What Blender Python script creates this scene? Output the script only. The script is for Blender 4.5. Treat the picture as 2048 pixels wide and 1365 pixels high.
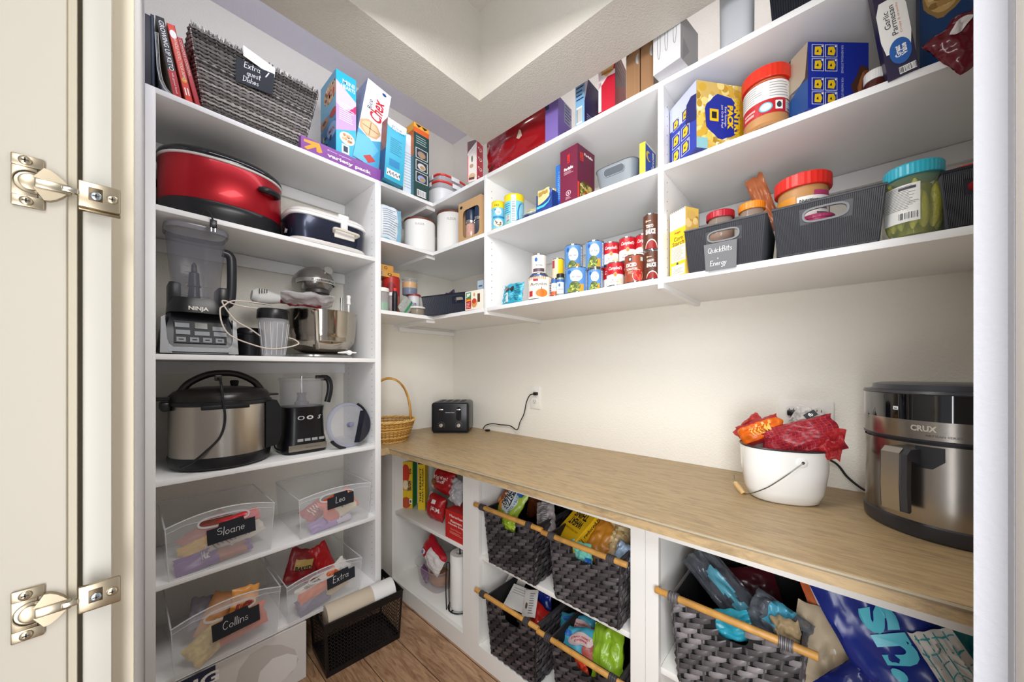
import bpy, bmesh, math, random
from mathutils import Vector, Matrix, noise
for o in list(bpy.data.objects): bpy.data.objects.remove(o)
SC = bpy.context.scene
COL = SC.collection
# ------------------------------------------------------------ camera, light, exposure
EYE = Vector((0, 0, 1.35)); FPX = 702.0; AZ = math.radians(42.09); HV = 738.4; CX = 1024.0
cam_d = bpy.data.cameras.new('camera'); cam = bpy.data.objects.new('camera', cam_d); COL.objects.link(cam)
cam.location = EYE; cam.rotation_euler = (math.pi/2, 0, AZ - math.pi/2)
cam_d.sensor_width = 36; cam_d.lens = FPX/2048*36; cam_d.shift_y = (HV - 682.5)/2048; cam_d.clip_start = .02
SC.camera = cam
SC.view_settings.view_transform = 'Standard'; SC.view_settings.look = 'None'; SC.view_settings.gamma = 1
SC.view_settings.use_curve_mapping = False
SC.view_settings.exposure = -0.07
W = bpy.data.worlds.new('world'); SC.world = W; W.use_nodes = True
W.node_tree.nodes['Background'].inputs[0].default_value = (.93, .96, 1.0, 1)
W.node_tree.nodes['Background'].inputs[1].default_value = .42
def area(name, loc, target, sx, sy, power, col):
    d = bpy.data.lights.new(name, 'AREA'); d.shape = 'RECTANGLE'; d.size = sx; d.size_y = sy; d.energy = power; d.color = col
    o = bpy.data.objects.new(name, d); COL.objects.link(o); o.location = loc
    o.rotation_euler = (Vector(target) - Vector(loc)).to_track_quat('-Z', 'Y').to_euler()
    return o
area('kitchen_window_light', (-3.0, -2.7, 1.5), (1.2, 1.3, 1.3), 3.6, 2.6, 5, (1, .98, .95))
area('doorway_fill', (-.28, -.30, 1.05), (.72, -.28, 1.15), .7, .9, 23, (.98, .985, 1))  # added fill behind the camera to brighten the right wall, not a fixture
area('doorway_fill_high', (-.26, -.30, 2.05), (.74, -.28, 1.75), .5, .5, 14, (.97, .985, 1))  # second added fill, higher up, aimed to spare the door
area('pantry_lamp', (.46, .58, 2.26), (1.12, 1.12, .7), .5, .5, 12.5, (1, .985, .955))
area('hidden_fill_back', (.62, 1.33, 2.72), (.62, 2.1, 2.55), 1.1, .12, 4.6, (.88, .90, 1))  # added lamp hidden behind the bulkhead to lift the dim upper back wall
area('hidden_fill_right', (1.23, .55, 2.72), (1.65, .55, 2.55), 1.5, .12, 3.4, (.97, .95, 1))  # likewise added, hidden by the bulkhead, for the upper right wall

# ------------------------------------------------------------ materials
def srgb(h):
    c = [int(h[i:i+2], 16)/255 for i in (0, 2, 4)]
    return tuple(x/12.92 if x <= .04045 else ((x+.055)/1.055)**2.4 for x in c) + (1,)
MATS = {}
def mat(h, rough=.5, metal=0., trans=0., bump=0., bscale=200., alpha=1., coat=0., ior=1.45, var=0., vscale=8., aniso=0.):
    key = (h, rough, metal, trans, bump, bscale, alpha, coat, ior, var, vscale, aniso)
    if key in MATS: return MATS[key]
    m = bpy.data.materials.new('m_' + h); m.use_nodes = True
    nt = m.node_tree; b = nt.nodes['Principled BSDF']
    b.inputs['Base Color'].default_value = srgb(h); b.inputs['Roughness'].default_value = rough
    b.inputs['Metallic'].default_value = metal; b.inputs['Transmission Weight'].default_value = trans
    b.inputs['Alpha'].default_value = alpha; b.inputs['Coat Weight'].default_value = coat; b.inputs['IOR'].default_value = ior
    if aniso: b.inputs['Anisotropic'].default_value = aniso
    if bump or var:
        tc = nt.nodes.new('ShaderNodeTexCoord'); n = nt.nodes.new('ShaderNodeTexNoise')
        nt.links.new(tc.outputs['Object'], n.inputs['Vector'])
        n.inputs['Scale'].default_value = bscale if bump else vscale; n.inputs['Detail'].default_value = 3
        if bump:
            bn = nt.nodes.new('ShaderNodeBump'); bn.inputs['Strength'].default_value = bump; bn.inputs['Distance'].default_value = .004
            nt.links.new(n.outputs['Fac'], bn.inputs['Height']); nt.links.new(bn.outputs['Normal'], b.inputs['Normal'])
        if var:
            n2 = nt.nodes.new('ShaderNodeTexNoise'); n2.inputs['Scale'].default_value = vscale; n2.inputs['Detail'].default_value = 4
            nt.links.new(tc.outputs['Object'], n2.inputs['Vector'])
            r = nt.nodes.new('ShaderNodeValToRGB'); c = srgb(h)
            r.color_ramp.elements[0].position = .3; r.color_ramp.elements[1].position = .7
            r.color_ramp.elements[0].color = tuple(x*(1-var) for x in c[:3]) + (1,)
            r.color_ramp.elements[1].color = tuple(min(1, x*(1+var)) for x in c[:3]) + (1,)
            nt.links.new(n2.outputs['Fac'], r.inputs['Fac']); nt.links.new(r.outputs['Color'], b.inputs['Base Color'])
    MATS[key] = m
    return m
def wood(name, stops, scale, stretch, rough, bump, dist=2.5):
    m = bpy.data.materials.new(name); m.use_nodes = True; nt = m.node_tree; b = nt.nodes['Principled BSDF']
    tc = nt.nodes.new('ShaderNodeTexCoord'); mp = nt.nodes.new('ShaderNodeMapping'); mp.inputs['Scale'].default_value = stretch
    nt.links.new(tc.outputs['Object'], mp.inputs['Vector'])
    n = nt.nodes.new('ShaderNodeTexNoise'); n.inputs['Scale'].default_value = scale; n.inputs['Detail'].default_value = 9
    n.inputs['Roughness'].default_value = .68; n.inputs['Distortion'].default_value = dist
    nt.links.new(mp.outputs['Vector'], n.inputs['Vector'])
    r = nt.nodes.new('ShaderNodeValToRGB'); nt.links.new(n.outputs['Fac'], r.inputs['Fac'])
    e = r.color_ramp.elements; e[0].position = stops[0][0]; e[0].color = srgb(stops[0][1]); e[1].position = stops[-1][0]; e[1].color = srgb(stops[-1][1])
    for p, c in stops[1:-1]:
        q = e.new(p); q.color = srgb(c)
    nt.links.new(r.outputs['Color'], b.inputs['Base Color']); b.inputs['Roughness'].default_value = rough
    bn = nt.nodes.new('ShaderNodeBump'); bn.inputs['Strength'].default_value = bump; bn.inputs['Distance'].default_value = .002
    nt.links.new(n.outputs['Fac'], bn.inputs['Height']); nt.links.new(bn.outputs['Normal'], b.inputs['Normal'])
    return m, r, n
WALL = mat('f0ece2', .85, bump=.55, bscale=170)
SHELF = mat('f1f1f1', .38)
SHELFE = mat('f2f2f0', .35)
BASEW = mat('efede8', .45)
HOLE = mat('3a3a3a', .8)
CREAM = mat('bfb8ab', .45)
NICKEL = mat('ab9d86', .33, metal=1)
STEEL = mat('b8b4ae', .27, metal=1, aniso=.5)
CHROME = mat('d0d0d0', .12, metal=1)
BLACK = mat('15161a', .32)
GLOSSB = mat('0c0d12', .12, coat=.5)
MATTEB = mat('1d1d20', .6)
WHITE = mat('f2f2f0', .4)
PAPER = mat('f0eee8', .7)
CLEAR = mat('e8ecf0', .05, trans=.0, alpha=.16)
SMOKE = mat('7d7f8b', .08, alpha=.36)
FROST = mat('e6e8ea', .35, alpha=.19)
FROSTE = mat('eef0f2', .3, alpha=.5)
CHALKB = mat('20242c', .7)
CHALK = mat('f4f4f4', .8)

# ------------------------------------------------------------ photo geometry: where a sight line meets a surface of the room
cA, sA = math.cos(AZ), math.sin(AZ)
def ray(u, v=HV):
    a = (u-CX)/FPX
    return Vector((sA*a + cA, -cA*a + sA, (HV-v)/FPX))
def on_x(u, v, X): d = ray(u, v); return EYE + d*(X/d.x)
def on_y(u, v, Y): d = ray(u, v); return EYE + d*(Y/d.y)
def on_z(u, v, Z): d = ray(u, v); return EYE + d*((Z-EYE.z)/d.z)
def depth(p): return cA*p[0] + sA*p[1]
def z_at(p, v): return EYE.z + (HV-v)/FPX*depth(p)
def onax(u, ax):
    return (on_x if ax[0] == 'x' else on_y)(u, HV, ax[1])
def reach(C, ang, u):
    d = ray(u); a = Vector((math.cos(ang), math.sin(ang)))
    det = -a.x*d.y + a.y*d.x
    return (-C[0]*(-d.y) - d.x*C[1]) / det if abs(det) > 1e-6 else .1
def corner(uc, ax, th, ul, ur, vt, zb):
    """near bottom corner, sizes along local x (right face) and local y (left face), height"""
    C = onax(uc, ax)
    if isinstance(th, str):   # turn the box until its right face has the wanted depth
        az = math.atan2(C.y, C.x); lo, hi = az-math.pi/2, az-.01; want = float(th)
        for _ in range(40):
            mid = (lo+hi)/2; k = reach(C, mid, ur)
            if 0 < k < want: lo = mid
            else: hi = mid
        t = lo
    else: t = math.radians(th)
    corner.th = math.degrees(t)
    wl = reach(C, t+math.pi/2, ul) if ul is not None else None
    wr = reach(C, t, ur) if ur is not None else None
    return Vector((C.x, C.y, zb)), wr, wl, z_at(C, vt)-zb
def round_at(u0, u1, ax):
    """centre and radius of an upright round thing whose nearest point touches the plane"""
    d0, d1 = ray(u0), ray(u1); a0, a1 = math.atan2(d0.y, d0.x), math.atan2(d1.y, d1.x)
    am = (a0+a1)/2; h = abs(a0-a1)/2; r = .04
    for _ in range(12):
        k = (ax[1]+r)/(math.cos(am) if ax[0] == 'x' else math.sin(am)); r = k*math.sin(h)
    return Vector((k*math.cos(am), k*math.sin(am), 0)), r

# ------------------------------------------------------------ mesh builder
TEXT = {}
def text_geo(s, bold=0, shear=0):
    k = (s, bold, shear)
    if k in TEXT: return TEXT[k]
    c = bpy.data.curves.new('t', 'FONT'); c.body = s; c.offset = bold; c.shear = shear; c.resolution_u = 3
    o = bpy.data.objects.new('t', c); COL.objects.link(o)
    bpy.context.view_layer.update()
    me = o.evaluated_get(bpy.context.evaluated_depsgraph_get()).to_mesh()
    vs = [(v.co.x, v.co.y) for v in me.vertices]; fs = [tuple(p.vertices) for p in me.polygons]
    o.evaluated_get(bpy.context.evaluated_depsgraph_get()).to_mesh_clear()
    bpy.data.objects.remove(o); bpy.data.curves.remove(c)
    x0 = min(v[0] for v in vs); x1 = max(v[0] for v in vs); y0 = min(v[1] for v in vs); y1 = max(v[1] for v in vs)
    vs = [((x-x0)/(x1-x0)-.5, (y-y0)/(y1-y0)-.5) for x, y in vs]
    TEXT[k] = (vs, fs, (x1-x0)/(y1-y0))
    return TEXT[k]
class Mesh:
    def __init__(s): s.v = []; s.f = []; s.m = []; s.mats = []
    def mi(s, m):
        if m not in s.mats: s.mats.append(m)
        return s.mats.index(m)
    def add(s, vs, fs, m):
        k = len(s.v); s.v += [tuple(v) for v in vs]; i = s.mi(m) if not isinstance(m, list) else None
        for n, f in enumerate(fs):
            s.f.append(tuple(k+a for a in f)); s.m.append(i if i is not None else s.mi(m[n]))
        return s
    def box(s, a, b, m, bev=0, seg=2, tf=None):
        bm = bmesh.new(); bmesh.ops.create_cube(bm, size=1)
        a = Vector(a); b = Vector(b)
        for v in bm.verts: v.co = Vector(((v.co[i]+.5)*(b[i]-a[i])+a[i]) for i in range(3))
        if bev: bmesh.ops.bevel(bm, geom=bm.edges[:], offset=bev, segments=seg, profile=.5, affect='EDGES')
        bm.verts.index_update()
        s.add([(tf @ v.co if tf else v.co) for v in bm.verts], [[v.index for v in f.verts] for f in bm.faces], m); bm.free()
        return s
    def loft(s, rings, m, cap=(1, 1), closed=True):
        n = len(rings[0]); vs = [p for r in rings for p in r]; fs = []; ms = []
        for i in range(len(rings)-1):
            mm = m[i] if isinstance(m, list) else m
            for j in range(n if closed else n-1):
                k = (j+1) % n
                fs.append((i*n+j, i*n+k, (i+1)*n+k, (i+1)*n+j)); ms.append(mm)
        if cap[0]: fs.append(tuple(range(n-1, -1, -1))); ms.append(m[0] if isinstance(m, list) else m)
        if cap[1]: fs.append(tuple(range((len(rings)-1)*n, len(rings)*n))); ms.append(m[-1] if isinstance(m, list) else m)
        return s.add(vs, fs, ms)
    def lathe(s, prof, m, c=(0, 0), seg=32, sx=1, sy=1, p=2, cap=(1, 1), tf=None, cz=0):
        """prof: (r, z) list; p>2 gives rounded-rectangle plan"""
        rings = []
        for r, z in prof:
            ring = []
            for k in range(seg):
                a = 2*math.pi*(k+.5)/seg; ca, sa = math.cos(a), math.sin(a)
                q = (abs(ca)**p + abs(sa)**p)**(-1/p)
                v = Vector((c[0]+r*q*ca*sx, c[1]+r*q*sa*sy, z+cz)); ring.append(tf @ v if tf else v)
            rings.append(ring)
        return s.loft(rings, m, cap)
    def tube(s, pts, r, m, seg=7, closed=False, flat=1, cap=1):
        pts = [Vector(p) for p in pts]; n = len(pts); rings = []; up = None
        for i, p in enumerate(pts):
            t = (pts[(i+1) % n]-pts[i-1]) if closed else (pts[min(i+1, n-1)]-pts[max(i-1, 0)])
            t.normalize()
            if up is None: up = t.orthogonal().normalized() if abs(t.z) > .9 else Vector((0, 0, 1))
            w = t.cross(up)
            if w.length < 1e-4: w = t.orthogonal()
            w.normalize(); up = w.cross(t).normalized(); rr = r[i] if isinstance(r, (list, tuple)) else r
            rings.append([p + w*math.cos(2*math.pi*k/seg)*rr + up*math.sin(2*math.pi*k/seg)*rr*flat for k in range(seg)])
        if closed: rings.append(rings[0])
        return s.loft(rings, m, (0, 0) if closed else (cap, cap))
    def prism(s, poly, fn, d0, d1, m):
        """poly in 2D, fn(x,y,d)->3D, extruded d0..d1"""
        n = len(poly); vs = [fn(x, y, d0) for x, y in poly]+[fn(x, y, d1) for x, y in poly]
        return s.add(vs, [tuple(range(n-1, -1, -1)), tuple(range(n, 2*n))]+[(i, (i+1) % n, n+(i+1) % n, n+i) for i in range(n)], m)
    def grid(s, fn, nu, nv, m):
        vs = [fn(i/nu, j/nv) for j in range(nv+1) for i in range(nu+1)]; fs = []; ms = []
        for j in range(nv):
            for i in range(nu):
                a = j*(nu+1)+i; fs.append((a, a+1, a+nu+2, a+nu+1)); ms.append(m((i+.5)/nu, (j+.5)/nv) if callable(m) else m)
        return s.add(vs, fs, ms)
    def build(s, name, parent=None, loc=(0, 0, 0), rot=(0, 0, 0), smooth=40, fix=True):
        me = bpy.data.meshes.new(name); me.from_pydata(s.v, [], s.f)
        for m in s.mats: me.materials.append(m)
        for p, i in zip(me.polygons, s.m): p.material_index = i
        if fix:
            bm = bmesh.new(); bm.from_mesh(me); bmesh.ops.recalc_face_normals(bm, faces=bm.faces); bm.to_mesh(me); bm.free()
        if smooth:
            me.polygons.foreach_set('use_smooth', [True]*len(me.polygons)); me.set_sharp_from_angle(angle=math.radians(smooth))
        me.update()
        o = bpy.data.objects.new(name, me); COL.objects.link(o); o.location = loc; o.rotation_euler = rot
        if parent: o.parent = parent
        return o
class Surf:
    """a printed face: fn(x, y, off) -> 3D with x, y in metres from the lower left corner; art in fractions of W and H"""
    def __init__(s, M, fn, Wd, H, curved=0, base=.0004): s.M = M; s.fn = fn; s.W = Wd; s.H = H; s.c = curved; s.k = base
    def p(s, x, y, l=1): return s.fn(min(1, max(0, x))*s.W, min(1, max(0, y))*s.H, s.k*l)
    def rect(s, x0, y0, x1, y1, m, l=1, nx=None, ny=1):
        nx = nx or (max(1, int(abs(x1-x0)*s.c)) if s.c else 1)
        s.M.grid(lambda a, b: s.p(x0+(x1-x0)*a, y0+(y1-y0)*b, l), nx, ny if ny > 1 else (6 if s.c < 0 else 1), m); return s
    def poly(s, pts, m, l=1):
        s.M.add([s.p(x, y, l) for x, y in pts], [tuple(range(len(pts)))], m); return s
    def ell(s, cx, cy, rx, ry, m, l=1, n=24, rot=0, a0=0, a1=2*math.pi, wob=0):
        R = 3 if s.c else 1; vs = [s.p(cx, cy, l)]; fs = []; c, q = math.cos(rot), math.sin(rot)
        for k in range(1, R+1):
            for i in range(n+1):
                a = a0+(a1-a0)*i/n; w = 1+wob*math.sin(a*7+k); x = rx*k/R*math.cos(a)*s.W*w; y = ry*k/R*math.sin(a)*s.H*w
                vs.append(s.p(cx+(x*c-y*q)/s.W, cy+(x*q+y*c)/s.H, l))
        for i in range(n): fs.append((0, 1+i, 2+i))
        for k in range(1, R):
            b = 1+(k-1)*(n+1)
            for i in range(n): fs.append((b+i, b+n+1+i, b+n+2+i, b+i+1))
        s.M.add(vs, fs, m); return s
    def text(s, t, cx, cy, w=None, h=None, m=None, rot=0, bold=.0, shear=0, l=3, arc=0):
        vs, fs, asp = text_geo(t, bold, shear); flip = abs(math.sin(math.radians(rot))) > .7
        if w is not None: wm = w*(s.H if flip else s.W)
        if h is not None: hm = h*(s.W if flip else s.H)
        if w is None: wm = hm*asp
        if h is None: hm = wm/asp
        c, q = math.cos(math.radians(rot)), math.sin(math.radians(rot)); out = []
        for x, y in vs:
            X, Y = x*wm, y*hm + arc*hm*(1-(2*x)**2)
            out.append(s.p(cx+(X*c-Y*q)/s.W, cy+(X*q+Y*c)/s.H, l))
        s.M.add(out, fs, m); return s
    def lines(s, x0, y0, x1, y1, n, m, l=2, seed=1, th=.35, vert=False):
        rd = random.Random(seed)
        for i in range(n):
            if vert:
                a = x0+(x1-x0)*(i+.5)/n; t = abs(x1-x0)/n*th/2; s.rect(a-t, y0+(y1-y0)*rd.random()*.25, a+t, y1, m, l)
            else:
                a = y0+(y1-y0)*(i+.5)/n; t = abs(y1-y0)/n*th/2; s.rect(x0, a-t, x1-(x1-x0)*rd.random()*.3, a+t, m, l)
        return s
    def barcode(s, x0, y0, x1, y1, m=None, l=2, n=14, horiz=False, bg=True):
        rd = random.Random(5); 
        if bg: s.rect(x0, y0, x1, y1, WHITE, l)
        for i in range(n):
            a = (i+.2+.3*rd.random())/n; b = a+(.2+.4*rd.random())/n
            if horiz: s.rect(x0+(x1-x0)*.08, y0+(y1-y0)*a, x1-(x1-x0)*.08, y0+(y1-y0)*b, MATTEB, l+1)
            else: s.rect(x0+(x1-x0)*a, y0+(y1-y0)*.1, x0+(x1-x0)*b, y1-(y1-y0)*.1, MATTEB, l+1)
        return s
    def blobs(s, x0, y0, x1, y1, n, cols, r, seed=1, l=2, asp=1):
        rd = random.Random(seed)
        for i in range(n):
            x = x0+(x1-x0)*rd.random(); y = y0+(y1-y0)*rd.random(); rr = r*(.6+.7*rd.random())
            s.ell(x, y, rr/s.W, rr*asp/s.H, mat(rd.choice(cols), .5), l+.3*(i % 5), 9, rot=rd.random()*3, wob=.08)
        return s
    def stroke(s, letters, cx, cy, h, m, rot=0, th=.09, l=3, gap=.25, slant=.1, tilt=0):
        """chalk handwriting: letters from STROKES, h = x-height in metres"""
        w = sum(STROKES[c][0]+gap for c in letters)-gap; x = -w/2; c, q = math.cos(math.radians(rot)), math.sin(math.radians(rot))
        for ch in letters:
            for line in STROKES[ch][1]:
                P = [(x+a+b*slant, b-.5) for a, b in line]
                for (xa, ya), (xb, yb) in zip(P, P[1:]):
                    dx, dy = xb-xa, yb-ya; L = math.hypot(dx, dy) or 1; nx, ny = -dy/L*th/2, dx/L*th/2; ex, ey = dx/L*th/2, dy/L*th/2
                    qd = [(xa-ex+nx, ya-ey+ny), (xb+ex+nx, yb+ey+ny), (xb+ex-nx, yb+ey-ny), (xa-ex-nx, ya-ey-ny)]
                    s.M.add([s.p(cx+(X*c-Y*q)*h/s.W, cy+(X*q+Y*c)*h/s.H, l) for X, Y in qd], [(0, 1, 2, 3)], m)
            x += STROKES[ch][0]+gap
        return s
def arcp(cx, cy, rx, ry, a0, a1, n=10): return [(cx+rx*math.cos(math.radians(a0+(a1-a0)*i/n)), cy+ry*math.sin(math.radians(a0+(a1-a0)*i/n))) for i in range(n+1)]
STROKES = {
 ' ': (.4, []),
 'S': (.9, [arcp(.45, 1.5, .4, .35, 40, 270)+arcp(.45, .8, .42, .4, 90, -150)]),
 'l': (.1, [[(.05, 0), (.05, 1.9)]]),
 'o': (.7, [arcp(.35, .5, .33, .45, 90, 450)]),
 'a': (.75, [arcp(.33, .5, .32, .45, 60, 400), [(.66, .95), (.66, .15), (.78, 0)]]),
 'n': (.65, [[(.03, 0), (.03, .95)], arcp(.33, .55, .3, .4, 180, 0, 8)+[(.63, 0)]]),
 'e': (.65, [[(.03, .5), (.62, .55)]+arcp(.33, .5, .3, .45, 10, 320)]),
 'C': (.9, [arcp(.5, 1, .48, .9, 50, 310)]),
 'i': (.1, [[(.05, 0), (.05, .95)], [(.05, 1.25), (.05, 1.35)]]),
 's': (.5, [arcp(.27, .72, .22, .22, 40, 270)+arcp(.27, .27, .24, .25, 90, -150)]),
 'E': (.8, [[(.75, 1.8), (.05, 1.8), (.05, 0), (.8, 0)], [(.05, .95), (.6, .95)]]),
 'x': (.6, [[(0, 0), (.6, .95)], [(0, .95), (.6, 0)]]),
 't': (.5, [[(.25, 1.6), (.25, .1), (.4, 0)], [(0, 1.1), (.5, 1.1)]]),
 'r': (.5, [[(.05, 0), (.05, .95)], arcp(.3, .6, .25, .35, 180, 45, 6)]),
 'L': (.7, [[(.05, 1.8), (.05, 0), (.7, 0)]]),
 'g': (.65, [arcp(.32, .5, .3, .42, 60, 400), [(.62, .95), (.62, -.6)]+arcp(.35, -.6, .27, .25, 0, -160, 6)]),
 'u': (.65, [[(.03, .95), (.03, .35)]+arcp(.32, .33, .29, .33, 180, 360, 8)+[(.61, .95)], [(.61, .6), (.61, 0)]]),
 'D': (.95, [[(.08, 0), (.08, 1.8)], [(.0, 1.8)]+arcp(.1, .9, .8, .9, 90, -90)+[(0, 0)]]),
 'h': (.6, [[(.03, 0), (.03, 1.8)], arcp(.32, .55, .28, .4, 180, 0, 8)+[(.6, 0)]]),
 'Q': (1.0, [arcp(.5, .9, .48, .85, 90, 450, 16), [(.6, .4), (1.0, -.1)]]),
 'c': (.6, [arcp(.33, .5, .3, .45, 50, 310)]),
 'k': (.6, [[(.03, 0), (.03, 1.8)], [(.55, .95), (.05, .45), (.6, 0)]]),
 'B': (.8, [[(.05, 0), (.05, 1.8)], [(.05, 1.8)]+arcp(.2, 1.38, .42, .42, 90, -90, 8)+arcp(.2, .48, .55, .48, 90, -90, 8)+[(.05, 0)]]),
 'y': (.6, [[(.03, .95), (.3, .1)], [(.6, .95), (.1, -.7)]]),
 '+': (.4, [[(.2, .1), (.2, .8)], [(0, .45), (.4, .45)]]),
 '/': (.5, [[(0, 0), (.5, 1.4)]]),
}
def lift(M, O, U, V, N, Wd, H, base=.0004):
    O, U, V, N = map(Vector, (O, U, V, N))
    return Surf(M, lambda x, y, d: O+U*x+V*y+N*d, Wd, H, 0, base)
def cylsurf(M, r, z0, z1, a_mid, span, c=(0, 0), base=.0005, taper=0):
    """label on a cylinder; a_mid = angle facing the viewer, x runs to the viewer's right"""
    def fn(x, y, d):
        a = a_mid+span/2-(-x/r) - span if False else a_mid - span/2 + x/r
        rr = r+d+taper*y
        return Vector((c[0]+rr*math.cos(a), c[1]+rr*math.sin(a), z0+y))
    return Surf(M, fn, r*span, z1-z0, 48*span/6.28, base)
def tag(o, label, cat, group=None, kind=None):
    o['label'] = label; o['category'] = cat
    if group: o['group'] = group
    if kind: o['kind'] = kind
    return o
def thing(name, label, cat, loc=(0, 0, 0), rz=0, group=None, rx=0, ry=0):
    o = bpy.data.objects.new(name, None); COL.objects.link(o); o.location = loc; o.rotation_euler = (rx, ry, rz); o.empty_display_size = .05
    return tag(o, label, cat, group)
def struct(name, M, **k):
    o = M.build(name, **k); o['kind'] = 'structure'; return o
def plabel(o, l): o['label'] = l; return o
# room numbers
XS, XW, YL, YW = 1.201, 1.65, 1.703, 2.087
S1, S2, S3, S4, S5, S6 = 2.311, 1.913, 1.402, .9645, .607, .270
T2, T3, CT, FRX = 2.0265, 1.654, .939, 1.09
Y1, Y2, YE = 1.2626, .4167, -.45
CEIL = 3.027; TH = .019
# ------------------------------------------------------------ the room
FLOORM, fr, fn_ = wood('floor_planks', [(.25, '5a3f2d'), (.42, '8f6b4e'), (.58, 'b18d6c'), (.8, 'c8a684')], 5, (9, 1.2, 1), .42, .3, 1.2)
M = Mesh(); M.box((-.9, -.9, -.03), (1.75, 2.2, 0), FLOORM)
for i in range(16):   # joints between the planks
    x = -.9+i*.165; M.box((x-.0012, -.9, -.001), (x+.0012, 2.2, .0006), mat('2c1d13', .8))
struct('floor', M)
M = Mesh(); M.box((-.4, YW, 0), (XW+.1, YW+.1, CEIL), WALL); struct('wall_back', M)
M = Mesh(); M.box((XW, YE-.1, 0), (XW+.1, YW, CEIL), WALL); struct('wall_right', M)
M = Mesh(); M.box((.62, YE-.1, 0), (XW, YE, CEIL), WALL); struct('wall_near', M)
# upper bulkhead (drops from the ceiling along both shelf walls) with the lower ceiling inside it
ZH, ZI = 2.415, 2.766
xo = on_x(1250, 111, 1.0); kx = (ZH-EYE.z)/(ray(1250, 111).z/ray(1250, 111).x); 
def xz(u, v): d = ray(u, v); return (ZH-EYE.z)*d.x/d.z
def yz(u, v): d = ray(u, v); return (ZH-EYE.z)*d.y/d.z
XO = (xz(1422, 0)+xz(1091, 218))/2; XI = (xz(1217, 0)+xz(958, 208))/2
YO = (yz(521, 0)+yz(936, 272))/2; YI = (yz(710, 0)+yz(958, 208))/2
print('BULK', XO, XI, YO, YI)
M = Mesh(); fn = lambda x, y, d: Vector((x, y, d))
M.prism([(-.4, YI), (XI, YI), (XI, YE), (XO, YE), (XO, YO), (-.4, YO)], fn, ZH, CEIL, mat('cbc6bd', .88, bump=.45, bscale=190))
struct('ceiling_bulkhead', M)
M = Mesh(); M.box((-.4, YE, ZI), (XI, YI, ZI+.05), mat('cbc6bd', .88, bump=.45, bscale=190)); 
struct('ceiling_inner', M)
M = Mesh(); M.prism([(-.4, YO), (XO, YO), (XO, YE), (XW, YE), (XW, YW), (-.4, YW)], fn, CEIL, CEIL+.05, mat('dcd8e0', .85, bump=.5, bscale=170)); struct('ceiling', M)
# left side: wall return, jamb and casing strips of the doorway
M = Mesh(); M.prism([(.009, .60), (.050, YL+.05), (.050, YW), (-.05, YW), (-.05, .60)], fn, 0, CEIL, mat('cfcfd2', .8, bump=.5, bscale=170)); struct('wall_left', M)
M = Mesh(); M.box((-.06, .585, 0), (.0085, .60, 2.9), mat('ddd3bf', .5), bev=.003); struct('trim_1', M)
M = Mesh(); M.box((-.0275, .553, 0), (-.0082, .585, 2.9), mat('bfbbb1', .42), bev=.0012); struct('trim_2', M)
# right side: end of the wall beside the doorway
p = on_x(1947, HV, .64); q = on_x(2028, HV, .62)
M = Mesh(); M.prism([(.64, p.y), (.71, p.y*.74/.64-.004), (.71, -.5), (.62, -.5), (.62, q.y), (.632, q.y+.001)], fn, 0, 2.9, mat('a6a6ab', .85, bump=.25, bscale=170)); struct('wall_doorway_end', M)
M = Mesh(); M.box((.585, -.5, 0), (.62, q.y-.0005, 2.9), mat('d9d5ce', .8, bump=.15, bscale=170), bev=.002); struct('trim_3', M)
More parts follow.
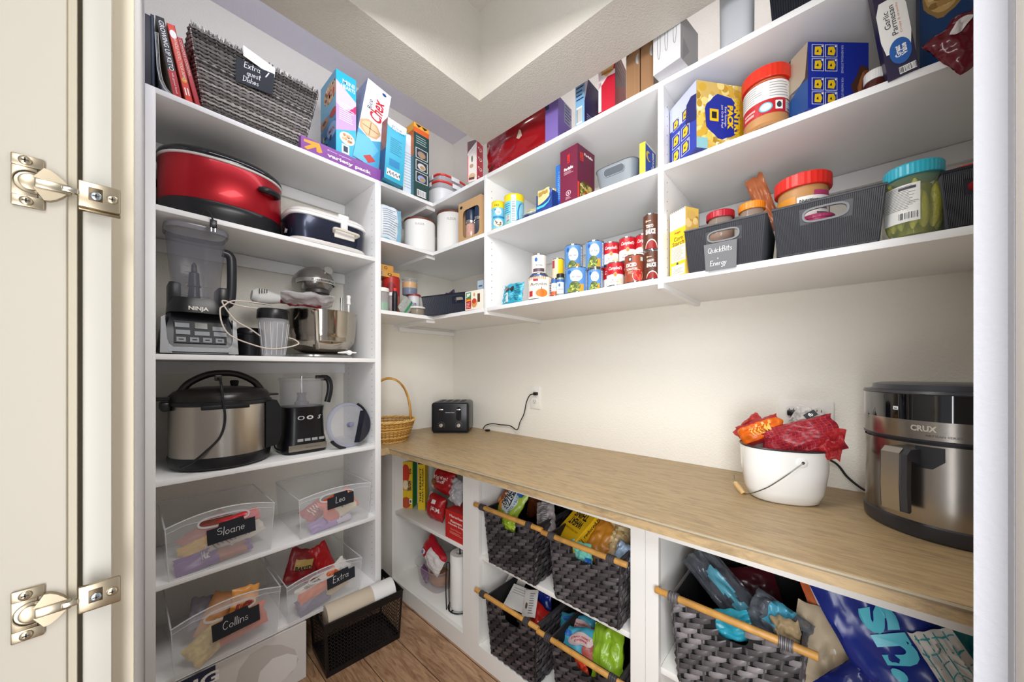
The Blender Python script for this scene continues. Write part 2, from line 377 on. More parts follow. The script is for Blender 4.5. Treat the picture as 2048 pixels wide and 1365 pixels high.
# open door with its two cup hinges
door = bpy.data.objects.new('door_1', None); COL.objects.link(door); door.location = (-.03, .54, 0); door['kind'] = 'structure'
M = Mesh(); M.box((-.5, 0, .03), (-.006, .02, 2.85), CREAM, bev=.003)
M.box((-.006, .004, .03), (-.0005, .018, 2.85), mat('b9b09c', .6)); M.build('door_panel', door)
def hinge(vc):
    z = z_at(Vector((-.05, .54)), vc)
    e = bpy.data.objects.new('hinge', None); COL.objects.link(e); e.parent = door; e.location = (0, 0, z)
    def X(u): return on_y(u, HV, .54).x+.03
    zz = lambda dv: dv*depth(Vector((-.05, .54)))/FPX
    m = Mesh()
    x0, x1, x2 = X(22), X(90), X(138)
    H = zz(50)
    n3 = lambda x, y, d: Vector((x, -d, y))
    # cup plate with two ears
    for sg in (1, -1):
        pl = [(x0, sg*H*.62), (x1, sg*H*.62), (x1, sg*H*.96), (x0, sg*H*.96)]
        m.box((x0, -.0035, min(sg*H*.56, sg*H)), (x1, 0, max(sg*H*.56, sg*H)), NICKEL, bev=.001)
        pl = [(x1-.006, sg*H*.2)]+[(x1+(x2-x1)*t, sg*H*(.62*math.cos(t*1.35)+.02)) for t in (0, .25, .5, .75, 1)]+[(x2, sg*H*.05)]
        m.prism(pl, n3, 0, .006, NICKEL)
    m.box((x0, -.0025, -H*.58), (x1-.004, 0, H*.58), NICKEL, bev=.0008)
    R = H*.43; cx = x0+(x1-x0)*.60
    m.lathe([(R*1.05, 0), (R*1.05, .0012), (R*.98, .0012), (R*.96, -.0006)], mat('6a6050', .35, metal=1), c=(0, 0), seg=32, cap=(0, 1), tf=Matrix.Translation((cx, -.0026, 0)) @ Matrix.Rotation(math.pi/2, 4, 'X'))
    m.lathe([(R*.72, 0), (R*.72, .0015), (R*.6, .002)], NICKEL, seg=28, tf=Matrix.Translation((cx, -.003, 0)) @ Matrix.Rotation(math.pi/2, 4, 'X'))
    m.box((cx+R*.2, -.008, -H*.2), (x2+.002, -.002, H*.17), mat('a59b88', .3, metal=1), bev=.0012)
    m.box((x2-.004, -.0095, -H*.13), (X(160), -.004, H*.1), mat('c9c0ae', .22, metal=1), bev=.0015)
    m.build('hinge_cup', e)
    a = Mesh(); ax0, ax1 = X(157), X(241)
    a.box((ax0, -.008, -zz(28)), (ax1, -.0025, zz(26)), NICKEL, bev=.0012)
    a.box((ax0, -.0035, -zz(33)), (ax1, .002, -zz(27)), mat('8c7c62', .35, metal=1), bev=.0008)
    a.box((X(178), -.0086, -zz(12)), (X(206), -.0078, zz(15)), mat('5d5140', .4, metal=1), bev=.0003)
    a.build('hinge_arm', e)
    def screw(x, z, y, mm):
        s = Mesh(); T = Matrix.Translation((x, y, z)) @ Matrix.Rotation(math.pi/2, 4, 'X'); r = zz(8.5)
        s.lathe([(r, 0), (r, .0012), (r*.8, .0018)], mm, seg=20, tf=T)
        k = mat('3c342a', .5)
        s.box((x-r*.55, y-.0021, z-r*.13), (x+r*.55, y-.0017, z+r*.13), k); s.box((x-r*.13, y-.0021, z-r*.55), (x+r*.13, y-.0017, z+r*.55), k)
        s.build('screw', e)
    screw(X(52), H*.78, -.0035, NICKEL); screw(X(54), -H*.78, -.0035, NICKEL)
    screw(X(193), -zz(2), -.0082, mat('9aa3a8', .3, metal=1)); screw(X(225), -zz(1), -.008, NICKEL)
hinge(372); hinge(1218)

# ------------------------------------------------------------ shelving
def holes(m, face, a0, a1, z0, z1, cols, axis):
    """rows of shelf pin holes; face = coordinate of the panel side"""
    z = z0
    while z < z1:
        for c in cols:
            vs = [((face, c+.0022*math.cos(t), z+.0026*math.sin(t)) if axis == 'x' else (c+.0022*math.cos(t), face, z+.0026*math.sin(t))) for t in [k*math.pi/3 for k in range(6)]]
            m.add(vs, [tuple(range(6))], HOLE)
        z += .032
XLP = on_y(290, HV, YL).x; XL = on_y(311.5, HV, YL).x; XR = on_y(750.5, HV, YL).x; XRP = on_y(762, HV, YL).x
unit = thing('shelving_unit', 'tall white shelving unit holding the appliances, left of the corner', 'shelf unit', (XLP, YL, 0))
for a, b, f in ((XLP, XL, XL), (XR, XRP, XR)):
    m = Mesh(); m.box((a-XLP, 0, 0 if f == XL else S6-TH-.006), (b-XLP, YW-YL, S1), SHELF, bev=.0008)
    holes(m, f-XLP+(.0004 if f == XL else -.0004), 0, 0, .3, S1-.06, (.035, YW-YL-.07), 'x'); m.build('side_panel', unit)
for z in (S1, S2, S3, S4, S5, S6):
    m = Mesh(); m.box((XL-XLP+(0), 0.0, z-TH), (XR-XLP, YW-YL-.002, z), SHELF, bev=.0008); m.build('shelf', unit)
for z in (S1, S2, S3):    # cleat on the wall under the shelf
    m = Mesh(); m.box((XL-XLP, YW-YL-.02, z-.075), (XR-XLP, YW-YL-.002, z-TH-.001), SHELF, bev=.001); m.build('wall_cleat', unit)
cor = thing('corner_shelving', 'white L-shaped corner shelving joining both walls above the worktop', 'shelf unit', (XRP, YL, T3))
fnl = lambda x, y, d: Vector((x-XRP, y-YL, d-T3))
for z in (S1, T2, T3):
    m = Mesh(); m.prism([(XRP+.0005, YL), (XS, YL), (XS, YW-.001), (XRP+.0005, YW-.001)], fnl, z-TH, z, SHELF); m.build('shelf', cor)
    m = Mesh(); m.prism([(XS+.001, Y1+.001), (XW-.001, Y1+.001), (XW-.001, YW-.001), (XS+.001, YW-.001)], fnl, z-TH, z, SHELF); m.build('shelf', cor)
    m = Mesh(); m.prism([(XS-.03, YL+.02), (XS+.03, YL+.02), (XS+.03, YW-.002), (XS-.03, YW-.002)], fnl, z-TH-.016, z-TH, SHELF); m.build('shelf_brace', cor)
m = Mesh(); m.prism([(XS, YW-.02), (XW-.002, YW-.02), (XW-.002, YW-.001), (XS, YW-.001)], fnl, T3-.06, T3-TH-.016, SHELF); m.build('wall_cleat', cor)
def wall_unit(name, label, ya, yb, cols=True):
    """ya > yb; side panel at ya end, shelves to yb"""
    t = thing(name, label, 'shelf unit', (XS, yb, T3))
    def side(y0, y1):
        m = Mesh(); m.box((0, y0-yb, -.035), (XW-XS-.001, y1-yb, S1-T3), SHELF, bev=.0008)
        for f in (y0-yb-.0004, y1-yb+.0004): holes(m, f, 0, 0, .04, S1-T3-.05, (.035, XW-XS-.09), 'y')
        m.build('side_panel', t)
    side(ya-.0095, ya+.0095)
    for z in (S1, T2, T3):
        m = Mesh(); m.box((0, 0.0, z-T3-TH), (XW-XS-.001, ya-yb-.0095, z-T3), SHELF, bev=.0008); m.build('shelf', t)
    m = Mesh(); m.box((XW-XS-.02, 0, .30), (XW-XS-.001, ya-yb-.01, .353), SHELF, bev=.001); m.build('wall_cleat', t)
    return t
wall_unit('wall_shelving', 'white wall shelving with three boards above the toaster cord, holding the cans', Y1, Y2+.0096)
wall_unit('wall_shelving', 'white wall shelving at the right holding the pickle jar and grey ribbed bins', Y2, YE+.002)

# ------------------------------------------------------------ worktop and base cabinets
COUNTER, _, _ = wood('counter_oak', [(.28, '8a7356'), (.45, 'a38b68'), (.58, 'b89d74'), (.75, 'a08e74')], 6, (14, 1.3, 6), .42, .2, 1.5)
m = Mesh(); m.prism([(.93, YL-.001), (XRP+.001, YL-.001), (XRP+.001, YW-.002), (XW-.001, YW-.002), (XW-.001, YE+.001), (.987, YE+.001)], lambda x, y, d: Vector((x-.93, y-YL, d)), -.034, 0, COUNTER)
m.tube([(.0005, 0, -.005), (.057, YE-YL+.002, -.005)], .0045, mat('a0937c', .5), seg=6)
tag(m.build('worktop', loc=(.93, YL, CT)), 'brown stained wood worktop running along the right wall', 'worktop')
OT, SHZ, BZ = .838, .485, .085
opn = [(on_x(784, HV, FRX).y, on_x(926, HV, FRX).y), (on_x(957.5, HV, FRX).y, on_x(1261, HV, FRX).y), (on_x(1317, HV, FRX).y, YE+.03)]
bnd = [YW-.003, (opn[0][1]+opn[1][0])/2, on_x(1291, HV, FRX).y, YE+.002]
labs = ['white open base cabinet below the toaster, holding red packages and a paper roll', 'white open base cabinet in the middle holding four dark woven baskets', 'white open base cabinet at the right with one large woven basket and shopping bags']
for i in range(3):
    y1, y0 = bnd[i], bnd[i+1]+.0012; a, b = opn[i]
    t = thing('base_cabinet', labs[i], 'cabinet', (FRX, y0, 0)); top = CT-.0355
    def bx(nm, p, q, mt=BASEW, bev=.001):
        m = Mesh(); m.box((p[0]-FRX, p[1]-y0, p[2]), (q[0]-FRX, q[1]-y0, q[2]), mt, bev=bev); m.build(nm, t)
    m = Mesh()
    F0, F1 = FRX, FRX+.02
    for (ya, za, yb, zb) in ((y0, OT, y1, top), (y0, 0, y1, BZ-.002), (a, BZ-.002, y1, OT), (y0, BZ-.002, b, OT)):
        m.box((0, ya-y0, za), (.02, yb-y0, zb), BASEW)
    m.build('face_frame', t)
    bx('side_panel', (F1, a+.002, 0), (XW-.002, a+.02, top)); bx('side_panel', (F1, max(b-.02, y0), 0), (XW-.002, b-.002, top))
    bx('shelf', (F1+.002 if i else F1, b-.001, SHZ-.02), (XW-.03, a+.001, SHZ)) if i < 2 else bx('shelf', (F1+.002, b-.001, .41), (XW-.03, a+.001, .43))
    bx('floor_board', (F1, b-.001, BZ-.02), (XW-.03, a+.001, BZ-.002)); bx('back_panel', (XW-.028, b-.001, 0), (XW-.012, a+.001, top))
# ------------------------------------------------------------ makers shared by many things
def X(u, y): return on_y(u, HV, y).x
def Yx(u, x): return on_x(u, HV, x).y
def wb(M, name, t, smooth=40, parent=None, fix=True):
    o = t.location
    M.v = [(v[0]-o.x, v[1]-o.y, v[2]-o.z) for v in M.v]
    return M.build(name, parent or t, smooth=smooth, fix=fix)
def LR(M, wr, wl, h, base=.0004):
    return (lift(M, (0, wl, 0), (0, -1, 0), (0, 0, 1), (-1, 0, 0), wl, h, base), lift(M, (0, 0, 0), (1, 0, 0), (0, 0, 1), (0, -1, 0), wr, h, base),
            lift(M, (0, wl, h), (0, -1, 0), (1, 0, 0), (0, 0, 1), wl, wr, base))
def carton(name, label, cat, uc, ax, th, ul, ur, vt, zb, body, art=None, group=None, wl=None, wr=None, h=None, tilt=(0, 0), bev=.0006, flap=None):
    C, r_, l_, hh = corner(uc, ax, th, ul, ur, vt, zb)
    wr = wr or r_; wl = wl or l_; h = h or hh; th = corner.th
    m = Mesh(); b = body if not isinstance(body, str) else mat(body, .42)
    m.box((0, 0, 0), (wr, wl, h), b, bev=bev, seg=1)
    L, R, T = LR(m, wr, wl, h)
    if art: art(L, R, T)
    C.z += .0005
    o = m.build(name, loc=C, rot=(tilt[0], tilt[1], math.radians(th)), smooth=0, fix=False)
    print('CARTON', name, round(wr, 3), round(wl, 3), round(h, 3))
    return tag(o, label, cat, group)
def full(S, h, rough=.42): S.rect(0, 0, 1, 1, mat(h, rough), .5); return S
def tin(name, label, u0, u1, ax, zb, vt=None, h=None, cols=('cc2222',), art=None, group=None, rim=CHROME, cat='can', dz=.0005):
    """metal can with a paper label"""
    C, r = round_at(u0, u1, ax); near = C*(1-r/C.length)
    if h is None: h = z_at(near, vt)-zb
    C.z = zb+dz
    m = Mesh(); k = .0016
    m.lathe([(r-.002, 0), (r, .001), (r, .003), (r-.0012, .0042), (r-.0012, h-.0042), (r, h-.003), (r, h-.001), (r-.002, h), (r-.003, h-.003), (0.001, h-.003)], rim, seg=36)
    o = m.build(name, loc=C); tag(o, label, cat, group)
    l = Mesh(); z0, z1 = .0048, h-.0048
    l.lathe([(r-.0006, z0), (r-.0006, z1)], mat(cols[0], .38), seg=48, cap=(0, 0))
    if art:
        S = cylsurf(l, r-.0006, z0, z1, math.atan2(-C.y, -C.x), math.pi*.92); art(S)
    l.build('label', o, fix=False)
    print('TIN', label[:24], 'r %.3f h %.3f' % (r, h))
    return C, r, zb+h
def pouch(m, w, h, t, mats, seed=1, crimp=.025, wr=.004, nu=18, nv=22, pw=2.4):
    """filled bag standing on its lower crimp; x right, z up, front towards -y; returns its front Surf"""
    def th(s, q):
        a = max(0, 1-abs(2*s-1)**pw); b = max(0, 1-abs(2*q-1)**pw)
        return t/2*(a**.5)*(b**.5)
    def pt(s, q, sg, d=0):
        n = noise.noise(Vector((s*5+seed*7.1, q*6, sg*3)))*wr*2.2 + noise.noise(Vector((s*14+seed, q*13, sg)))*wr
        edge = min(1, min(q, 1-q)*8)
        side = 1-.035*math.sin(q*math.pi)*0 + .02*noise.noise(Vector((q*6, seed, 0)))
        return Vector(((s-.5)*w*(side), sg*(th(s, q)+d)+n*edge, q*h + .012*noise.noise(Vector((s*4, seed*3, q)))))
    for sg in (-1, 1): m.grid(lambda a, b: pt(a, b, sg), nu, nv, mats)
    return Surf(m, lambda x, y, d: pt(x/w, y/h, -1, d), w, h, 10, .0022)
def bag(name, label, cat, loc, rot, w, h, t, mats, art=None, seed=1, group=None, wr=.004, pw=2.4):
    m = Mesh(); S = pouch(m, w, h, t, mats, seed, wr=wr, pw=pw)
    if art: art(S)
    o = m.build(name, loc=loc, rot=rot, smooth=60, fix=False)
    return tag(o, label, cat, group)
def panel_hole(M, outer, hc, ha, hb, fn, d0, d1, m, N=48, rim=None, p=3.2):
    """flat panel with a rounded slot cut through it; outer = 2D polygon (ccw), slot half sizes ha, hb"""
    angs = [2*math.pi*i/N for i in range(N)] + [math.atan2(y-hc[1], x-hc[0]) % (2*math.pi) for x, y in outer]
    angs = sorted(set(round(a, 5) for a in angs)); ho = []; ou = []
    for a in angs:
        c, s = math.cos(a), math.sin(a); q = (abs(c/ha)**p+abs(s/hb)**p)**(-1/p); ho.append((hc[0]+c*q, hc[1]+s*q)); best = None
        for (x1, y1), (x2, y2) in zip(outer, outer[1:]+outer[:1]):
            dx, dy = x2-x1, y2-y1; det = c*(-dy)+dx*s
            if abs(det) < 1e-12: continue
            t = ((x1-hc[0])*(-dy)+dx*(y1-hc[1]))/det; u = (c*(y1-hc[1])-s*(x1-hc[0]))/det
            if t > 1e-6 and -1e-6 <= u <= 1+1e-6 and (best is None or t < best): best = t
        ou.append((hc[0]+c*(best or .01), hc[1]+s*(best or .01)))
    n = len(angs); vs = []
    for d in (d0, d1): vs += [fn(x, y, d) for x, y in ou]+[fn(x, y, d) for x, y in ho]
    fs = []
    for i in range(n):
        j = (i+1) % n
        fs += [(i, j, n+j, n+i), (2*n+i, 3*n+i, 3*n+j, 2*n+j), (i, 2*n+i, 2*n+j, j), (n+i, n+j, 3*n+j, 3*n+i)]
    M.add(vs, fs, m)
    if rim:
        e = (d1-d0)
        R = []
        for k, (sc, dd) in enumerate(((1.0, d0-.0012), (1.28, d0-.0012), (1.28, d1), (1.0, d1))):
            R.append([fn(hc[0]+(x-hc[0])*(1+(sc-1)*hb/ max(ha, 1e-3)) if False else hc[0]+(x-hc[0])+(sc-1)*hb*(x-hc[0])/math.hypot(x-hc[0], y-hc[1]), hc[1]+(y-hc[1])+(sc-1)*hb*(y-hc[1])/math.hypot(x-hc[0], y-hc[1]), dd) for x, y in ho])
        R.append(R[0]); M.loft(R, rim, (0, 0))
    return ho
def frustum(W0, D0, W1, D1, H, lean=0):
    """fn(face) for a tapering box: bottom W0 x D0, top W1 x D1, front plane towards -y; returns point(side, s, q, d)"""
    def pt(side, s, q, d):
        w = W0+(W1-W0)*q; dd = D0+(D1-D0)*q; yf = -(D1-D0)/2*q*2*(0 if False else .5); yb = D0+(D1-D0)*q*.5; z = H*q
        if side == 'f': return Vector(((s-.5)*w, yf-d, z))
        if side == 'b': return Vector(((.5-s)*w, yb+d, z))
        if side == 'l': return Vector((-w/2-d, yb+(yf-yb)*s, z))
        return Vector((w/2+d, yf+(yb-yf)*s, z))
    return pt
def cordpts(pts, n=8):
    """smooth curve through points (Catmull-Rom)"""
    P = [Vector(p) for p in pts]; P = [P[0]*2-P[1]]+P+[P[-1]*2-P[-2]]; out = []
    for i in range(1, len(P)-2):
        for k in range(n):
            t = k/n; a, b, c, d = P[i-1:i+3]
            out.append(.5*((2*b)+(c-a)*t+(2*a-5*b+4*c-d)*t*t+(3*b-a-3*c+d)*t*t*t))
    return out+[P[-2]]
def slot(M, u0, u1, v0, v1): pass
# ------------------------------------------------------------ left unit, top board: books, basket, cereal
def book(label, ub, vb, ut, vt, th, depth_, spine, title, extra=None, cover=None, setb=.008, bot=None):
    P = on_y(ub, HV, YL+setb); Q = on_y(ut, vt, YL+setb); Q.y = P.y; P.z = S1+.001
    L = (Q-P).length; ang = math.atan2(Q.x-P.x, Q.z-P.z)
    m = Mesh(); m.box((.0012, .004, .003), (th-.0012, depth_-.004, L-.003), PAPER)
    c = mat(cover or spine, .4)
    m.box((0, 0, 0), (.0015, depth_, L), c); m.box((th-.0015, 0, 0), (th, depth_, L), c); m.box((0, 0, 0), (th, .0018, L), mat(spine, .4), bev=.0004)
    S = lift(m, (0, 0, 0), (1, 0, 0), (0, 0, 1), (0, -1, 0), th, L)
    if bot: S.rect(0, 0, 1, bot[0], mat(bot[1], .4), .6)
    for t, cy, w, h, c_ in title: S.text(t, .5, cy, w, h, mat(c_, .5), rot=-90, bold=.01)
    if extra: extra(S)
    o = m.build('book', loc=P, rot=(0, ang, 0), smooth=0)
    tag(o, label, 'book', 'books on the top board of the left unit')
book('black-spined cookbook lettered in white, its lower spine red', 347, 188, 311, 30, .021, .19, '17191d', [('GROWING UP KETO', .64, .62, .6, 'f0f0f0'), ('eat good food', .17, .26, .3, 'f3d9d4')], bot=(.34, 'b52a30'), cover='8d857c')
book('orange-red cookbook with a white dot at the top of its spine', 371, 196, 333, 45, .021, .19, 'd8402a', [('WHOLE FOOD | YOUR FAMILY', .54, .55, .5, 'f6e3cf')], extra=lambda S: (S.ell(.5, .87, .42, .055, WHITE), S.ell(.5, .28, .34, .03, mat('e8a030', .5)), S.rect(.25, .08, .4, .18, WHITE), S.rect(.6, .08, .75, .18, WHITE)))
book('darker red cookbook leaning against the grey wicker basket', 391, 203, 353, 73, .015, .18, 'b0202a', [('COMFORT COOKING', .70, .52, .45, 'e9b9a8')])
book('thin dark blue book standing upright at the left end', 303.5, 170, 301, 27, .008, .2, '22314a', [], setb=.006)
book('dark purple-black tall book hidden mostly by the wall edge', 289, 165, 288, 25, .024, .2, '2a2a38', [], setb=.010, cover='2a2a38')
m = Mesh()   # sagging magazine
P0 = on_y(312, HV, YL+.004)
prof = [(.034, 0), (.022, .012), (.012, .035), (.006, .075), (.004, .12), (.001, .19)]
for k, (dx, c) in enumerate(((0, 'd9dde0'), (.003, '9fb0b8'), (.006, 'e6e6e4'), (.009, '3c4650'), (.012, 'c9bfae'))):
    rr = [[Vector((x+dx-k*.0015, y, z+.0005*k)) for x, z in prof]+[Vector((x+dx+.0026-k*.0015, y, z+.0005*k)) for x, z in reversed(prof)] for y in (0, .2)]
    m.loft(rr, mat(c, .35))
o = m.build('magazine', loc=(P0.x-.004, P0.y, S1+.0005)); tag(o, 'pale magazines sagging between the upright books at the left end', 'magazine')

# grey wicker basket with chalk label
GW = [mat(c, .7) for c in ('77736f', 'a39e99', 'cbc6c0', '4e4a47', '8d8884')]
def wicker(m, pt, side, width, H, rows, cols, rad, mats, amp, rd, s0=0, s1=1, seg=5, q0=.01, q1=.99, flat=1.):
    for j in range(rows):
        q = q0+(q1-q0)*(j+.5)/rows; n = cols*2; pts = []
        for i in range(n+1):
            s = s0+(s1-s0)*i/n; d = amp*math.cos(math.pi*(i+(j % 2)))*(1 if i % 1 == 0 else 0)
            d = amp*(1 if ((i//1+j) % 2) else -1) if i % 2 else amp*.0
            pts.append(pt(side, s, q+rd.uniform(-.15, .15)/rows, d+.002))
        m.tube(pts, [rad*rd.uniform(.75, 1.2) for _ in pts], rd.choice(mats), seg=seg, flat=flat)
rd = random.Random(3)
A, B = on_y(410, HV, 1.74), on_y(603, HV, 1.74); At, Bt = on_y(381, 33, 1.725), on_y(636, 150, 1.725)
W0, W1 = B.x-A.x, Bt.x-At.x; H = min(Bt.z-S1, .30); cx = (A.x+B.x)/2; print('GREY BASKET', W0, W1, At.z-S1, Bt.z-S1)
wbk = thing('wicker_basket', 'large grey wicker basket with a chalk label for extra guest dishes', 'basket', (cx, 1.745, S1+.001))
D0, D1 = .25, .29; fb = frustum(W0, D0, W1, D1, H)
off = ((At.x+Bt.x)/2-cx)
pt = lambda side, s, q, d: fb(side, s, q, d)+Vector((off*q, 0, 0))
m = Mesh()
for side in 'flrb':
    m.grid(lambda a, b: pt(side, a, b, -.003), 1, 1, mat('3a3633', .9))
    for i in range(15 if side in 'fb' else 9):
        s = (i+.5)/(15 if side in 'fb' else 9); m.tube([pt(side, s, 0, 0), pt(side, s, 1.0, .001)], .003, GW[0], seg=5)
    wicker(m, pt, side, 1, H, 44, 15 if side in 'fb' else 9, (.0034), GW, .0050, rd, seg=4)
m.box((-W0/2, .0, 0), (W0/2, D0, .006), GW[0])
m.build('woven_body', wbk)
m = Mesh()
for side in 'flrb':
    for i in range(70 if side in 'fb' else 40):
        s = i/(70 if side in 'fb' else 40); a = pt(side, s, .955, .004); b = pt(side, s+.006, 1.005+rd.random()*.03, -.002); c = pt(side, s+.008, .96, -.009)
        m.tube([a, b, c], .0026, rd.choice(GW), seg=4)
m.build('bound_rim', wbk)
SF = Surf(None, lambda x, y, d: pt('f', x, y, d), 1, 1)
def on_front(u, v):
    # fraction on the basket front hit by the sight line
    P = on_y(u, v, 1.735); q = (P.z-S1)/H; w = W0+(W1-W0)*q; return ((P.x-cx-off*q)/w+.5, q)
m = Mesh(); a = on_front(484, 101); b = on_front(547, 155)
m.add([pt('f', a[0], a[1]-.11, .012), pt('f', b[0], b[1]-.045, .012), pt('f', b[0], b[1]+.085, .012), pt('f', a[0]+.0, a[1]+.02, .012)], [(0, 1, 2, 3)], PAPER)
m.build('white_card', wbk)
m = Mesh(); c1, c2, c3, c4 = on_front(470, 123), on_front(546, 155), on_front(543, 195), on_front(470, 167)
q = [pt('f', x, y, .013) for x, y in (c4, c3, c2, c1)]; q2 = [pt('f', x, y, .015) for x, y in (c4, c3, c2, c1)]
m.loft([q, q2], CHALKB)
LW, LH = (q2[1]-q2[0]).length, (q2[3]-q2[0]).length
S = Surf(m, lambda x, y, d: q2[0].lerp(q2[1], x/LW).lerp(q2[3].lerp(q2[2], x/LW), y/LH)+Vector((0, -d, 0)), LW, LH)
S.stroke('Extra', .40, .82, .012, CHALK, th=.16); S.stroke('guest', .45, .5, .011, CHALK, th=.17); S.stroke('Dishes', .38, .2, .011, CHALK, th=.17); S.stroke('/', .8, .78, .013, CHALK, th=.3)
m.build('chalk_label', wbk, smooth=0, fix=False)

# variety pack box lying flat, cereal boxes on it
PK = S1+.062
xa, xb = X(602, YL+.004), X(763, YL+.004); 
vp = Mesh(); vp.box((0, 0, 0), (xb-xa, .30, .0605), mat('8d4fa0', .4), bev=.0006, seg=1)
S = lift(vp, (0, 0, 0), (1, 0, 0), (0, 0, 1), (0, -1, 0), xb-xa, .06)
S.poly([(.03, .62), (.03, .8), (.2, .93), (.235, .35), (.205, .22), (.17, .24), (.165, .55), (.07, .12), (.03, .2), (.11, .62)], mat('f2a832', .4))
S.text('variety pack', .57, .33, .56, .36, WHITE, bold=.035); S.text('drawer organizer', .44, .72, .3, .16, mat('e8c8ee', .5), bold=.01)
tag(vp.build('carton', loc=(xa, YL+.004, S1+.0005), smooth=0), 'long flat purple carton with a yellow arrow under the cereal boxes', 'box')
GB = 'cereal boxes on the top board'
def art_blue(L, R, T):
    full(L, '3f94bd'); full(R, '2fb4d0')
    L.rect(0, .55, 1, 1, mat('63a6c4', .4), 1); L.ell(.62, .80, .4, .12, mat('c9a37c', .5), 1.5); L.blobs(.3, .70, .95, .9, 30, ['8a4a2a', 'd9b98a', 'eedfc8', 'b5302a'], .008, 2, 2)
    L.ell(.25, .5, .3, .06, mat('b8866a', .5), 2); L.ell(.25, .51, .12, .025, mat('5b3a30', .5), 2.4); L.ell(.85, .52, .25, .05, mat('b03330', .5), 2); L.rect(0, 0, 1, .42, mat('1f6fa8', .4), 1.2)
    L.ell(.75, .33, .3, .09, mat('8fb6d8', .5), 2); L.text('MIX', .75, .33, .4, .05, mat('b0263a', .4), bold=.02); L.blobs(.05, .05, .7, .32, 26, ['20304a', '3aa0cc', '7a4a3a', '8a2a3a', 'd9c9a8'], .011, 4, 3)
    R.poly([(0, .28), (1, .38), (1, .72), (0, .88)], mat('c7a0dc', .4), 1); R.poly([(0, .60), (.4, .56), (1, .66), (1, .72), (0, .88)], mat('f4c8d4', .4), 1.3); R.poly([(.55, .55), (1, .58), (1, .68)], mat('c92a6a', .4), 1.6)
    R.text('MINI', .62, .90, .6, .05, mat('e8f0ff', .4), bold=.02); R.text('HEARTS', .6, .84, .7, .045, mat('e8f0ff', .4), bold=.02)
    R.lines(.15, .42, .9, .64, 9, mat('f3e8f6', .5), 2, 3); R.ell(.55, .23, .38, .075, mat('efe2cc', .5), 2); R.blobs(.3, .2, .8, .27, 14, ['c98a5a', 'd9b98a', '8a4a2a'], .006, 5, 3)
    R.rect(.28, .04, .65, .15, WHITE, 2); R.rect(.36, .06, .58, .13, mat('28405a', .5), 3)
carton('cereal_box', 'tallest blue cereal box with a purple side, beside the grey basket', 'box', 672, ('y', YL+.03), 0, 615, 712, 137, PK, '3f94bd', art_blue, GB, wl=.19)
def leanbox(label, bl, br, tl, vt, zb, y, d, cols, art, tb=None, name='cereal_box', grp=GB, cat='box'):
    """upright box seen on its narrow front, leaning sideways: bottom-left/right u, top-left u and v"""
    P = on_y(bl, HV, y); Q = on_y(br, HV, y); T_ = on_y(tl, vt, y); P.z = zb+.001
    ang = math.atan2(T_.x-P.x, T_.z-P.z); h = math.hypot(T_.x-P.x, T_.z-P.z); w = (Q.x-P.x)*math.cos(ang)
    P.z += max(0, math.sin(ang))*w if ang > 0 else 0
    m = Mesh(); m.box((0, 0, 0), (w, d, h), mat(cols[0], .42), bev=.0006, seg=1)
    F_ = lift(m, (0, 0, 0), (1, 0, 0), (0, 0, 1), (0, -1, 0), w, h); Ls = lift(m, (0, d, 0), (0, -1, 0), (0, 0, 1), (-1, 0, 0), d, h)
    full(Ls, cols[1]); art(F_, Ls)
    o = m.build(name, loc=P, rot=(0, ang, 0), smooth=0, fix=False); print('LEAN', label[:20], round(w, 3), round(h, 3), round(math.degrees(ang)))
    return tag(o, label, cat, grp)
def art_chex(F_, L):
    F_.rect(0, 0, 1, 1, mat('f2f4f8', .4), .5); F_.poly([(0, 0), (1, 0), (1, .38), (.55, .30), (0, .36)], mat('48a8d0', .4), 1); F_.poly([(0, 0), (.5, 0), (.9, .24), (.45, .32), (0, .3)], mat('62bde0', .4), 1.3)
    F_.text('Chex', .55, .70, .28, .50, mat('c8202c', .4), rot=90, bold=.02, shear=.2); F_.text('Rice', .25, .72, .12, .17, mat('2a2a33', .4), rot=90)
    F_.ell(.42, .43, .42, .10, mat('d9ae7c', .6), 2, wob=.05); F_.ell(.42, .43, .33, .08, mat('e8c79b', .6), 2.5); F_.rect(.4, .35, .44, .51, mat('b98a58', .6), 3); F_.rect(.1, .425, .76, .435, mat('b98a58', .6), 3)
    F_.poly([(.35, .07), (.6, .13), (.85, .09), (.6, .02)], mat('c03028', .4), 2); F_.poly([(.45, .20), (.72, .14), (.98, .18), (.70, .24)], mat('c8333a', .4), 0.2)
    F_.ell(.72, .95, .09, .018, mat('284a8c', .4), 2)
    L.rect(0, 0, 1, 1, mat('8f9cc0', .4), 1); L.ell(.6, .25, .4, .12, mat('c9b7a8', .5), 2); L.rect(.2, .1, .9, .2, mat('a83a4a', .4), 2.5)
leanbox('white and pale blue cereal box with red lettering, leaning right', 706, 757, 736, 165, PK, YL+.026, .2, ('e8ecf2', '8f9cc0'), art_chex)
def art_crisp(F_, L):
    F_.rect(0, 0, 1, 1, mat('34abc8', .4), .5); F_.ell(.5, .95, .62, .10, mat('f2f6f8', .4), 1); F_.text('Rice', .5, .90, .5, .04, mat('2a7aa0', .5)); F_.text('Crisps', .55, .855, .7, .045, mat('2a7aa0', .5))
    F_.lines(.2, .45, .85, .72, 8, mat('2288a8', .5), 2, 8); F_.rect(.2, .24, .75, .36, mat('2b86b8', .5), 2); F_.rect(.1, .07, .8, .18, WHITE, 2)
    for k in range(12): F_.rect(.14+.055*k, .09+.05*(k*5 % 3)/3, .18+.055*k, .12+.05*(k*7 % 3)/3, MATTEB, 3)
    L.rect(0, 0, 1, 1, mat('2d4a78', .4), 1); L.rect(0, .5, 1, 1, mat('8a5a50', .4), 1.5)
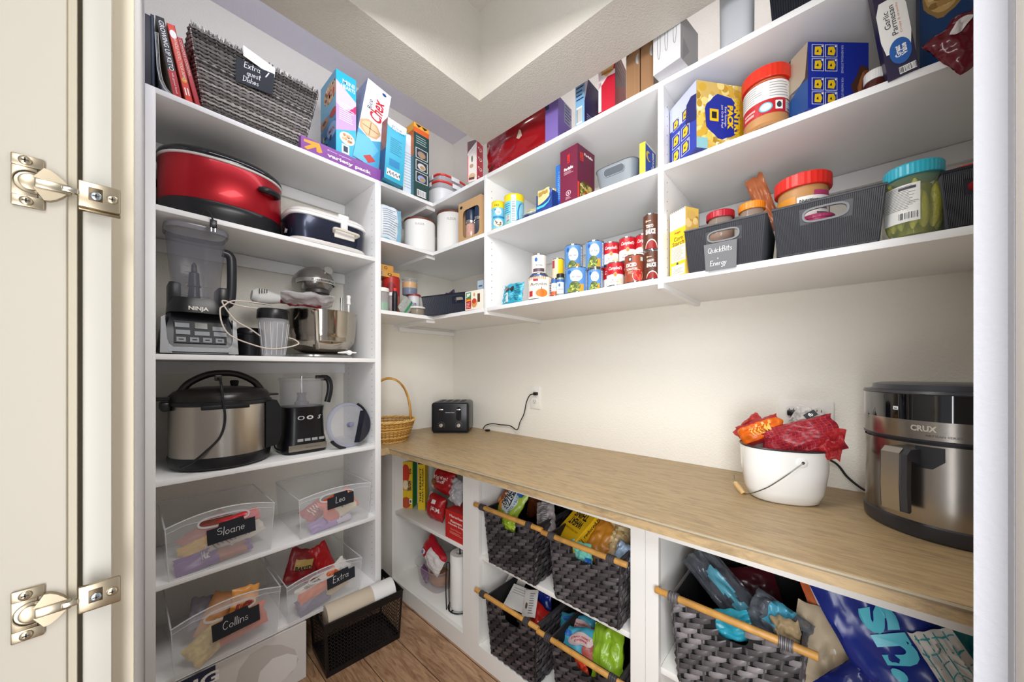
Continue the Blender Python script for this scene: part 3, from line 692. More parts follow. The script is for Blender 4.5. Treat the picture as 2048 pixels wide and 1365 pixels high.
leanbox('teal rice cereal box overhanging the board edge, with a white cap panel', 768, 806, 776, 237, S1, YL-.035, .058, ('2f8fb0', '2d4a78'), art_crisp)
def art_white(L, R, T):
    full(L, '9fc4dc'); full(R, 'e4eef4'); R.ell(.6, .95, .8, .12, mat('3fa8c8', .4), 1); R.ell(.6, .9, .6, .09, mat('f2f6f8', .4), 1.5); R.lines(.1, .1, .95, .7, 13, mat('8a98a8', .5), 2, 4, th=.15)
carton('cereal_box', 'pale blue and white rice cereal box tucked behind the teal one', 'box', 806, ('y', YL+.025), 0, 800, 829, 262, S1, 'dfe9f0', art_white, GB, wl=.17)
def art_green(L, R, T):
    full(L, 'c96a2a'); full(R, '20423f'); L.rect(0, .9, 1, 1, mat('e8a83a', .4), 1); L.rect(0, 0, 1, .55, mat('4a7a8a', .4), 1)
    R.rect(0, .87, 1, .94, mat('d8602a', .4), 1); R.rect(0, .94, 1, 1, mat('e8a83a', .4), 1); R.poly([(.1, .99), (.3, .95), (.5, .99)], MATTEB, 2); R.poly([(.5, .99), (.7, .95), (.9, .99)], MATTEB, 2)
    R.lines(.15, .72, .9, .84, 4, mat('9ab0a8', .5), 2, 3)
    for k, c in enumerate(('9a8a84', 'c8c8c8', '8fa0c8')): R.rect(.12, .2+.165*(2-k), .9, .34+.165*(2-k), mat('d8dcd8', .5), 2); R.rect(.16, .208+.165*(2-k), .86, .332+.165*(2-k), mat('2a2c30', .5), 2.6); R.ell(.5, .26+.165*(2-k), .26, .045, mat(c, .5), 3); R.ell(.55, .25+.165*(2-k), .16, .025, mat('b08a5a', .5), 3.5)
    R.barcode(.2, .01, .8, .1)
carton('carton', 'tall dark green box with orange top band and three pictures', 'box', 827.5, ('y', YL-.004), 0, 812, 858, 243, S1, '20423f', art_green, wl=.16)

# ------------------------------------------------------------ S2: slow cooker and casserole crock
RED = mat('a80f1e', .34, metal=.5, coat=.12)
ck = Vector((.285, 1.893, S2+.001)); t = thing('slow_cooker', 'large oval red slow cooker with a black lid, on the second board', 'slow cooker', ck)
def oval(m, prof, mt, rx=.2, ry=.158, **k): return m.lathe([(r, z) for r, z in prof], mt, seg=56, sx=rx, sy=ry, p=2.25, **k)
m = Mesh(); oval(m, [(.9, 0), (.94, .004), (.97, .03), (1.0, .05), (1.0, .075), (.985, .078)], BLACK); m.build('base', t)
m = Mesh(); oval(m, [(.985, .077), (.995, .08), (1.0, .14), (1.0, .235), (.99, .238)], RED, cap=(0, 0)); m.build('body', t)
m = Mesh(); oval(m, [(1.0, .236), (1.02, .238), (1.025, .243), (1.01, .247)], mat('d9d6d2', .3), cap=(0, 0)); m.build('rim', t)
m = Mesh(); oval(m, [(1.02, .244), (1.03, .25), (1.01, .262), (.93, .275), (.8, .286), (.5, .296), (.2, .3), (.02, .3)], GLOSSB); 
m.box((-.035, -.012, .297), (.035, .012, .312), BLACK, bev=.004); m.build('lid', t)
def side_handle(ang, t):
    c, s = math.cos(ang), math.sin(ang); px, py = .2*c, .158*s; tx, ty = -.2*s, .158*c; L = math.hypot(tx, ty); tx /= L; ty /= L; nx, ny = ty, -tx
    m = Mesh(); pts = []
    for k in range(9):
        a = -1+k/4; pts.append((px+tx*a*.042+nx*(.004+.026*(1-a**4)), py+ty*a*.042+ny*(.004+.026*(1-a**4)), .178))
    m.tube(pts, [.008]+[.0125]*7+[.008], BLACK, seg=10, flat=1.1); m.build('handle', t)
side_handle(math.radians(-52), t); side_handle(math.radians(180-38), t)
m = Mesh(); k0 = on_y(400, 424, YL-.004)-ck; k1 = on_y(419, 424, YL-.012)-ck; k2 = on_y(426, 440, YL-.02)-ck
m.tube(cordpts([(k0.x-.02, .02, .006), (k0.x, -.10, .006), (k0.x+.012, k0.y, .014), (k1.x, k1.y-.002, .01), (k2.x, k2.y, k2.z)]), .003, MATTEB)
m.box((k2.x-.009, k2.y-.007, k2.z-.03), (k2.x+.011, k2.y+.007, k2.z), BLACK, bev=.003)
for dx in (-.005, .006): m.box((k2.x+dx-.0008, k2.y-.003, k2.z-.044), (k2.x+dx+.0012, k2.y+.003, k2.z-.029), CHROME)
m.build('power_cord', t)

NAVY = mat('2c3145', .26, metal=.5, coat=.2)
cw = Vector((.667, 1.872, S2+.001)); t = thing('casserole_cooker', 'navy rectangular casserole cooker with a white clip-on lid, beside the red cooker', 'slow cooker', cw)
def rr(m, prof, mt, sx, sy, **k): return m.lathe(prof, mt, seg=60, sx=sx, sy=sy, p=4.2, **k)
SX, SY = .175, .138
m = Mesh(); rr(m, [(.92, .008), (1.0, .012), (1.02, .02), (.99, .03), (.94, .032)], mat('dedad4', .35), SX, SY)
for dx in (-.12, .12): m.box((dx-.012, -.11, 0), (dx+.012, .11, .012), mat('cfcac2', .5), bev=.003)
m.build('base_plate', t)
m = Mesh(); rr(m, [(.93, .03), (.95, .034), (.985, .13), (.985, .133)], NAVY, SX, SY, cap=(0, 0)); m.build('body', t)
m = Mesh(); rr(m, [(.99, .132), (1.03, .134), (1.04, .142), (1.02, .148), (.98, .15)], WHITE, SX, SY, cap=(1, 0)); m.build('rim', t)
m = Mesh(); rr(m, [(1.02, .149), (1.0, .158), (.93, .168), (.85, .172)], mat('e6e3de', .3), SX, SY, cap=(0, 0)); rr(m, [(.85, .172), (.6, .178), (.1, .18)], mat('b9c0c4', .1, alpha=.5), SX, SY, cap=(0, 1)); m.build('lid', t)
m = Mesh(); m.tube(cordpts([(-.0, -SY*.97, .085), (-.008, -SY-.03, .09), (.03, -SY-.038, .088), (.07, -SY-.038, .086), (.102, -SY-.03, .085), (.095, -SY*.97, .08)]), .0065, mat('ded6c8', .4), seg=10); 
m.box((.0, -SY-.006, .06), (.095, -SY*.97, .098), mat('e8e4dc', .35), bev=.004); m.build('handle', t)
m = Mesh(); m.box((.03, -SY-.006, .105), (.062, -SY+.01, .155), WHITE, bev=.004); m.box((.02, -SY-.002, .15), (.07, -SY+.03, .178), WHITE, bev=.006); m.build('lid_clip', t)
m = Mesh(); m.lathe([(.012, 0), (.014, .01), (.009, .012)], CHROME, tf=Matrix.Translation((-SX*1.0, -.06, .06)) @ Matrix.Rotation(-math.pi/2, 4, 'Y'), seg=20); m.build('knob', t)

# ------------------------------------------------------------ S3: blender, cup, hand mixer, stand mixer
z0 = S3+.001
t = thing('blender', 'large countertop blender with a clear pitcher and black control base', 'blender', (X(398, 1.82), 1.82, z0)); O = t.location
xl, xr = X(318, 1.735)-O.x, X(478, 1.735)-O.x; F0 = 1.733-O.y; mc = (xl+xr)/2; hw = (xr-xl)/2
m = Mesh()
zb = lambda u, v: on_y(u, v, 1.735).z-O.z
BH = zb(400, 626)
pl = [(xl+.012, 0), (xr-.012, 0), (xr, .012), (xr-.008, BH*.55), (xr-.028, BH), (xl+.028, BH), (xl+.008, BH*.55), (xl, .012)]
rings = []
for (yy, sc, zz) in ((F0, .94, 0), (F0+.012, 1, 0), (.11, 1, 0), (.125, .95, 0)): rings.append([Vector((mc+(x-mc)*sc, yy+ (.035*(z/BH)**2 if yy < 0 else 0), .003+z*sc)) for x, z in pl])
m.loft(rings, mat('23242a', .3)); m.build('motor_base', t)
m = Mesh()
for sg in (-1, 1):
    m.prism([(mc+sg*hw*.98, .004), (mc+sg*hw*.70, .004), (mc+sg*hw*.82, BH*.35), (mc+sg*hw*.86, BH*.9), (mc+sg*hw*.95, BH*.85)], lambda x, y, d: Vector((x, F0-.002+.035*(y/BH)**2+d, y)), -.002, .03, mat('b5b7ba', .28, metal=.8))
m.prism([(mc-hw*.8, .01), (mc+hw*.8, .01), (mc+hw*.78, BH*.24), (mc+hw*.68, BH*.17), (mc-hw*.68, BH*.17), (mc-hw*.78, BH*.24)], lambda x, y, d: Vector((x, F0-.004+.03*(y/BH)**2+d, y)), -.001, .004, mat('b5b7ba', .28, metal=.8))
m.build('silver_trim', t)
m = Mesh(); SFm = Surf(m, lambda x, y, d: Vector((mc-hw*.66+x, F0-.003-d+.035*((BH*.27+y)/BH)**2, BH*.27+y)), hw*1.32, BH*.52)
SFm.rect(0, 0, 1, 1, mat('101116', .5), 1, ny=1); KEY = mat('8d9299', .5)
SFm.rect(.38, .68, .62, .95, mat('3a3836', .2), 2)
for i in range(4): SFm.rect(.04+.245*i, .05, .21+.245*i, .26, KEY, 2)
for (a, b) in ((.02, .70), (.03, .38), (.72, .62), (.74, .36)): SFm.rect(a, b, a+.26, b+.2, KEY, 2)
SFm.rect(.37, .36, .66, .55, KEY, 2)
for i in range(4): SFm.rect(.08+.245*i, .13, .17+.245*i, .18, MATTEB, 3)
m.build('control_panel', t, smooth=0, fix=False)
# collar with the maker's lettering
CHt = zb(400, 596); HTt = zb(400, 566)
m = Mesh(); m.lathe([(1.0, 0), (.98, (CHt-BH)*.5), (.9, (CHt-BH))], BLACK, seg=40, sx=hw*.80, sy=.095, p=4, c=(mc, .0), cz=BH-.002)
for sg in (-1, 1): m.box((mc+sg*hw*.62-.017, -.05, BH+.02), (mc+sg*hw*.62+.017, .05, HTt), BLACK, bev=.008)
S = lift(m, (mc-hw*.5, -.0965, BH-.001), (1, 0, 0), (0, .05, .99), (0, -1, 0), hw, .03); S.text('NINJA', .42, .42, .5, .62, mat('e8e6dc', .5), bold=.03)
m.build('collar', t, fix=False)
# pitcher
J0, J1 = CHt-.02, zb(400, 452); 
m = Mesh(); m.lathe([(.70, J0), (.76, J0+.03), (.98, J1-.02), (1.04, J1-.018), (1.04, J1)], SMOKE, seg=44, sx=hw*.78, sy=.088, p=4, c=(mc-.006, 0), cap=(1, 0))
m.build('pitcher', t)
m = Mesh(); m.lathe([(1.045, J1-.018), (1.06, J1-.016), (1.06, J1), (1.03, J1)], mat('8d8f9a', .15, alpha=.7), seg=44, sx=hw*.78, sy=.088, p=4, c=(mc-.006, 0), cap=(0, 0)); m.build('pitcher_rim', t)
m = Mesh(); DK = mat('45454c', .3, alpha=.85); m.lathe([(.016, J0), (.016, J0+.03), (.020, J0+.031), (.018, J0+.04), (.016, J0+.07), (.021, J0+.072), (.017, J0+.085), (.015, J0+.125), (.009, J0+.13), (.008, J0+.155), (.003, J0+.165)], DK, c=(mc-.012, 0), seg=20)
for zq, s in ((.075, 1), (.034, .85)):
    for sg in (-1, 1): m.prism([(0, 0), (sg*.052*s, .006), (sg*.055*s, .002), (sg*.02, -.008)], lambda x, y, d: Vector((mc-.012+x, y*.8, J0+zq+d+.002*abs(x)*10)), 0, .0015, CHROME)
m.build('blade_stack', t)
m = Mesh(); m.tube(cordpts([(mc+hw*.66, .0, J1-.062), (mc+hw*.86, -.0, J1-.07), (mc+hw*.92, 0, J1-.11), (mc+hw*.88, 0, J0+.035), (mc+hw*.6, 0, J0+.012)]), .011, mat('26282e', .3), seg=10, flat=1.5); m.build('handle', t)
m = Mesh()
for k in range(6): m.box((mc-hw*.42, -.085-.0005, J0+.03+.02*k), (mc-hw*.3, -.0835, J0+.0312+.02*k), mat('55555c', .5))
m.build('measure_marks', t)

t = thing('blender_cup', 'small clear blending cup with a black lid in front of the white mixer cord', 'cup', (X(547, 1.745), 1.745, z0)); 
r = (X(579, 1.74)-X(514, 1.74))/2; h = on_y(547, 619, 1.73).z-z0
m = Mesh(); m.lathe([(r*.66, 0), (r*.72, .004), (r*.95, h*.72), (r*.97, h*.8)], mat('c9ccd4', .06, alpha=.38), cap=(1, 0)); m.build('cup_body', t)
for k in range(8): pass
m = Mesh(); m.lathe([(r*1.0, h*.79), (r*1.02, h*.82), (r*.99, h*.97), (r*.93, h), (r*.3, h)], BLACK); m.build('lid', t)
m = Mesh()
for k in range(7):
    a = -math.pi/2+(k-3)*.42; m.tube([(r*.72*math.cos(a), r*.72*math.sin(a), .006), (r*.96*math.cos(a), r*.96*math.sin(a), h*.7)], .0012, mat('f0f2f6', .1, alpha=.6), seg=4)
m.build('moulded_ribs', t)

t = thing('blending_jar', 'dark jar standing between the blender and the clear cup', 'jar', (X(500, 1.84), 1.84, z0))
m = Mesh(); m.lathe([(.045, 0), (.05, .004), (.052, .09), (.048, .094), (.048, .11), (.04, .12), (.01, .122)], mat('16161a', .25)); m.build('jar_body', t)

t = thing('hand_mixer', 'white hand mixer lying on its back behind the cup, its cord looped', 'mixer', (X(545, 1.93), 1.93, z0+.0)); O = t.location
wp = lambda u, v, y: on_y(u, v, y)-O
m = Mesh(); 
path = [wp(503, 590, 1.9), wp(512, 592, 1.9), wp(530, 595, 1.91), wp(555, 598, 1.92), wp(575, 600, 1.93)]
m.tube(path, [.022, .036, .034, .022, .016], WHITE, seg=16); 
m.lathe([(.02, 0), (.045, .004), (.045, .09), (.03, .12)], WHITE, c=(path[1].x+.005, path[1].y), cz=0, seg=24); m.build('motor_body', t); m = Mesh()
for k in range(4): 
    g = wp(519+k*5, 581+k*.6, 1.862); m.box((g.x-.0012, g.y-.001, g.z-.014+.002*k), (g.x+.0012, g.y+.004, g.z+.008), MATTEB)
m.build('vent_slots', t)
m = Mesh(); c1 = [wp(545, 612, 1.80), wp(520, 607, 1.76), wp(468, 602, 1.73), wp(448, 612, 1.72), wp(440, 620, 1.715), wp(445, 650, 1.71), wp(462, 672, 1.705), wp(500, 688, 1.70), wp(540, 698, 1.70), wp(575, 695, 1.70), wp(597, 688, 1.71), wp(590, 680, 1.72), wp(578, 676, 1.74)]
c2 = [wp(575, 640, 1.82), wp(540, 622, 1.77), wp(480, 612, 1.735), wp(450, 602, 1.725), wp(446, 608, 1.722), wp(470, 640, 1.72), wp(500, 658, 1.72), wp(520, 672, 1.73)]
m.tube(cordpts(c1), .0026, mat('ddd2c6', .5)); m.tube(cordpts(c2), .0026, mat('ddd2c6', .5)); m.build('power_cord', t)
m = Mesh()
for dx in (0,):
    for k in range(4):
        a = k*math.pi/2; pts = [Vector((path[1].x+dx+.014*math.sin(q)*math.cos(a), path[1].y+.05+.014*math.sin(q)*math.sin(a), .02+.03*(q/math.pi))) for q in [i*math.pi/6 for i in range(7)]]
        m.tube(pts, .0008, CHROME, seg=4)
m.build('beater', t)

# stand mixer: base, column, head, bowl
GREYM = mat('83807d', .25, metal=.75, coat=.4)
t = thing('stand_mixer', 'metallic grey stand mixer with a polished steel bowl', 'mixer', (X(668, 1.88), 1.88, z0)); O = t.location
wp = lambda u, v, y: on_y(u, v, y)-O
m = Mesh(); b0, b1 = wp(585, 700, 1.77), wp(720, 700, 1.77); bc = (b0.x+b1.x)/2; bh = (b1.x-b0.x)/2
m.lathe([(1.0, 0), (1.02, .006), (1.0, .014), (.85, .02), (.3, .022)], mat('9a9996', .25, metal=.7), seg=48, sx=bh*.98, sy=.125, p=2.6, c=(bc, .02)); m.build('foot', t)
m = Mesh(); m.loft([[Vector((bc+.01+x*s, .10+y*s, z)) for x, y in arcp(0, 0, .045, .035, 0, 337, 15)] for z, s in ((.015, 1.1), (.08, .85), (.18, .8), (.24, .95))], GREYM); m.build('column', t)
hd = wp(641, 560, 1.80); m = Mesh(); rg = []
for k in range(14):
    q = k/13; w = .083*(1-(abs(2*q-1))**2.8)**.45+.002; yy = -.11+.25*q
    rg.append([Vector((hd.x+.008*q+w*math.cos(a)*1.0, yy+.02, hd.z+.002+w*.88*math.sin(a))) for a in [i*math.pi/12 for i in range(24)]])
m.loft(rg, GREYM); m.build('motor_head', t)
m = Mesh(); T = Matrix.Translation((hd.x+.040, -.060, hd.z+.052)) @ Matrix.Rotation(math.radians(70), 4, 'X')
m.lathe([(.019, 0), (.021, .008), (.019, .012), (.005, .0125)], mat('b9b9b6', .25, metal=.8), tf=T, seg=28); m.build('hub_cap', t)
m = Mesh(); m.lathe([(.082, -.016), (.0845, -.012), (.0845, .002), (.082, .004)], mat('c2c0bc', .3, metal=.8), c=(hd.x, -.022), cz=hd.z, seg=40, sx=1, sy=1.0, cap=(0, 0))
S = Surf(m, lambda x, y, d: Vector((hd.x+(.0848+d)*math.cos(-math.pi*.72+x/.084), -.022+(.0848+d)*math.sin(-math.pi*.72+x/.084), hd.z-.013+y)), .084*math.pi*.5, .014, 20); S.text('KitchenAid', .5, .5, .8, .85, mat('4a4846', .4), bold=.01)
m.build('trim_band', t, fix=False)
m = Mesh(); m.lathe([(.045, hd.z-.065), (.05, hd.z-.06), (.05, hd.z-.045)], mat('4c4a48', .4, metal=.5), c=(hd.x+.005, -.035)); m.lathe([(.007, hd.z-.10), (.011, hd.z-.075), (.011, hd.z-.06)], CHROME, c=(hd.x+.012, -.045)); m.build('beater_shaft', t)
bw0, bw1 = wp(583, 640, 1.79), wp(722, 640, 1.79); br = (bw1.x-bw0.x)/2; bcx = (bw0.x+bw1.x)/2; bt = wp(650, 620, 1.75).z
print('MIXBOWL r', br, 'top', bt)
m = Mesh(); m.lathe([(br*.45, .024), (br*.58, .027), (br*.78, .045), (br*.92, .075), (br*.985, .12), (br, bt-.01), (br*1.02, bt-.004), (br*1.02, bt), (br*.97, bt-.003), (br*.95, .08), (br*.6, .035)], mat('b0a89c', .12, metal=1), seg=48, c=(bcx, 0), cap=(1, 1)); m.build('mixing_bowl', t)
m = Mesh(); hx = wp(625, 640, 1.74); ay = -br*1.0
m.tube([(hx.x, ay*.93, bt-.018), (hx.x+.0, ay-.022, bt-.02), (hx.x+.003, ay-.026, .08), (hx.x+.01, ay-.012, .045), (hx.x+.012, ay*.84, .05)], .0075, mat('c4bcb0', .2, metal=1), seg=8, flat=1.6); m.build('bowl_handle', t)
m = Mesh(); g = wp(697, 603, 1.8); m.lathe([(.004, -.085), (.005, -.02), (.010, -.015), (.008, .01), (.011, .022), (.009, .028), (.002, .030)], WHITE, c=(g.x, g.y+.0), cz=g.z, seg=20)
o = thing('measuring_scoop', 'white plastic scoop handle sticking up from the mixing bowl', 'scoop', (O.x+g.x, O.y+g.y, O.z+.12)); m.v = [(x-g.x, y-g.y, z-.12) for x, y, z in m.v]; m.build('scoop_handle', o)
m = Mesh(); g = wp(683, 600, 1.83); m.tube([(g.x-.004, g.y, .12), (g.x, g.y, g.z+.01)], .006, CHROME, seg=12); o = thing('steel_tube', 'small steel tube standing in the mixing bowl', 'tube', O); m.build('tube', o)
# clear plastic bag with red attachments in the bowl
REDC = mat('9a2030', .35)
o = bag('plastic_bag', 'crinkled clear and red plastic bag lying on the mixing bowl', 'bag', (X(612, 1.77), 1.76, z0+bt+.012), (math.radians(78), 0, math.radians(-14)), .20, .13, .035, lambda s, q: REDC if q < .35 and s < .8 else mat('c9c6c8', .12, alpha=.6), seed=5, wr=.008)
t = thing('whisk_attachment', 'white plastic mixer attachment lying on the mixer foot', 'attachment', (X(695, 1.75), 1.735, z0+.021)); m = Mesh()
m.tube([(-.05, .005, .004), (-.01, 0, .007), (.035, -.004, .006)], [.003, .006, .003], WHITE, seg=8); m.lathe([(.009, 0), (.012, .003), (.012, .013), (.007, .015)], WHITE, c=(.0, 0), tf=Matrix.Rotation(math.radians(50), 4, 'X')); m.build('attachment_body', t)

# ------------------------------------------------------------ S4: pressure cooker, food processor
z0 = S4+.001
pc = Vector((.315, 1.865, z0)); t = thing('pressure_cooker', 'big stainless pressure cooker with a black domed lid and hanging cord', 'pressure cooker', pc)
xl = X(340, 1.80); xr = X(548, 1.80); R_ = .178
pc.x = (X(333, 1.82)+X(546, 1.82))/2; t.location = pc; R_ = (X(546, 1.82)-X(333, 1.82))/2*.98; print('PC R', R_)
zz = lambda v, u=440: on_y(u, v, pc.y-R_).z-z0
k = {n: zz(v) for n, v in dict(bb=925, sb=912, st=812, lt=778, dome=762).items()}; print(k)
m = Mesh(); m.lathe([(R_*.90, 0), (R_*.98, .01), (R_*1.01, .04), (R_*1.0, .05)], BLACK, seg=48); m.build('base', t)
sb, st = .048, max(.16, k['st']); lt = st+.045
m = Mesh(); m.lathe([(R_*.985, sb), (R_*.985, st)], mat('bdb6ac', .24, metal=1, aniso=.4), seg=64, cap=(0, 0)); m.build('steel_body', t)
m = Mesh(); m.lathe([(R_*1.0, st-.004), (R_*1.03, st), (R_*1.03, st+.012), (R_*.99, st+.014)], BLACK, seg=48)
m.box((-R_*1.12, -.05, st-.02), (-R_*.95, .05, st+.014), BLACK, bev=.008); m.box((-.085, -R_*1.03, st-.014), (.06, -R_*.95, st+.002), BLACK, bev=.003); m.build('collar', t)
m = Mesh(); m.lathe([(R_*.99, st+.012), (R_*.98, st+.035), (R_*.90, st+.05), (R_*.8, st+.058), (R_*.45, st+.066), (.01, st+.068)], mat('15120f', .28), seg=48)
for sg in (-1, 1): m.box((sg*R_*.93, -.03, st+.022), (sg*R_*1.18, .0, st+.03), MATTEB, bev=.003)
m.lathe([(.012, st+.06), (.016, st+.085), (.012, st+.09)], MATTEB, c=(.05, .06)); m.build('lid', t)
m = Mesh(); pts = [(-R_*.80, -.02, st+.045), (-R_*.62, -.02, st+.085), (-R_*.3, -.02, st+.115), (0, -.02, st+.122), (R_*.3, -.02, st+.115), (R_*.62, -.02, st+.085), (R_*.80, -.02, st+.045)]
m.tube(cordpts(pts), .013, mat('17110e', .3), seg=10, flat=1.0); m.build('lid_handle', t)
m = Mesh(); g = R_*1.0
m.prism([(R_*.78, .052), (R_*1.04, .06), (R_*1.12, .1), (R_*1.12, st-.03), (R_*1.02, st+.005), (R_*.78, st)], lambda x, y, d: Vector((x, d, y)), -R_*.64, -R_*.25, BLACK); m.build('control_housing', t)
m = Mesh(); wp = lambda u, v, y: on_y(u, v, y)-pc
y_ = pc.y-R_
m.tube(cordpts([wp(432, 755, y_+.08), wp(440, 760, y_+.03), wp(443, 775, y_-.008), wp(446, 800, y_-.012), wp(450, 840, y_-.010), wp(440, 875, y_-.010), wp(410, 905, y_-.012), wp(385, 925, y_-.004), wp(360, 936, y_+.012)]), .0042, BLACK)
g = wp(436, 756, y_+.06); m.box((g.x-.010, g.y-.006, g.z-.012), (g.x+.012, g.y+.008, g.z+.01), mat('2a2622', .4), bev=.003); m.build('power_cord', t)

t = thing('food_processor', 'black food processor with a clear work bowl and steel front', 'food processor', (X(622, 1.86), 1.86, z0)); O = t.location
wp = lambda u, v, y: on_y(u, v, y)-O
f = 1.775; bl, brt = wp(570, 890, f), wp(658, 880, f); zt = wp(610, 815, f).z; cxp = (bl.x+brt.x)/2; hw = (brt.x-bl.x)/2
m = Mesh(); m.lathe([(1.0, 0), (1.02, .008), (1.0, .05), (.93, .075), (.88, zt*.85), (.92, zt)], mat('101014', .28), seg=44, sx=hw, sy=.088, p=4, c=(cxp, .0)); m.build('motor_base', t)
m = Mesh(); S = lift(m, (cxp-hw*.86, -.0895, .014), (1, 0, 0), (0, 0, 1), (0, -1, 0), hw*1.72, .028, .0016); S.rect(0, 0, 1, 1, mat('c4beb4', .28, metal=1), 1); S.text('Hamilton Beach', .62, .5, .4, .22, mat('6a655e', .4), l=2); m.build('steel_plate', t, smooth=0, fix=False)
m = Mesh(); S = lift(m, (cxp-hw*.5, -.086, .055), (1, 0, 0), (0, .12, .99), (0, -1, 0), hw*1.3, .012, .002)
for i in range(4): S.rect(.02+.25*i, 0, .22+.25*i, 1, mat('9a9a9c', .4), 1)
S = lift(m, (cxp-hw*.5, -.083, zt*.72), (1, 0, 0), (0, 0, 1), (0, -1, 0), hw*1.3, .022, .002); S.ell(.15, .5, .12, .42, mat('c8c8c8', .3), 1); S.ell(.15, .5, .08, .3, BLACK, 1.5); S.ell(.46, .5, .12, .42, mat('c8c8c8', .3), 1)
S.ell(.46, .5, .06, .2, MATTEB, 1.5); S.text('S', .78, .5, h=.8, m=mat('c8c8c8', .3), bold=.02, shear=.4)
m.build('buttons', t, smooth=0, fix=False)
rb = (X(655, 1.80)-X(569, 1.80))/2*1.02; zt2 = wp(610, 757, 1.78).z
m = Mesh(); m.lathe([(rb*.9, zt), (rb*.93, zt+.004), (rb*.97, zt2-.012), (rb*1.02, zt2-.01), (rb*1.02, zt2)], mat('b0b2b6', .06, alpha=.33), c=(cxp, 0), cap=(1, 0)); m.build('work_bowl', t)
m = Mesh(); m.lathe([(.030, zt+.004), (.030, zt+.02), (.022, zt+.024), (.017, zt+.045), (.021, zt+.062)], mat('6f6f74', .3, alpha=.8), c=(cxp, 0)); m.lathe([(.005, zt+.06), (.005, zt2+.01)], CHROME, c=(cxp, 0), seg=12); m.build('blade_hub', t)
m = Mesh(); hxp = cxp+rb
m.box((hxp-.03, -.018, zt2-.008), (hxp+.012, .014, zt2+.012), BLACK, bev=.004)
m.tube(cordpts([(hxp-.005, 0, zt2), (hxp+.022, 0, zt2-.004), (hxp+.034, 0, zt2-.03), (hxp+.034, 0, zt2-.07), (hxp+.022, 0, zt+.01)]), .011, BLACK, seg=10, flat=1.3); m.build('handle', t)
m = Mesh(); m.tube(cordpts([(bl.x+.005, .02, .05), (bl.x-.018, -.0, .055), (bl.x-.02, -.02, .03), (bl.x-.004, -.05, .02)]), .003, BLACK); m.build('power_cord', t)

# clear lid of the processor leaning on edge
c = on_y(697, 853, 1.765); t = thing('processor_lid', 'clear round processor lid with a dark feed chute, propped on edge', 'lid', (c.x, c.y, z0)); rl = .092*.98
rl = (X(749, 1.74)-X(650, 1.74))/2*.90; hc = c.z-z0; print('LID r', rl, 'hc', hc)
T = Matrix.Translation((0, 0, max(hc, rl))) @ Matrix.Rotation(math.radians(12), 4, 'Z') @ Matrix.Rotation(math.radians(82), 4, 'X')
LG = mat('b4b6c2', .05, alpha=.42)
m = Mesh(); m.lathe([(rl, -.012), (rl*1.03, -.010), (rl*1.03, .0), (rl*.99, .006), (rl*.9, .008)], mat('9d9fb4', .08, alpha=.75), cap=(0, 0), seg=56, tf=T); m.lathe([(rl*.91, .004), (rl*.5, .007), (.01, .008)], LG, cap=(0, 1), seg=48, tf=T); m.build('lid_disc', t)
m = Mesh(); 
def Tp(x, y, z): return T @ Vector((x, y, z))
poly = [(rl*.86*math.cos(a), rl*.86*math.sin(a)) for a in [math.radians(-78+k*10) for k in range(13)]]
m.prism(poly, lambda x, y, d: Tp(x, y, d), .004, .045, mat('1b1a2a', .15, alpha=.93)); m.build('feed_chute', t)
m = Mesh(); m.lathe([(.012, 0), (.012, .022), (.007, .024)], mat('8a8cac', .1, alpha=.8), tf=T @ Matrix.Translation((-.003, .0, .008)), seg=20); m.build('hub', t)
for a0 in (38, -125):
    m = Mesh(); pts = [Tp(rl*1.06*math.cos(math.radians(a)), rl*1.06*math.sin(math.radians(a)), 0.0) for a in range(a0-20, a0+25, 5)]; m.tube(pts, .008, BLACK, seg=8); m.build('grip_tab', t)
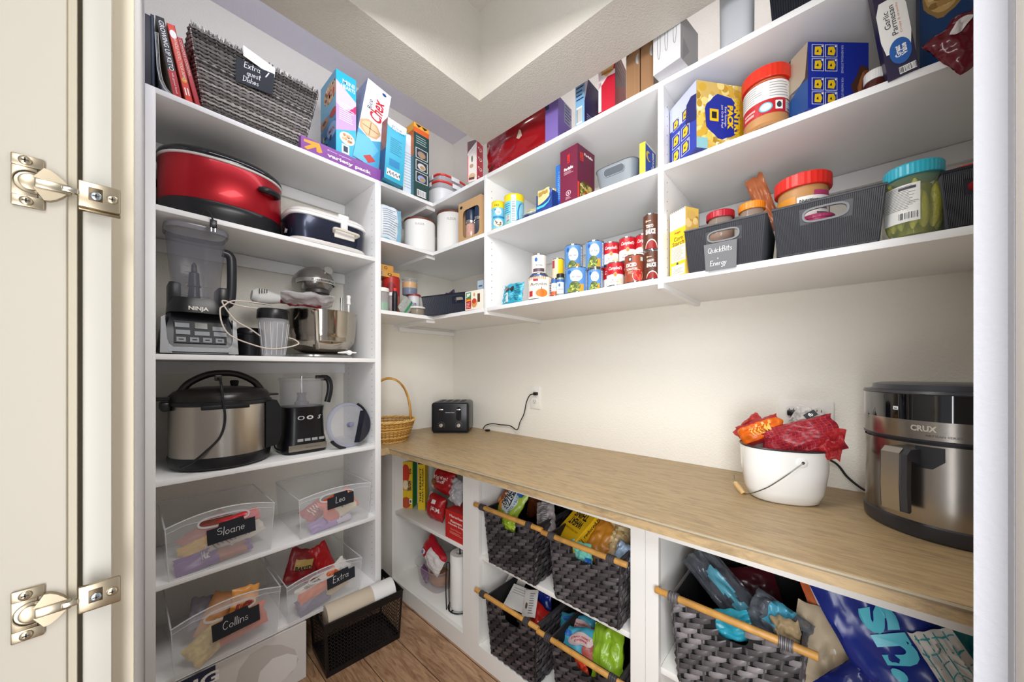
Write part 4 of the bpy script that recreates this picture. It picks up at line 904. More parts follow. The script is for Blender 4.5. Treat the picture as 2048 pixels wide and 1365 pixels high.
# ------------------------------------------------------------ corner and right-hand wall shelves
FX = lambda sb=.004: ('x', XS+sb)
FY = lambda sb=.004: ('y', YL+sb)
def centre_rot(yaw, tilt, roll): return Matrix.Rotation(math.radians(yaw), 4, 'Z') @ Matrix.Rotation(math.radians(tilt), 4, 'X') @ Matrix.Rotation(math.radians(roll), 4, 'Y')
def bagc(name, label, cat, P, yaw, tilt, roll, w, h, t, mats, art=None, seed=1, group=None, wr=.004, pw=2.4):
    R = centre_rot(yaw, tilt, roll); loc = Vector(P) - (R @ Vector((0, 0, h/2)))
    return bag(name, label, cat, loc, R.to_euler(), w, h, t, mats, art, seed, group, wr, pw)
def jarset(name, label, cat, u0, u1, ax, zb, vt, glass, lidc, lid_h=.02, lid_r=1.0, fill=None, fill_h=.8, lab=None, group=None, neck=.85, ridges=True, dz=.0005, h=None):
    C, r = round_at(u0, u1, ax); near = C*(1-r/C.length); H = h or z_at(near, vt)-zb; C.z = zb+dz
    t = thing(name, label, cat, C, group=group); b = H-lid_h
    m = Mesh(); m.lathe([(r*.9, 0), (r, .006), (r, b*.82), (r*.96, b*.9), (r*neck, b*.97), (r*neck, b)], glass, seg=40, cap=(1, 0)); m.build('jar_body', t)
    lr = r*neck*1.08*lid_r; m = Mesh(); n = 60; pr = [(lr, b-.002), (lr*1.02, b), (lr*1.02, H-.003), (lr*.97, H)]
    rings = []
    for q, z in pr: rings.append([Vector((q*(1+(.012 if (k % 2 and ridges) else 0))*math.cos(2*math.pi*k/n), q*(1+(.012 if (k % 2 and ridges) else 0))*math.sin(2*math.pi*k/n), z)) for k in range(n)])
    m.loft(rings, mat(lidc, .35) if isinstance(lidc, str) else lidc); m.build('lid', t, smooth=0)
    if fill: m = Mesh(); m.lathe([(r*.86, .003), (r*.96, .008), (r*.96, b*fill_h*.9), (r*.9, b*fill_h)], fill, seg=36); m.build('contents', t)
    if lab:
        m = Mesh(); z0, z1, span, fn = lab; S = cylsurf(m, r*1.004, H*z0, H*z1, math.atan2(-C.y, -C.x), span); fn(S); m.build('label', t, fix=False)
    return t, C, r, H
def plastic_bin(name, label, A, B, D, H, fl, mt, slot, ring, ribs=0, group=None, rnd=0, cat='bin', dz=.0005):
    """open tapering plastic bin; A, B = front bottom corners as seen left and right"""
    A = Vector(A); B = Vector(B); W0 = (B-A).length; ang = math.atan2(B.y-A.y, B.x-A.x); c = (A+B)/2; c.z += dz
    t = thing(name, label, cat, c, ang, group); W1 = W0+2*fl; pt = frustum(W0, D, W1, D+2*fl, H)
    m = Mesh(); th = .0022
    f2 = lambda side: (lambda x, y, d: pt(side, (x/(W0+(W1-W0)*y/H))+.5, y/H, -d))
    outer = [(-W0/2, 0), (W0/2, 0), (W1/2, H), (-W1/2, H)]
    ho = panel_hole(m, outer, slot[:2], slot[2], slot[3], f2('f'), 0, th, mt)
    for side, w0, w1 in (('b', W0, W1), ('l', D, D+2*fl), ('r', D, D+2*fl)):
        q = [pt(side, 0, 0, 0), pt(side, 1, 0, 0), pt(side, 1, 1, 0), pt(side, 0, 1, 0)]; q2 = [pt(side, 0, 0, -th), pt(side, 1, 0, -th), pt(side, 1, 1, -th), pt(side, 0, 1, -th)]
        m.loft([q, q2], mt)
    m.box((-W0/2, 0, 0), (W0/2, D, .003), mt)
    if ribs:
        for side, n in (('f', ribs), ('b', ribs), ('l', int(ribs*D/W0)), ('r', int(ribs*D/W0))):
            for i in range(n):
                s = (i+.5)/n
                xx = (s-.5)*W1; segs = [(.02, .97)]
                if side == 'f' and abs(xx-slot[0]) < slot[2]*1.25: segs = [(.02, (slot[1]-slot[3]*1.4)/H), ((slot[1]+slot[3]*1.4)/H, .97)]
                for a, b in segs: m.tube([pt(side, s, a, .0002), pt(side, s, b, .0002)], W0/ribs*.42, mt, seg=5)
    m.build('bin_body', t)
    m = Mesh(); m.tube([pt('f', 0, 1, .001), pt('f', 1, 1, .001), pt('b', 0, 1, .001), pt('b', 1, 1, .001)], .0032, mt, seg=6, closed=True); m.build('rim', t)
    if ring:
        m = Mesh(); hx, hy, ha, hb = slot; R = []
        N = 40
        for gs, d in ((1.0, .004), (1.32, .004), (1.34, -.001), (1.0, -.003)):
            e = (gs-1)*hb; R.append([f2('f')(hx+math.copysign(1, math.cos(a))*abs(math.cos(a))**.55*(ha+e), hy+math.copysign(1, math.sin(a))*abs(math.sin(a))**.75*(hb+e), -d) for a in [2*math.pi*k/N for k in range(N)]])
        R.append(R[0]); m.loft(R, ring, (0, 0)); m.build('handle_ring', t)
    return t, pt, ang, W0, W1
BINGREY = mat('3b3c41', .38); RINGG = mat('77787b', .45)

# corner, top board: glass dishes with red lids, cocoa packs
t = thing('glass_dish', 'white square dish with rounded corners, below the red-lidded glass boxes', 'dish', (1.345, 1.775, S1+.0005))
m = Mesh(); m.lathe([(.80, 0), (.86, .006), (1.0, .09), (1.03, .094), (1.0, .096), (.97, .09), (.84, .012), (.1, .01)], mat('e6e6e6', .25), sx=.128, sy=.115, p=4, seg=56, cap=(1, 1)); m.build('dish_body', t)
for i, (z, s, lab) in enumerate(((.1, .98, 'glass food box with a red clip lid standing on the white dish'), (.148, .88, 'smaller glass food box with a red clip lid, topmost of its stack'))):
    t = thing('food_box', lab, 'food box', (1.345, 1.775, S1+z), group=None)
    m = Mesh(); m.lathe([(.9, 0), (.95, .004), (1.0, .03), (1.0, .032)], mat('cdd6da', .08, alpha=.55), sx=.122*s, sy=.108*s, p=4.5, seg=48); m.build('glass_body', t)
    m = Mesh(); m.lathe([(1.0, .031), (1.04, .033), (1.04, .042), (.97, .046), (.3, .0465)], mat('cf2e22', .35), sx=.122*s, sy=.108*s, p=4.5, seg=48); m.build('lid', t)
    for dx, dy, wx, wy in ((0, -.113*s, .03, .003), (-.128*s, 0, .003, .03)):
        m = Mesh(); m.box((dx-wx, dy-wy, .018), (dx+wx, dy+wy, .044), mat('dfe3e3', .3), bev=.002); m.build('clip', t)
def art_hearts(L, R, T):
    full(L, 'e8e0d8'); full(R, 'c8364a'); L.poly([(0, .72), (1, .95), (1, 1), (0, 1)], mat('5b4a48', .4), 1); L.poly([(.1, .62), (.9, .84), (1, .9), (0, .70)], mat('d8d4d0', .4), 1.5)
    L.ell(.5, .55, .08, .08, mat('4a5a3a', .5), 2); L.ell(.45, .38, .2, .05, mat('b89878', .5), 2, rot=.6); L.ell(.5, .12, .35, .08, mat('cfae8a', .5), 2); L.rect(.15, .04, .75, .10, mat('6a3a30', .4), 3)
    L.rect(0, 0, .1, 1, mat('d06a6a', .4), 1)
    for k in range(4):
        for sx in (-.16, .16): R.ell(.5+sx, .12+.24*k, .17, .03, WHITE, 2)
        R.poly([(.18, .115+.24*k), (.82, .115+.24*k), (.5, .05+.24*k)], WHITE, 2)
        for sx in (-.12, .12): R.ell(.5+sx, .115+.24*k, .1, .018, mat('c8364a', .4), 3)
        R.poly([(.3, .11+.24*k), (.7, .11+.24*k), (.5, .075+.24*k)], mat('c8364a', .4), 3)
carton('carton', 'cream carton with a red heart-patterned side beside the large red bag', 'box', 953.5, FX(), 18, 935, 966, 279, S1, 'e8e0d8', art_hearts)
def art_hb(S):
    S.poly([(.02, .05), (.22, .02), (.12, .72), (.02, .85)], mat('d3b59c', .45), 1.2); S.text("HERSHEY'S", .13, .22, .16, .07, mat('4a1f1c', .5), l=1.8, bold=.03)
    S.poly([(.60, .42), (.62, .6), (.65, .55), (.68, .42), (.64, .38)], mat('cbb8a0', .6), 1.5)
    for k in range(14):
        a = math.radians(100+6*k); S.rect(.48+.2*math.cos(a)-.003, .1+.45*math.sin(a)-.006, .48+.2*math.cos(a)+.006, .1+.45*math.sin(a)+.008, mat('c8948c', .4), 1.4)
ya, yb = Yx(972, XS+.06), Yx(1101, XS+.06)
bagc('cocoa_bag', 'big glossy red cocoa bag lying on its side on the top board', 'bag', (XS+.075, (ya+yb)/2, S1+.125), -90, 0, 0, ya-yb, .25, .10, mat('98101a', .18, coat=.4), art_hb, 3, wr=.006)

# middle, top board
def art_purple(L, R, T):
    full(L, '7d68b0'); full(R, '6f5ca6'); R.rect(.45, .5, 1, 1, mat('8f96b8', .4), 1); R.lines(.5, .52, .98, .98, 6, mat('3c3a5a', .5), 2, 2); L.rect(0, .78, .3, 1, mat('2a3a66', .4), 1.2)
carton('carton', 'pale purple carton beside the red cocoa bag on the top board', 'box', 1116, FX(.002), '.11', 1090.5, 1143, 190, S1, '7d68b0', art_purple)
def art_navy(L, R, T):
    full(L, '7fb0d4'); full(R, '16205c'); L.barcode(.12, .02, .75, .38, horiz=False); L.lines(.1, .5, .95, 1, 6, mat('30406a', .5), 2, 1); R.lines(.15, .05, .9, .25, 4, mat('9aa6d0', .5), 2, 2); R.poly([(0, .45), (0, 1), (.25, 1)], mat('c8d8e8', .4), 1)
carton('carton', 'navy carton with a pale blue barcode side beside the purple one', 'box', 1169, FX(.002), '.11', 1151, 1197, 150, S1, '16205c', art_navy)
o = bagc('snack_bag', 'small red and orange pack behind the navy carton on the top board', 'bag', on_x(1188, 165, XS+.14), -90, 0, 12, .12, .19, .04, lambda s, q: mat('c23a22', .4) if q < .6 else mat('d98a2a', .4), None, 9)
o.location.z = S1+.004
def art_crk(L, R, T):
    full(L, 'c21c34'); full(R, 'a01a24'); L.poly([(0, .38), (.55, .55), (1, .55), (1, .62), (.3, .72), (0, .68)], mat('f0e4e4', .4), 1); L.ell(.55, .74, .42, .17, mat('d8b070', .5), 2, wob=.04)
    L.rect(0, 0, .18, .5, mat('f2dcdc', .4), 1)
    for k in range(4): L.ell(.55, .62+.065*k, .38, .022, mat('efd29a' if k % 2 else 'b07a3a', .5), 3)
    R.poly([(0, .3), (1, .7), (1, 1), (0, 1)], mat('6a3a3c', .4), 1); R.lines(.1, .6, .9, .95, 4, mat('b08a88', .5), 2, 2)
carton('carton', 'red cracker carton with a stack of crackers pictured on its front', 'box', 1230, FX(.002), '.13', 1197, 1252, 92, S1, 'c21c34', art_crk)
def art_wood(L, R, T):
    full(L, 'a07a58'); L.poly([(0, .62), (1, .95), (1, 1), (0, 1)], mat('a8a4a0', .5), 1); L.poly([(0, .58), (1, .91), (1, .95), (0, .62)], mat('7a5c44', .5), 1.4)
    L.ell(.9, .52, .2, .08, mat('b9bcc0', .5), 2, a0=math.pi/2, a1=math.pi*1.5); full(R, '6a5040')
    for k in range(9): L.rect(.06+.1*k, 0, .075+.1*k, .5, mat('8a6444', .5), .9)
carton('carton', 'wood-print carton, the left one of the pair below the bulkhead', 'box', 1279.5, FX(.003), 4, 1252.5, 1283, 52, S1, '8a6a50', art_wood, wr=.12)
carton('carton', 'wood-print carton beside the white fork-drawing box', 'box', 1307, FX(.003), 4, 1281.5, 1309, 32, S1, '8a6a50', art_wood, wr=.12)
def art_fork(L, R, T):
    full(L, 'dfdfe2'); full(R, '9a989a'); G = mat('55565c', .5)
    for cx, a, b in ((.22, .28, .95), (.50, .36, .95), (.80, .40, .95)):
        pts = arcp(cx, (a+b)/2, .055, (b-a)/2, 0, 360, 24)
        for (x1, y1), (x2, y2) in zip(pts, pts[1:]): L.poly([(x1-.006, y1), (x2-.006, y2), (x2+.006, y2), (x1+.006, y1)], G, 2)
    R.poly([(.1, .0), (.5, .35), (.15, .5)], mat('88868a', .5), 1)
carton('carton', 'white carton with fork and spoon outlines, overhanging the board edge', 'box', 1361, FX(-.05), '.12', 1306.5, 1396, 22, S1, 'd9d9dc', art_fork)
t = thing('canister', 'pale grey rounded tub at the right of the fork-drawing box', 'tub', (0, 0, 0))
C, r = round_at(1440, 1509, FX(-.004)); C.z = S1+.0005; t.location = C; m = Mesh(); m.lathe([(r*.93, 0), (r*.96, .005), (r*1.0, .2), (r*1.03, .203), (r*1.03, .21)], mat('b9bcc2', .35), seg=40, p=3); m.build('tub_body', t)
m = Mesh(); m.lathe([(r*1.05, .21), (r*1.05, .222), (r*.9, .226)], mat('c4c6ca', .35), seg=40, p=3); m.build('lid', t)
A, B = on_x(1546, HV, XS+.01), on_x(1700, HV, XS+.01); A.z = B.z = S1
plastic_bin('storage_bin', 'dark ribbed bin at the right end of the top board', A, B, .2, .16, .012, mat('1d222c', .4), (0, .12, .05, .012), None, ribs=30)

# corner, second board (T2)
t = bagc('flour_bag', 'white and pale blue paper flour bag at the left of the sugar canister', 'bag', (on_y(776, HV, YL+.06)+Vector((0, 0, T2-EYE.z+.10))), 0, 0, 0, .155, .2, .085, lambda s, q: mat('dfe6ea', .6) if s < .75 else mat('8fc0d8', .6), lambda S: (S.lines(.2, .12, .72, .85, 12, mat('6f7f9c', .6), 1, 3, th=.2), S.rect(.04, .02, .96, .08, mat('7fc0dc', .6), 1)), 11, wr=.002)
def canister(lab, u0, u1, ax, vt, txt):
    C, r = round_at(u0, u1, ax); near = C*(1-r/C.length); H = z_at(near, vt)-T2; C.z = T2+.0005; t = thing('canister', lab, 'canister', C, group=None)
    m = Mesh(); m.lathe([(r*.94, 0), (r, .006), (r, H-.016), (r*.985, H-.012)], mat('eceae6', .35), seg=48); S = cylsurf(m, r, 0, H, math.atan2(-C.y, -C.x), 2.4); S.text(txt, .5, .78, .24, .06, mat('9a9894', .5), l=1); m.build('canister_body', t, fix=False)
    m = Mesh(); m.lathe([(r*.99, H-.012), (r*1.01, H-.008), (r*1.01, H-.001), (r*.98, H)], mat('6a3a26', .45, var=.25, vscale=60), seg=48); m.build('wooden_lid', t)
canister('white canister reading SUGAR with a dark wooden lid', 808, 870.5, FY(.004), 433, 'SUGAR')
canister('white canister reading FLOUR behind the boxed grinders', 874, 932, ('x', XS+.035), 419, 'FLOUR')
# boxed grinders
yl, yr = Yx(917, XS+.004), Yx(963, XS+.004); w = yl-yr; H = z_at(Vector((XS, yr)), 387)-T2
t = thing('gift_box', 'kraft cardboard box with an arched window showing two grinders', 'box', (XS+.004, yl, T2+.0005), -math.pi/2)
m = Mesh(); K = mat('c39d70', .7); panel_hole(m, [(0, 0), (w, 0), (w, H), (0, H)], (w*.55, H*.42), w*.36, H*.36, lambda x, y, d: Vector((x, d, y)), 0, .0015, K, p=6)
m.box((0, .0015, 0), (.002, .07, H), K); m.box((w-.002, .0015, 0), (w, .07, H), K); m.box((0, .0015, 0), (w, .07, .002), K); m.box((0, .0015, H-.002), (w, .07, H), K); m.box((0, .068, 0), (w, .07, H), mat('8a6a48', .8))
S = lift(m, (0, 0, 0), (1, 0, 0), (0, 0, 1), (0, -1, 0), w, H); S.ell(.13, .88, .06, .04, MATTEB, 2); m.build('carton_body', t, fix=False)
for i, (nm, lab, fx, gc) in enumerate((('salt_grinder', 'pink salt grinder with a black cap inside the kraft box', .36, 'c89a8a'), ('pepper_grinder', 'dark pepper grinder inside the kraft box', .74, '3a3c46'))):
    q = Vector((XS+.004+.034, yl-w*fx, T2+.003)); g = thing(nm, lab, 'grinder', q); r = w*.17
    m = Mesh(); m.lathe([(r*.9, 0), (r, .004), (r, H*.38), (r*.8, H*.42)], mat(gc, .25, var=.35, vscale=300, coat=.5)); m.build('glass_body', g)
    m = Mesh(); m.lathe([(r*.95, H*.42), (r, H*.43), (r*.98, H*.5)], CHROME); m.build('collar', g)
    m = Mesh(); m.lathe([(r*.95, H*.5), (r, H*.52), (r*.92, H*.82), (r*.5, H*.84)], mat('22304a', .3)); m.build('cap', g)

# corner, third board (T3)
z = T3
def small_box(lab, u0, u1, y, zb, h, d, c1, c2, art=None, nm='carton'):
    a, b = X(u0, y), X(u1, y); m = Mesh(); m.box((0, 0, 0), (b-a, d, h), mat(c1, .45), bev=.0005, seg=1); S = lift(m, (0, 0, 0), (1, 0, 0), (0, 0, 1), (0, -1, 0), b-a, h); full(S, c2)
    if art: art(S)
    return tag(m.build(nm, loc=(a, y, zb+.0005), smooth=0, fix=False), lab, 'box')
tin('frosting_tub', 'red and orange frosting tub under the two small orange cartons', 764, 800, FY(.10), T3, 552, None, ('b8302a',), lambda S: (S.rect(0, 0, 1, .5, mat('c8644a', .4), .6), S.ell(.5, .66, .2, .2, mat('8e1a20', .4), 1.5), S.text('Rich & Creamy', .55, .42, .45, .14, mat('3a1a14', .5), bold=.02)), rim=mat('a82a28', .4), cat='tub')
art_o = lambda S: (S.rect(0, 0, .4, 1, mat('c9a878', .5), 1), S.barcode(.05, .15, .3, .85, bg=False), S.ell(.6, .5, .08, .25, MATTEB, 1), S.ell(.6, .5, .05, .16, mat('e0a050', .5), 2))
zt = z_at(Vector((.95, YL+.10)), 552)
small_box('orange-tan flat carton lying on the red frosting tub', 748, 799, YL+.11, zt+.001, .032, .10, 'd89a4a', 'e0a550', art_o)
small_box('smallest orange-tan carton, topmost of its stack in the corner', 748, 786.5, YL+.115, zt+.035, .032, .09, 'c98f45', 'dca04c', art_o)
t = thing('food_packet', 'flat magenta packet leaning behind the sprinkle jar', 'packet', (X(772, YL+.085), YL+.085, T3+.004)); m = Mesh(); m.box((-.05, 0, 0), (.05, .008, .085), mat('b02a78', .4), bev=.003, tf=Matrix.Rotation(math.radians(14), 4, 'Y')); m.build('packet_body', t)
def glitter(c): return mat(c, .5, var=.5, vscale=250)
jarset('sprinkle_jar', 'clear jar of green sprinkles with a white lid at the left end', 'jar', 752, 778, FY(.006), T3, 575, mat('d3dad8', .08, alpha=.35), 'eeece8', .018, 1.1, fill=glitter('6fae84'), fill_h=.45)
jarset('sprinkle_jar', 'clear jar with a white lid and red sprinkles behind the green ones', 'jar', 776, 789, FY(.045), T3, 585, mat('d3d0cc', .08, alpha=.4), 'eeece8', .016, 1.1, fill=glitter('b0324a'), fill_h=.25)
t, C, r, H = jarset('decorating_bottle', 'slim black bottle with a red cap beside the sprinkle jars', 'bottle', 784, 795.5, FY(.006), T3, 576, mat('1c1c22', .3), 'd8302a', .016, .9, neck=.7)
o = bagc('zip_bag', 'clear zip bag with a green seal leaning behind the black bottle', 'bag', on_y(812, 600, YL+.045), 0, -12, 38, .07, .10, .02, lambda s, q: mat('3a8a5a', .4) if s > .62 and s < .8 else mat('b9beb8', .12, alpha=.55), None, 4, wr=.002)
o.location.z = T3+.008
jarset('spice_tub', 'white and red tub printed BRAND under the blue-lidded bowl', 'tub', 815, 840, FY(.075), T3, 588, mat('d8d6d8', .4), 'a82a30', .008, 1.05, neck=.98, lab=(.05, .85, 2.6, lambda S: (S.rect(0, 0, 1, .45, mat('c23a34', .4), .6), S.text('BRAND', .5, .55, .34, .2, mat('2a3a7a', .4), bold=.03, arc=.3), S.poly([(.2, .3), (.8, .1), (.8, .35), (.2, .5)], mat('a8242c', .4), 1))))
zt = z_at(Vector((1.07, YL+.09)), 588)
t, C, r, H = jarset('sprinkle_tub', 'round clear tub filled with blue and yellow layers on the BRAND tub', 'tub', 804, 835, FY(.075), zt+.001, 556, mat('ccd2d6', .08, alpha=.3), mat('c9ced2', .15, alpha=.4), .004, 1.0, neck=.97)
m = Mesh(); m.lathe([(r*.95, .003), (r*.95, H*.42)], mat('23467c', .4)); m.lathe([(r*.95, H*.42), (r*.95, H*.78)], mat('e8a820', .5)); m.build('contents', t)
jarset('dip_tub', 'low clear tub with a white lid in front of the black corner bin', 'tub', 818, 850, FY(.002), T3, 613, mat('a89c8c', .15, alpha=.6), 'e4e2de', .008, 1.05, fill=mat('7a6a58', .6), fill_h=.8, neck=.97)
A = on_y(849, HV, YL+.016); B = on_x(931, HV, XS+.03); A.z = B.z = T3
plastic_bin('storage_bin', 'navy-black ribbed bin standing across the inner shelf corner', A, B, .15, .105, .012, mat('1a2030', .38), (.10, .07, .03, .014), None, ribs=46)
o = bagc('food_packet', 'dark purple packet sticking up out of the black corner bin', 'packet', (1.245, 1.60, T3+.07), -80, -4, -18, .10, .13, .015, mat('3a2440', .4), lambda S: S.rect(.15, .4, .9, .6, mat('c8bccc', .5), 1), 8)
def art_jello(L, R, T):
    full(L, 'efe9dc'); L.rect(.04, .06, .34, .62, mat('b8202a', .4), 1); L.rect(.04, .48, .34, .62, mat('c8302a', .4), 1.2); L.rect(.04, .62, .34, .94, mat('2f8a4a', .4), 1); L.text('JIF', .19, .78, .24, .22, WHITE, bold=.05); L.text('Jello', .2, .52, .26, .14, mat('f2c830', .4), bold=.03)
    L.lines(.07, .1, .31, .42, 4, mat('f0c8c0', .5), 2); L.ell(.52, .34, .16, .24, mat('d89a5a', .5), 2); L.ell(.52, .44, .12, .14, mat('c8402c', .5), 3); L.rect(.70, .35, .84, .80, mat('5b3a1c', .5), 2); L.ell(.52, .78, .05, .1, mat('d8a05a', .5), 2)
carton('carton', 'white dessert carton with a red and green stripe beside the shelf panel', 'box', 966, FX(.003), 3, 930.5, 968, 578, T3, 'efe9dc', art_jello, wr=.03)
carton('carton', 'pale blue and white carton standing behind the dessert carton', 'box', 967, ('x', XS+.16), 3, 955, 968, 560, T3, 'a8c4dc', lambda L, R, T: (full(L, 'c8d8e4'), L.lines(.2, .2, .9, .9, 6, mat('3a6ab0', .5), 1)), wr=.03)

# middle, second board (T2)
def art_tuna(S):
    S.rect(0, .78, 1, 1, mat('f2d420', .4), .6); S.text('4 PACK', .42, .86, .26, .08, mat('6a5a10', .5), bold=.02); S.ell(.5, .62, .17, .13, mat('e4f2f6', .4), 1); S.text('tuna', .52, .6, .16, .07, mat('2a6a8a', .5)); S.ell(.34, .70, .04, .035, mat('1f6fb0', .4), 2)
    S.rect(.2, .38, .85, .46, mat('2f8ab8', .4), 1); S.ell(.5, .2, .26, .14, mat('e9e4da', .5), 1.3); S.blobs(.36, .1, .66, .28, 16, ['b08a5a', '6a7a3a', 'd8c8a8', '5a4a3a'], .004, 3, 2)
tin('tuna_pack', 'shorter shrink-wrapped tuna can stack with a 4 PACK band', 983, 1010, FX(), T2, 401, None, ('79c6dc',), art_tuna, rim=mat('e8cc2a', .35), cat='can')
def art_tuna2(S):
    S.rect(0, .78, 1, 1, mat('f2d420', .4), .6); S.rect(.40, .02, .56, .98, mat('dfeaee', .4), 1); S.lines(.42, .05, .55, .75, 12, mat('4a6a7c', .5), 2); S.lines(.1, .35, .38, .72, 5, mat('2a7a9a', .5), 1); S.barcode(.2, .06, .36, .3, horiz=True); S.ell(.78, .30, .17, .42, mat('2f7ab0', .4), 1); S.ell(.82, .30, .16, .40, mat('8fc8dc', .4), 1.6)
tin('tuna_pack', 'taller yellow and blue shrink-wrapped tuna stack, seen from its nutrition side', 1008, 1048.5, FX(), T2, 386, None, ('79c6dc',), art_tuna2, rim=mat('e8cc2a', .35), cat='can')
for i, (lab, u, v, roll, c, c2) in enumerate((('flat blue seasoning packet, lowest of the loose packets', 1058, 428, 0, '2a5a8a', '5fb0cc'), ('white and blue packet lying on the loose packets', 1072, 421, 0, 'dfe2e6', '3a7ab0'))):
    P = on_x(u, v, XS+.05); m = Mesh(); S = pouch(m, .13-.02*i, .09, .012, mat(c, .35), 3+i, wr=.003); S.rect(.1, .4, .9, .62, mat(c2, .4), 1)
    R = centre_rot(-90+8*i, -74, 6); o = m.build('food_packet', loc=(XS+.012, P.y, T2+.008+.012*i), rot=R.to_euler(), smooth=60, fix=False); tag(o, lab, 'packet')
bagc('food_packet', 'cream and yellow packet leaning behind the loose packets', 'packet', on_x(1062, 408, XS+.14)+Vector((0, 0, -.02)), -90, -10, 10, .08, .11, .02, mat('d6cc96', .5), lambda S: S.ell(.5, .5, .3, .3, mat('e8e4d0', .5), 1), 6).location.z = T2+.004
# open display box of packets
yl, yr = Yx(1072, XS+.004), Yx(1104, XS+.004); w = yl-yr; H = .075
t = thing('display_box', 'small navy open box holding upright packets', 'box', (XS+.004, yl, T2+.0005), -math.pi/2); m = Mesh(); NB = mat('27408a', .45)
m.loft([[Vector((x, d, z)) for x, z in [(0, 0), (w, 0), (w, H*.95)]+[(w-w*k/8, H*(.42+.5*(1-k/8)**2.2)) for k in range(9)]+[(0, H*.4)]] for d in (0, .002)], NB)
for a, b in (((0, .002, 0), (.002, .09, H*1.05)), ((w-.002, .002, 0), (w, .09, H*1.05)), ((0, .09, 0), (w, .092, H*1.05)), ((0, .002, 0), (w, .09, .002))): m.box(a, b, NB)
S = lift(m, (0, 0, 0), (1, 0, 0), (0, 0, 1), (0, -1, 0), w, H); S.poly([(.04, .2), (.5, .22), (.8, .4), (.95, .7), (.75, .45), (.45, .34), (.04, .34)], mat('4fc0d8', .4), 2); m.build('box_body', t, fix=False)
for i in range(6):
    q = Vector((XS+.012+.011*i, (yl+yr)/2-.004*i+.008, T2+.004)); m = Mesh(); S = pouch(m, w*.72, .095, .006, mat(('d8c890', '3f5fa8', 'e4dcc4', 'caa84a', 'e8e2d2', 'b8b0a0')[i], .45), i, wr=.001, nu=5, nv=6); S.rect(.1, .75, .9, .9, mat(('b08a3a', 'd8d8e8', '8a8ac0', '5b4a8a', 'b89a4a', '4a5a9a')[i], .5), 1)
    tag(m.build('food_packet', loc=q, rot=(0, 0, -math.pi/2), fix=False), 'thin upright packet in the small navy open box', 'packet', 'packets in the navy open box')
carton('carton', 'narrow blue carton behind the farfalle box', 'box', 1125, FX(.05), 0, 1111.5, 1126, 327, T2, '2f66b8', lambda L, R, T: (full(L, '2f6fc0'), L.rect(0, 0, 1, .22, mat('23479c', .4), 1), L.text('BRAND', .5, .6, .5, .2, mat('7fb4e4', .4), rot=90), L.lines(.3, .25, .8, .75, 12, mat('6fa8dc', .4), 1)), wr=.1)
def art_far(L, R, T):
    full(L, '6e1f3c'); full(R, '65193a'); rd_ = mat('c8302a', .4)
    L.text('usa', .5, .80, .16, .16, rd_, rot=90, bold=.04); L.text('Farfalle', .5, .62, .52, .055, mat('f0e4e0', .4), bold=.04); L.lines(.22, .52, .78, .58, 3, mat('c8a8b0', .5), 1)
    L.ell(.48, .17, .14, .048, mat('e0c8cc', .4), 1); L.ell(.48, .17, .11, .038, mat('6e1f3c', .4), 1.5); L.ell(.48, .17, .03, .025, mat('e0c8cc', .4), 2); L.lines(.32, .06, .64, .11, 3, mat('c8a8b0', .5), 1)
    R.text('usa', .22, .80, .16, .22, rd_, rot=90, bold=.04); R.text('Farfalle', .62, .88, .5, .05, mat('f0e4e0', .4), bold=.04); R.rect(0, .02, .1, .32, mat('d8442a', .4), 1); R.ell(.52, .2, .44, .19, mat('5a3a1c', .5), 1.4, wob=.03); R.blobs(.18, .08, .88, .33, 46, ['c8b060', '8a8a3a', 'a84a2a', 'e0cc8c', '5f6a2c', 'd8b878'], .009, 9, 2)
carton('pasta_box', 'tall maroon pasta box lettered Farfalle', 'box', 1155, FX(.006), '.12', 1120.5, 1189, 286, T2, '6e1f3c', art_far)
# grey bin with slot
A, B = on_x(1192, HV, XS+.004), on_x(1266, HV, XS+.008); A.z = B.z = T2+.0005; W0 = (A-B).length; H = z_at(Vector((XS, B.y)), 312)-T2; print('GREYBIN', W0, H)
t = thing('storage_bin', 'smooth grey plastic bin with a slot handle between the pasta boxes', 'bin', (A+B)/2, -math.pi/2); GP = mat('7d848b', .42)
def rb(a, q, off=0):
    s = .5*W0*(1+.16*q)+off; dd = .075*(1+.2*q)+off; c, s_ = math.cos(a), math.sin(a); k = (abs(c)**5+abs(s_)**5)**-.2
    return Vector((s*k*c, .085+dd*k*s_-.0*q, H*q))
m = Mesh(); m.loft([[rb(2*math.pi*k/56, q) for k in range(56)] for q in (0, .03, .25, .5, .75, 1)], GP, (1, 0)); m.loft([[rb(2*math.pi*k/56, q, o) for k in range(56)] for q, o in ((1, 0), (1.01, .003), (1.0, -.004), (.06, -.004))], GP, (0, 1)); m.build('bin_body', t)
m = Mesh(); S = Surf(m, lambda x, y, d: Vector((x, rb(-math.pi/2, y/H).y-d, y)), W0, H, 0)
HP = arcp(.2*W0, H*.70, .012, .0135, -90, 90, 8)+arcp(-.2*W0, H*.70, .012, .0135, 90, 270, 8)
m.add([S.fn(x, y, .0012) for x, y in HP], [tuple(range(len(HP)))], mat('4c525a', .5)); m.tube([S.fn(x, y, .001) for x, y in HP], .0016, mat('8d949b', .4), seg=6, closed=True); m.build('slot_handle', t)
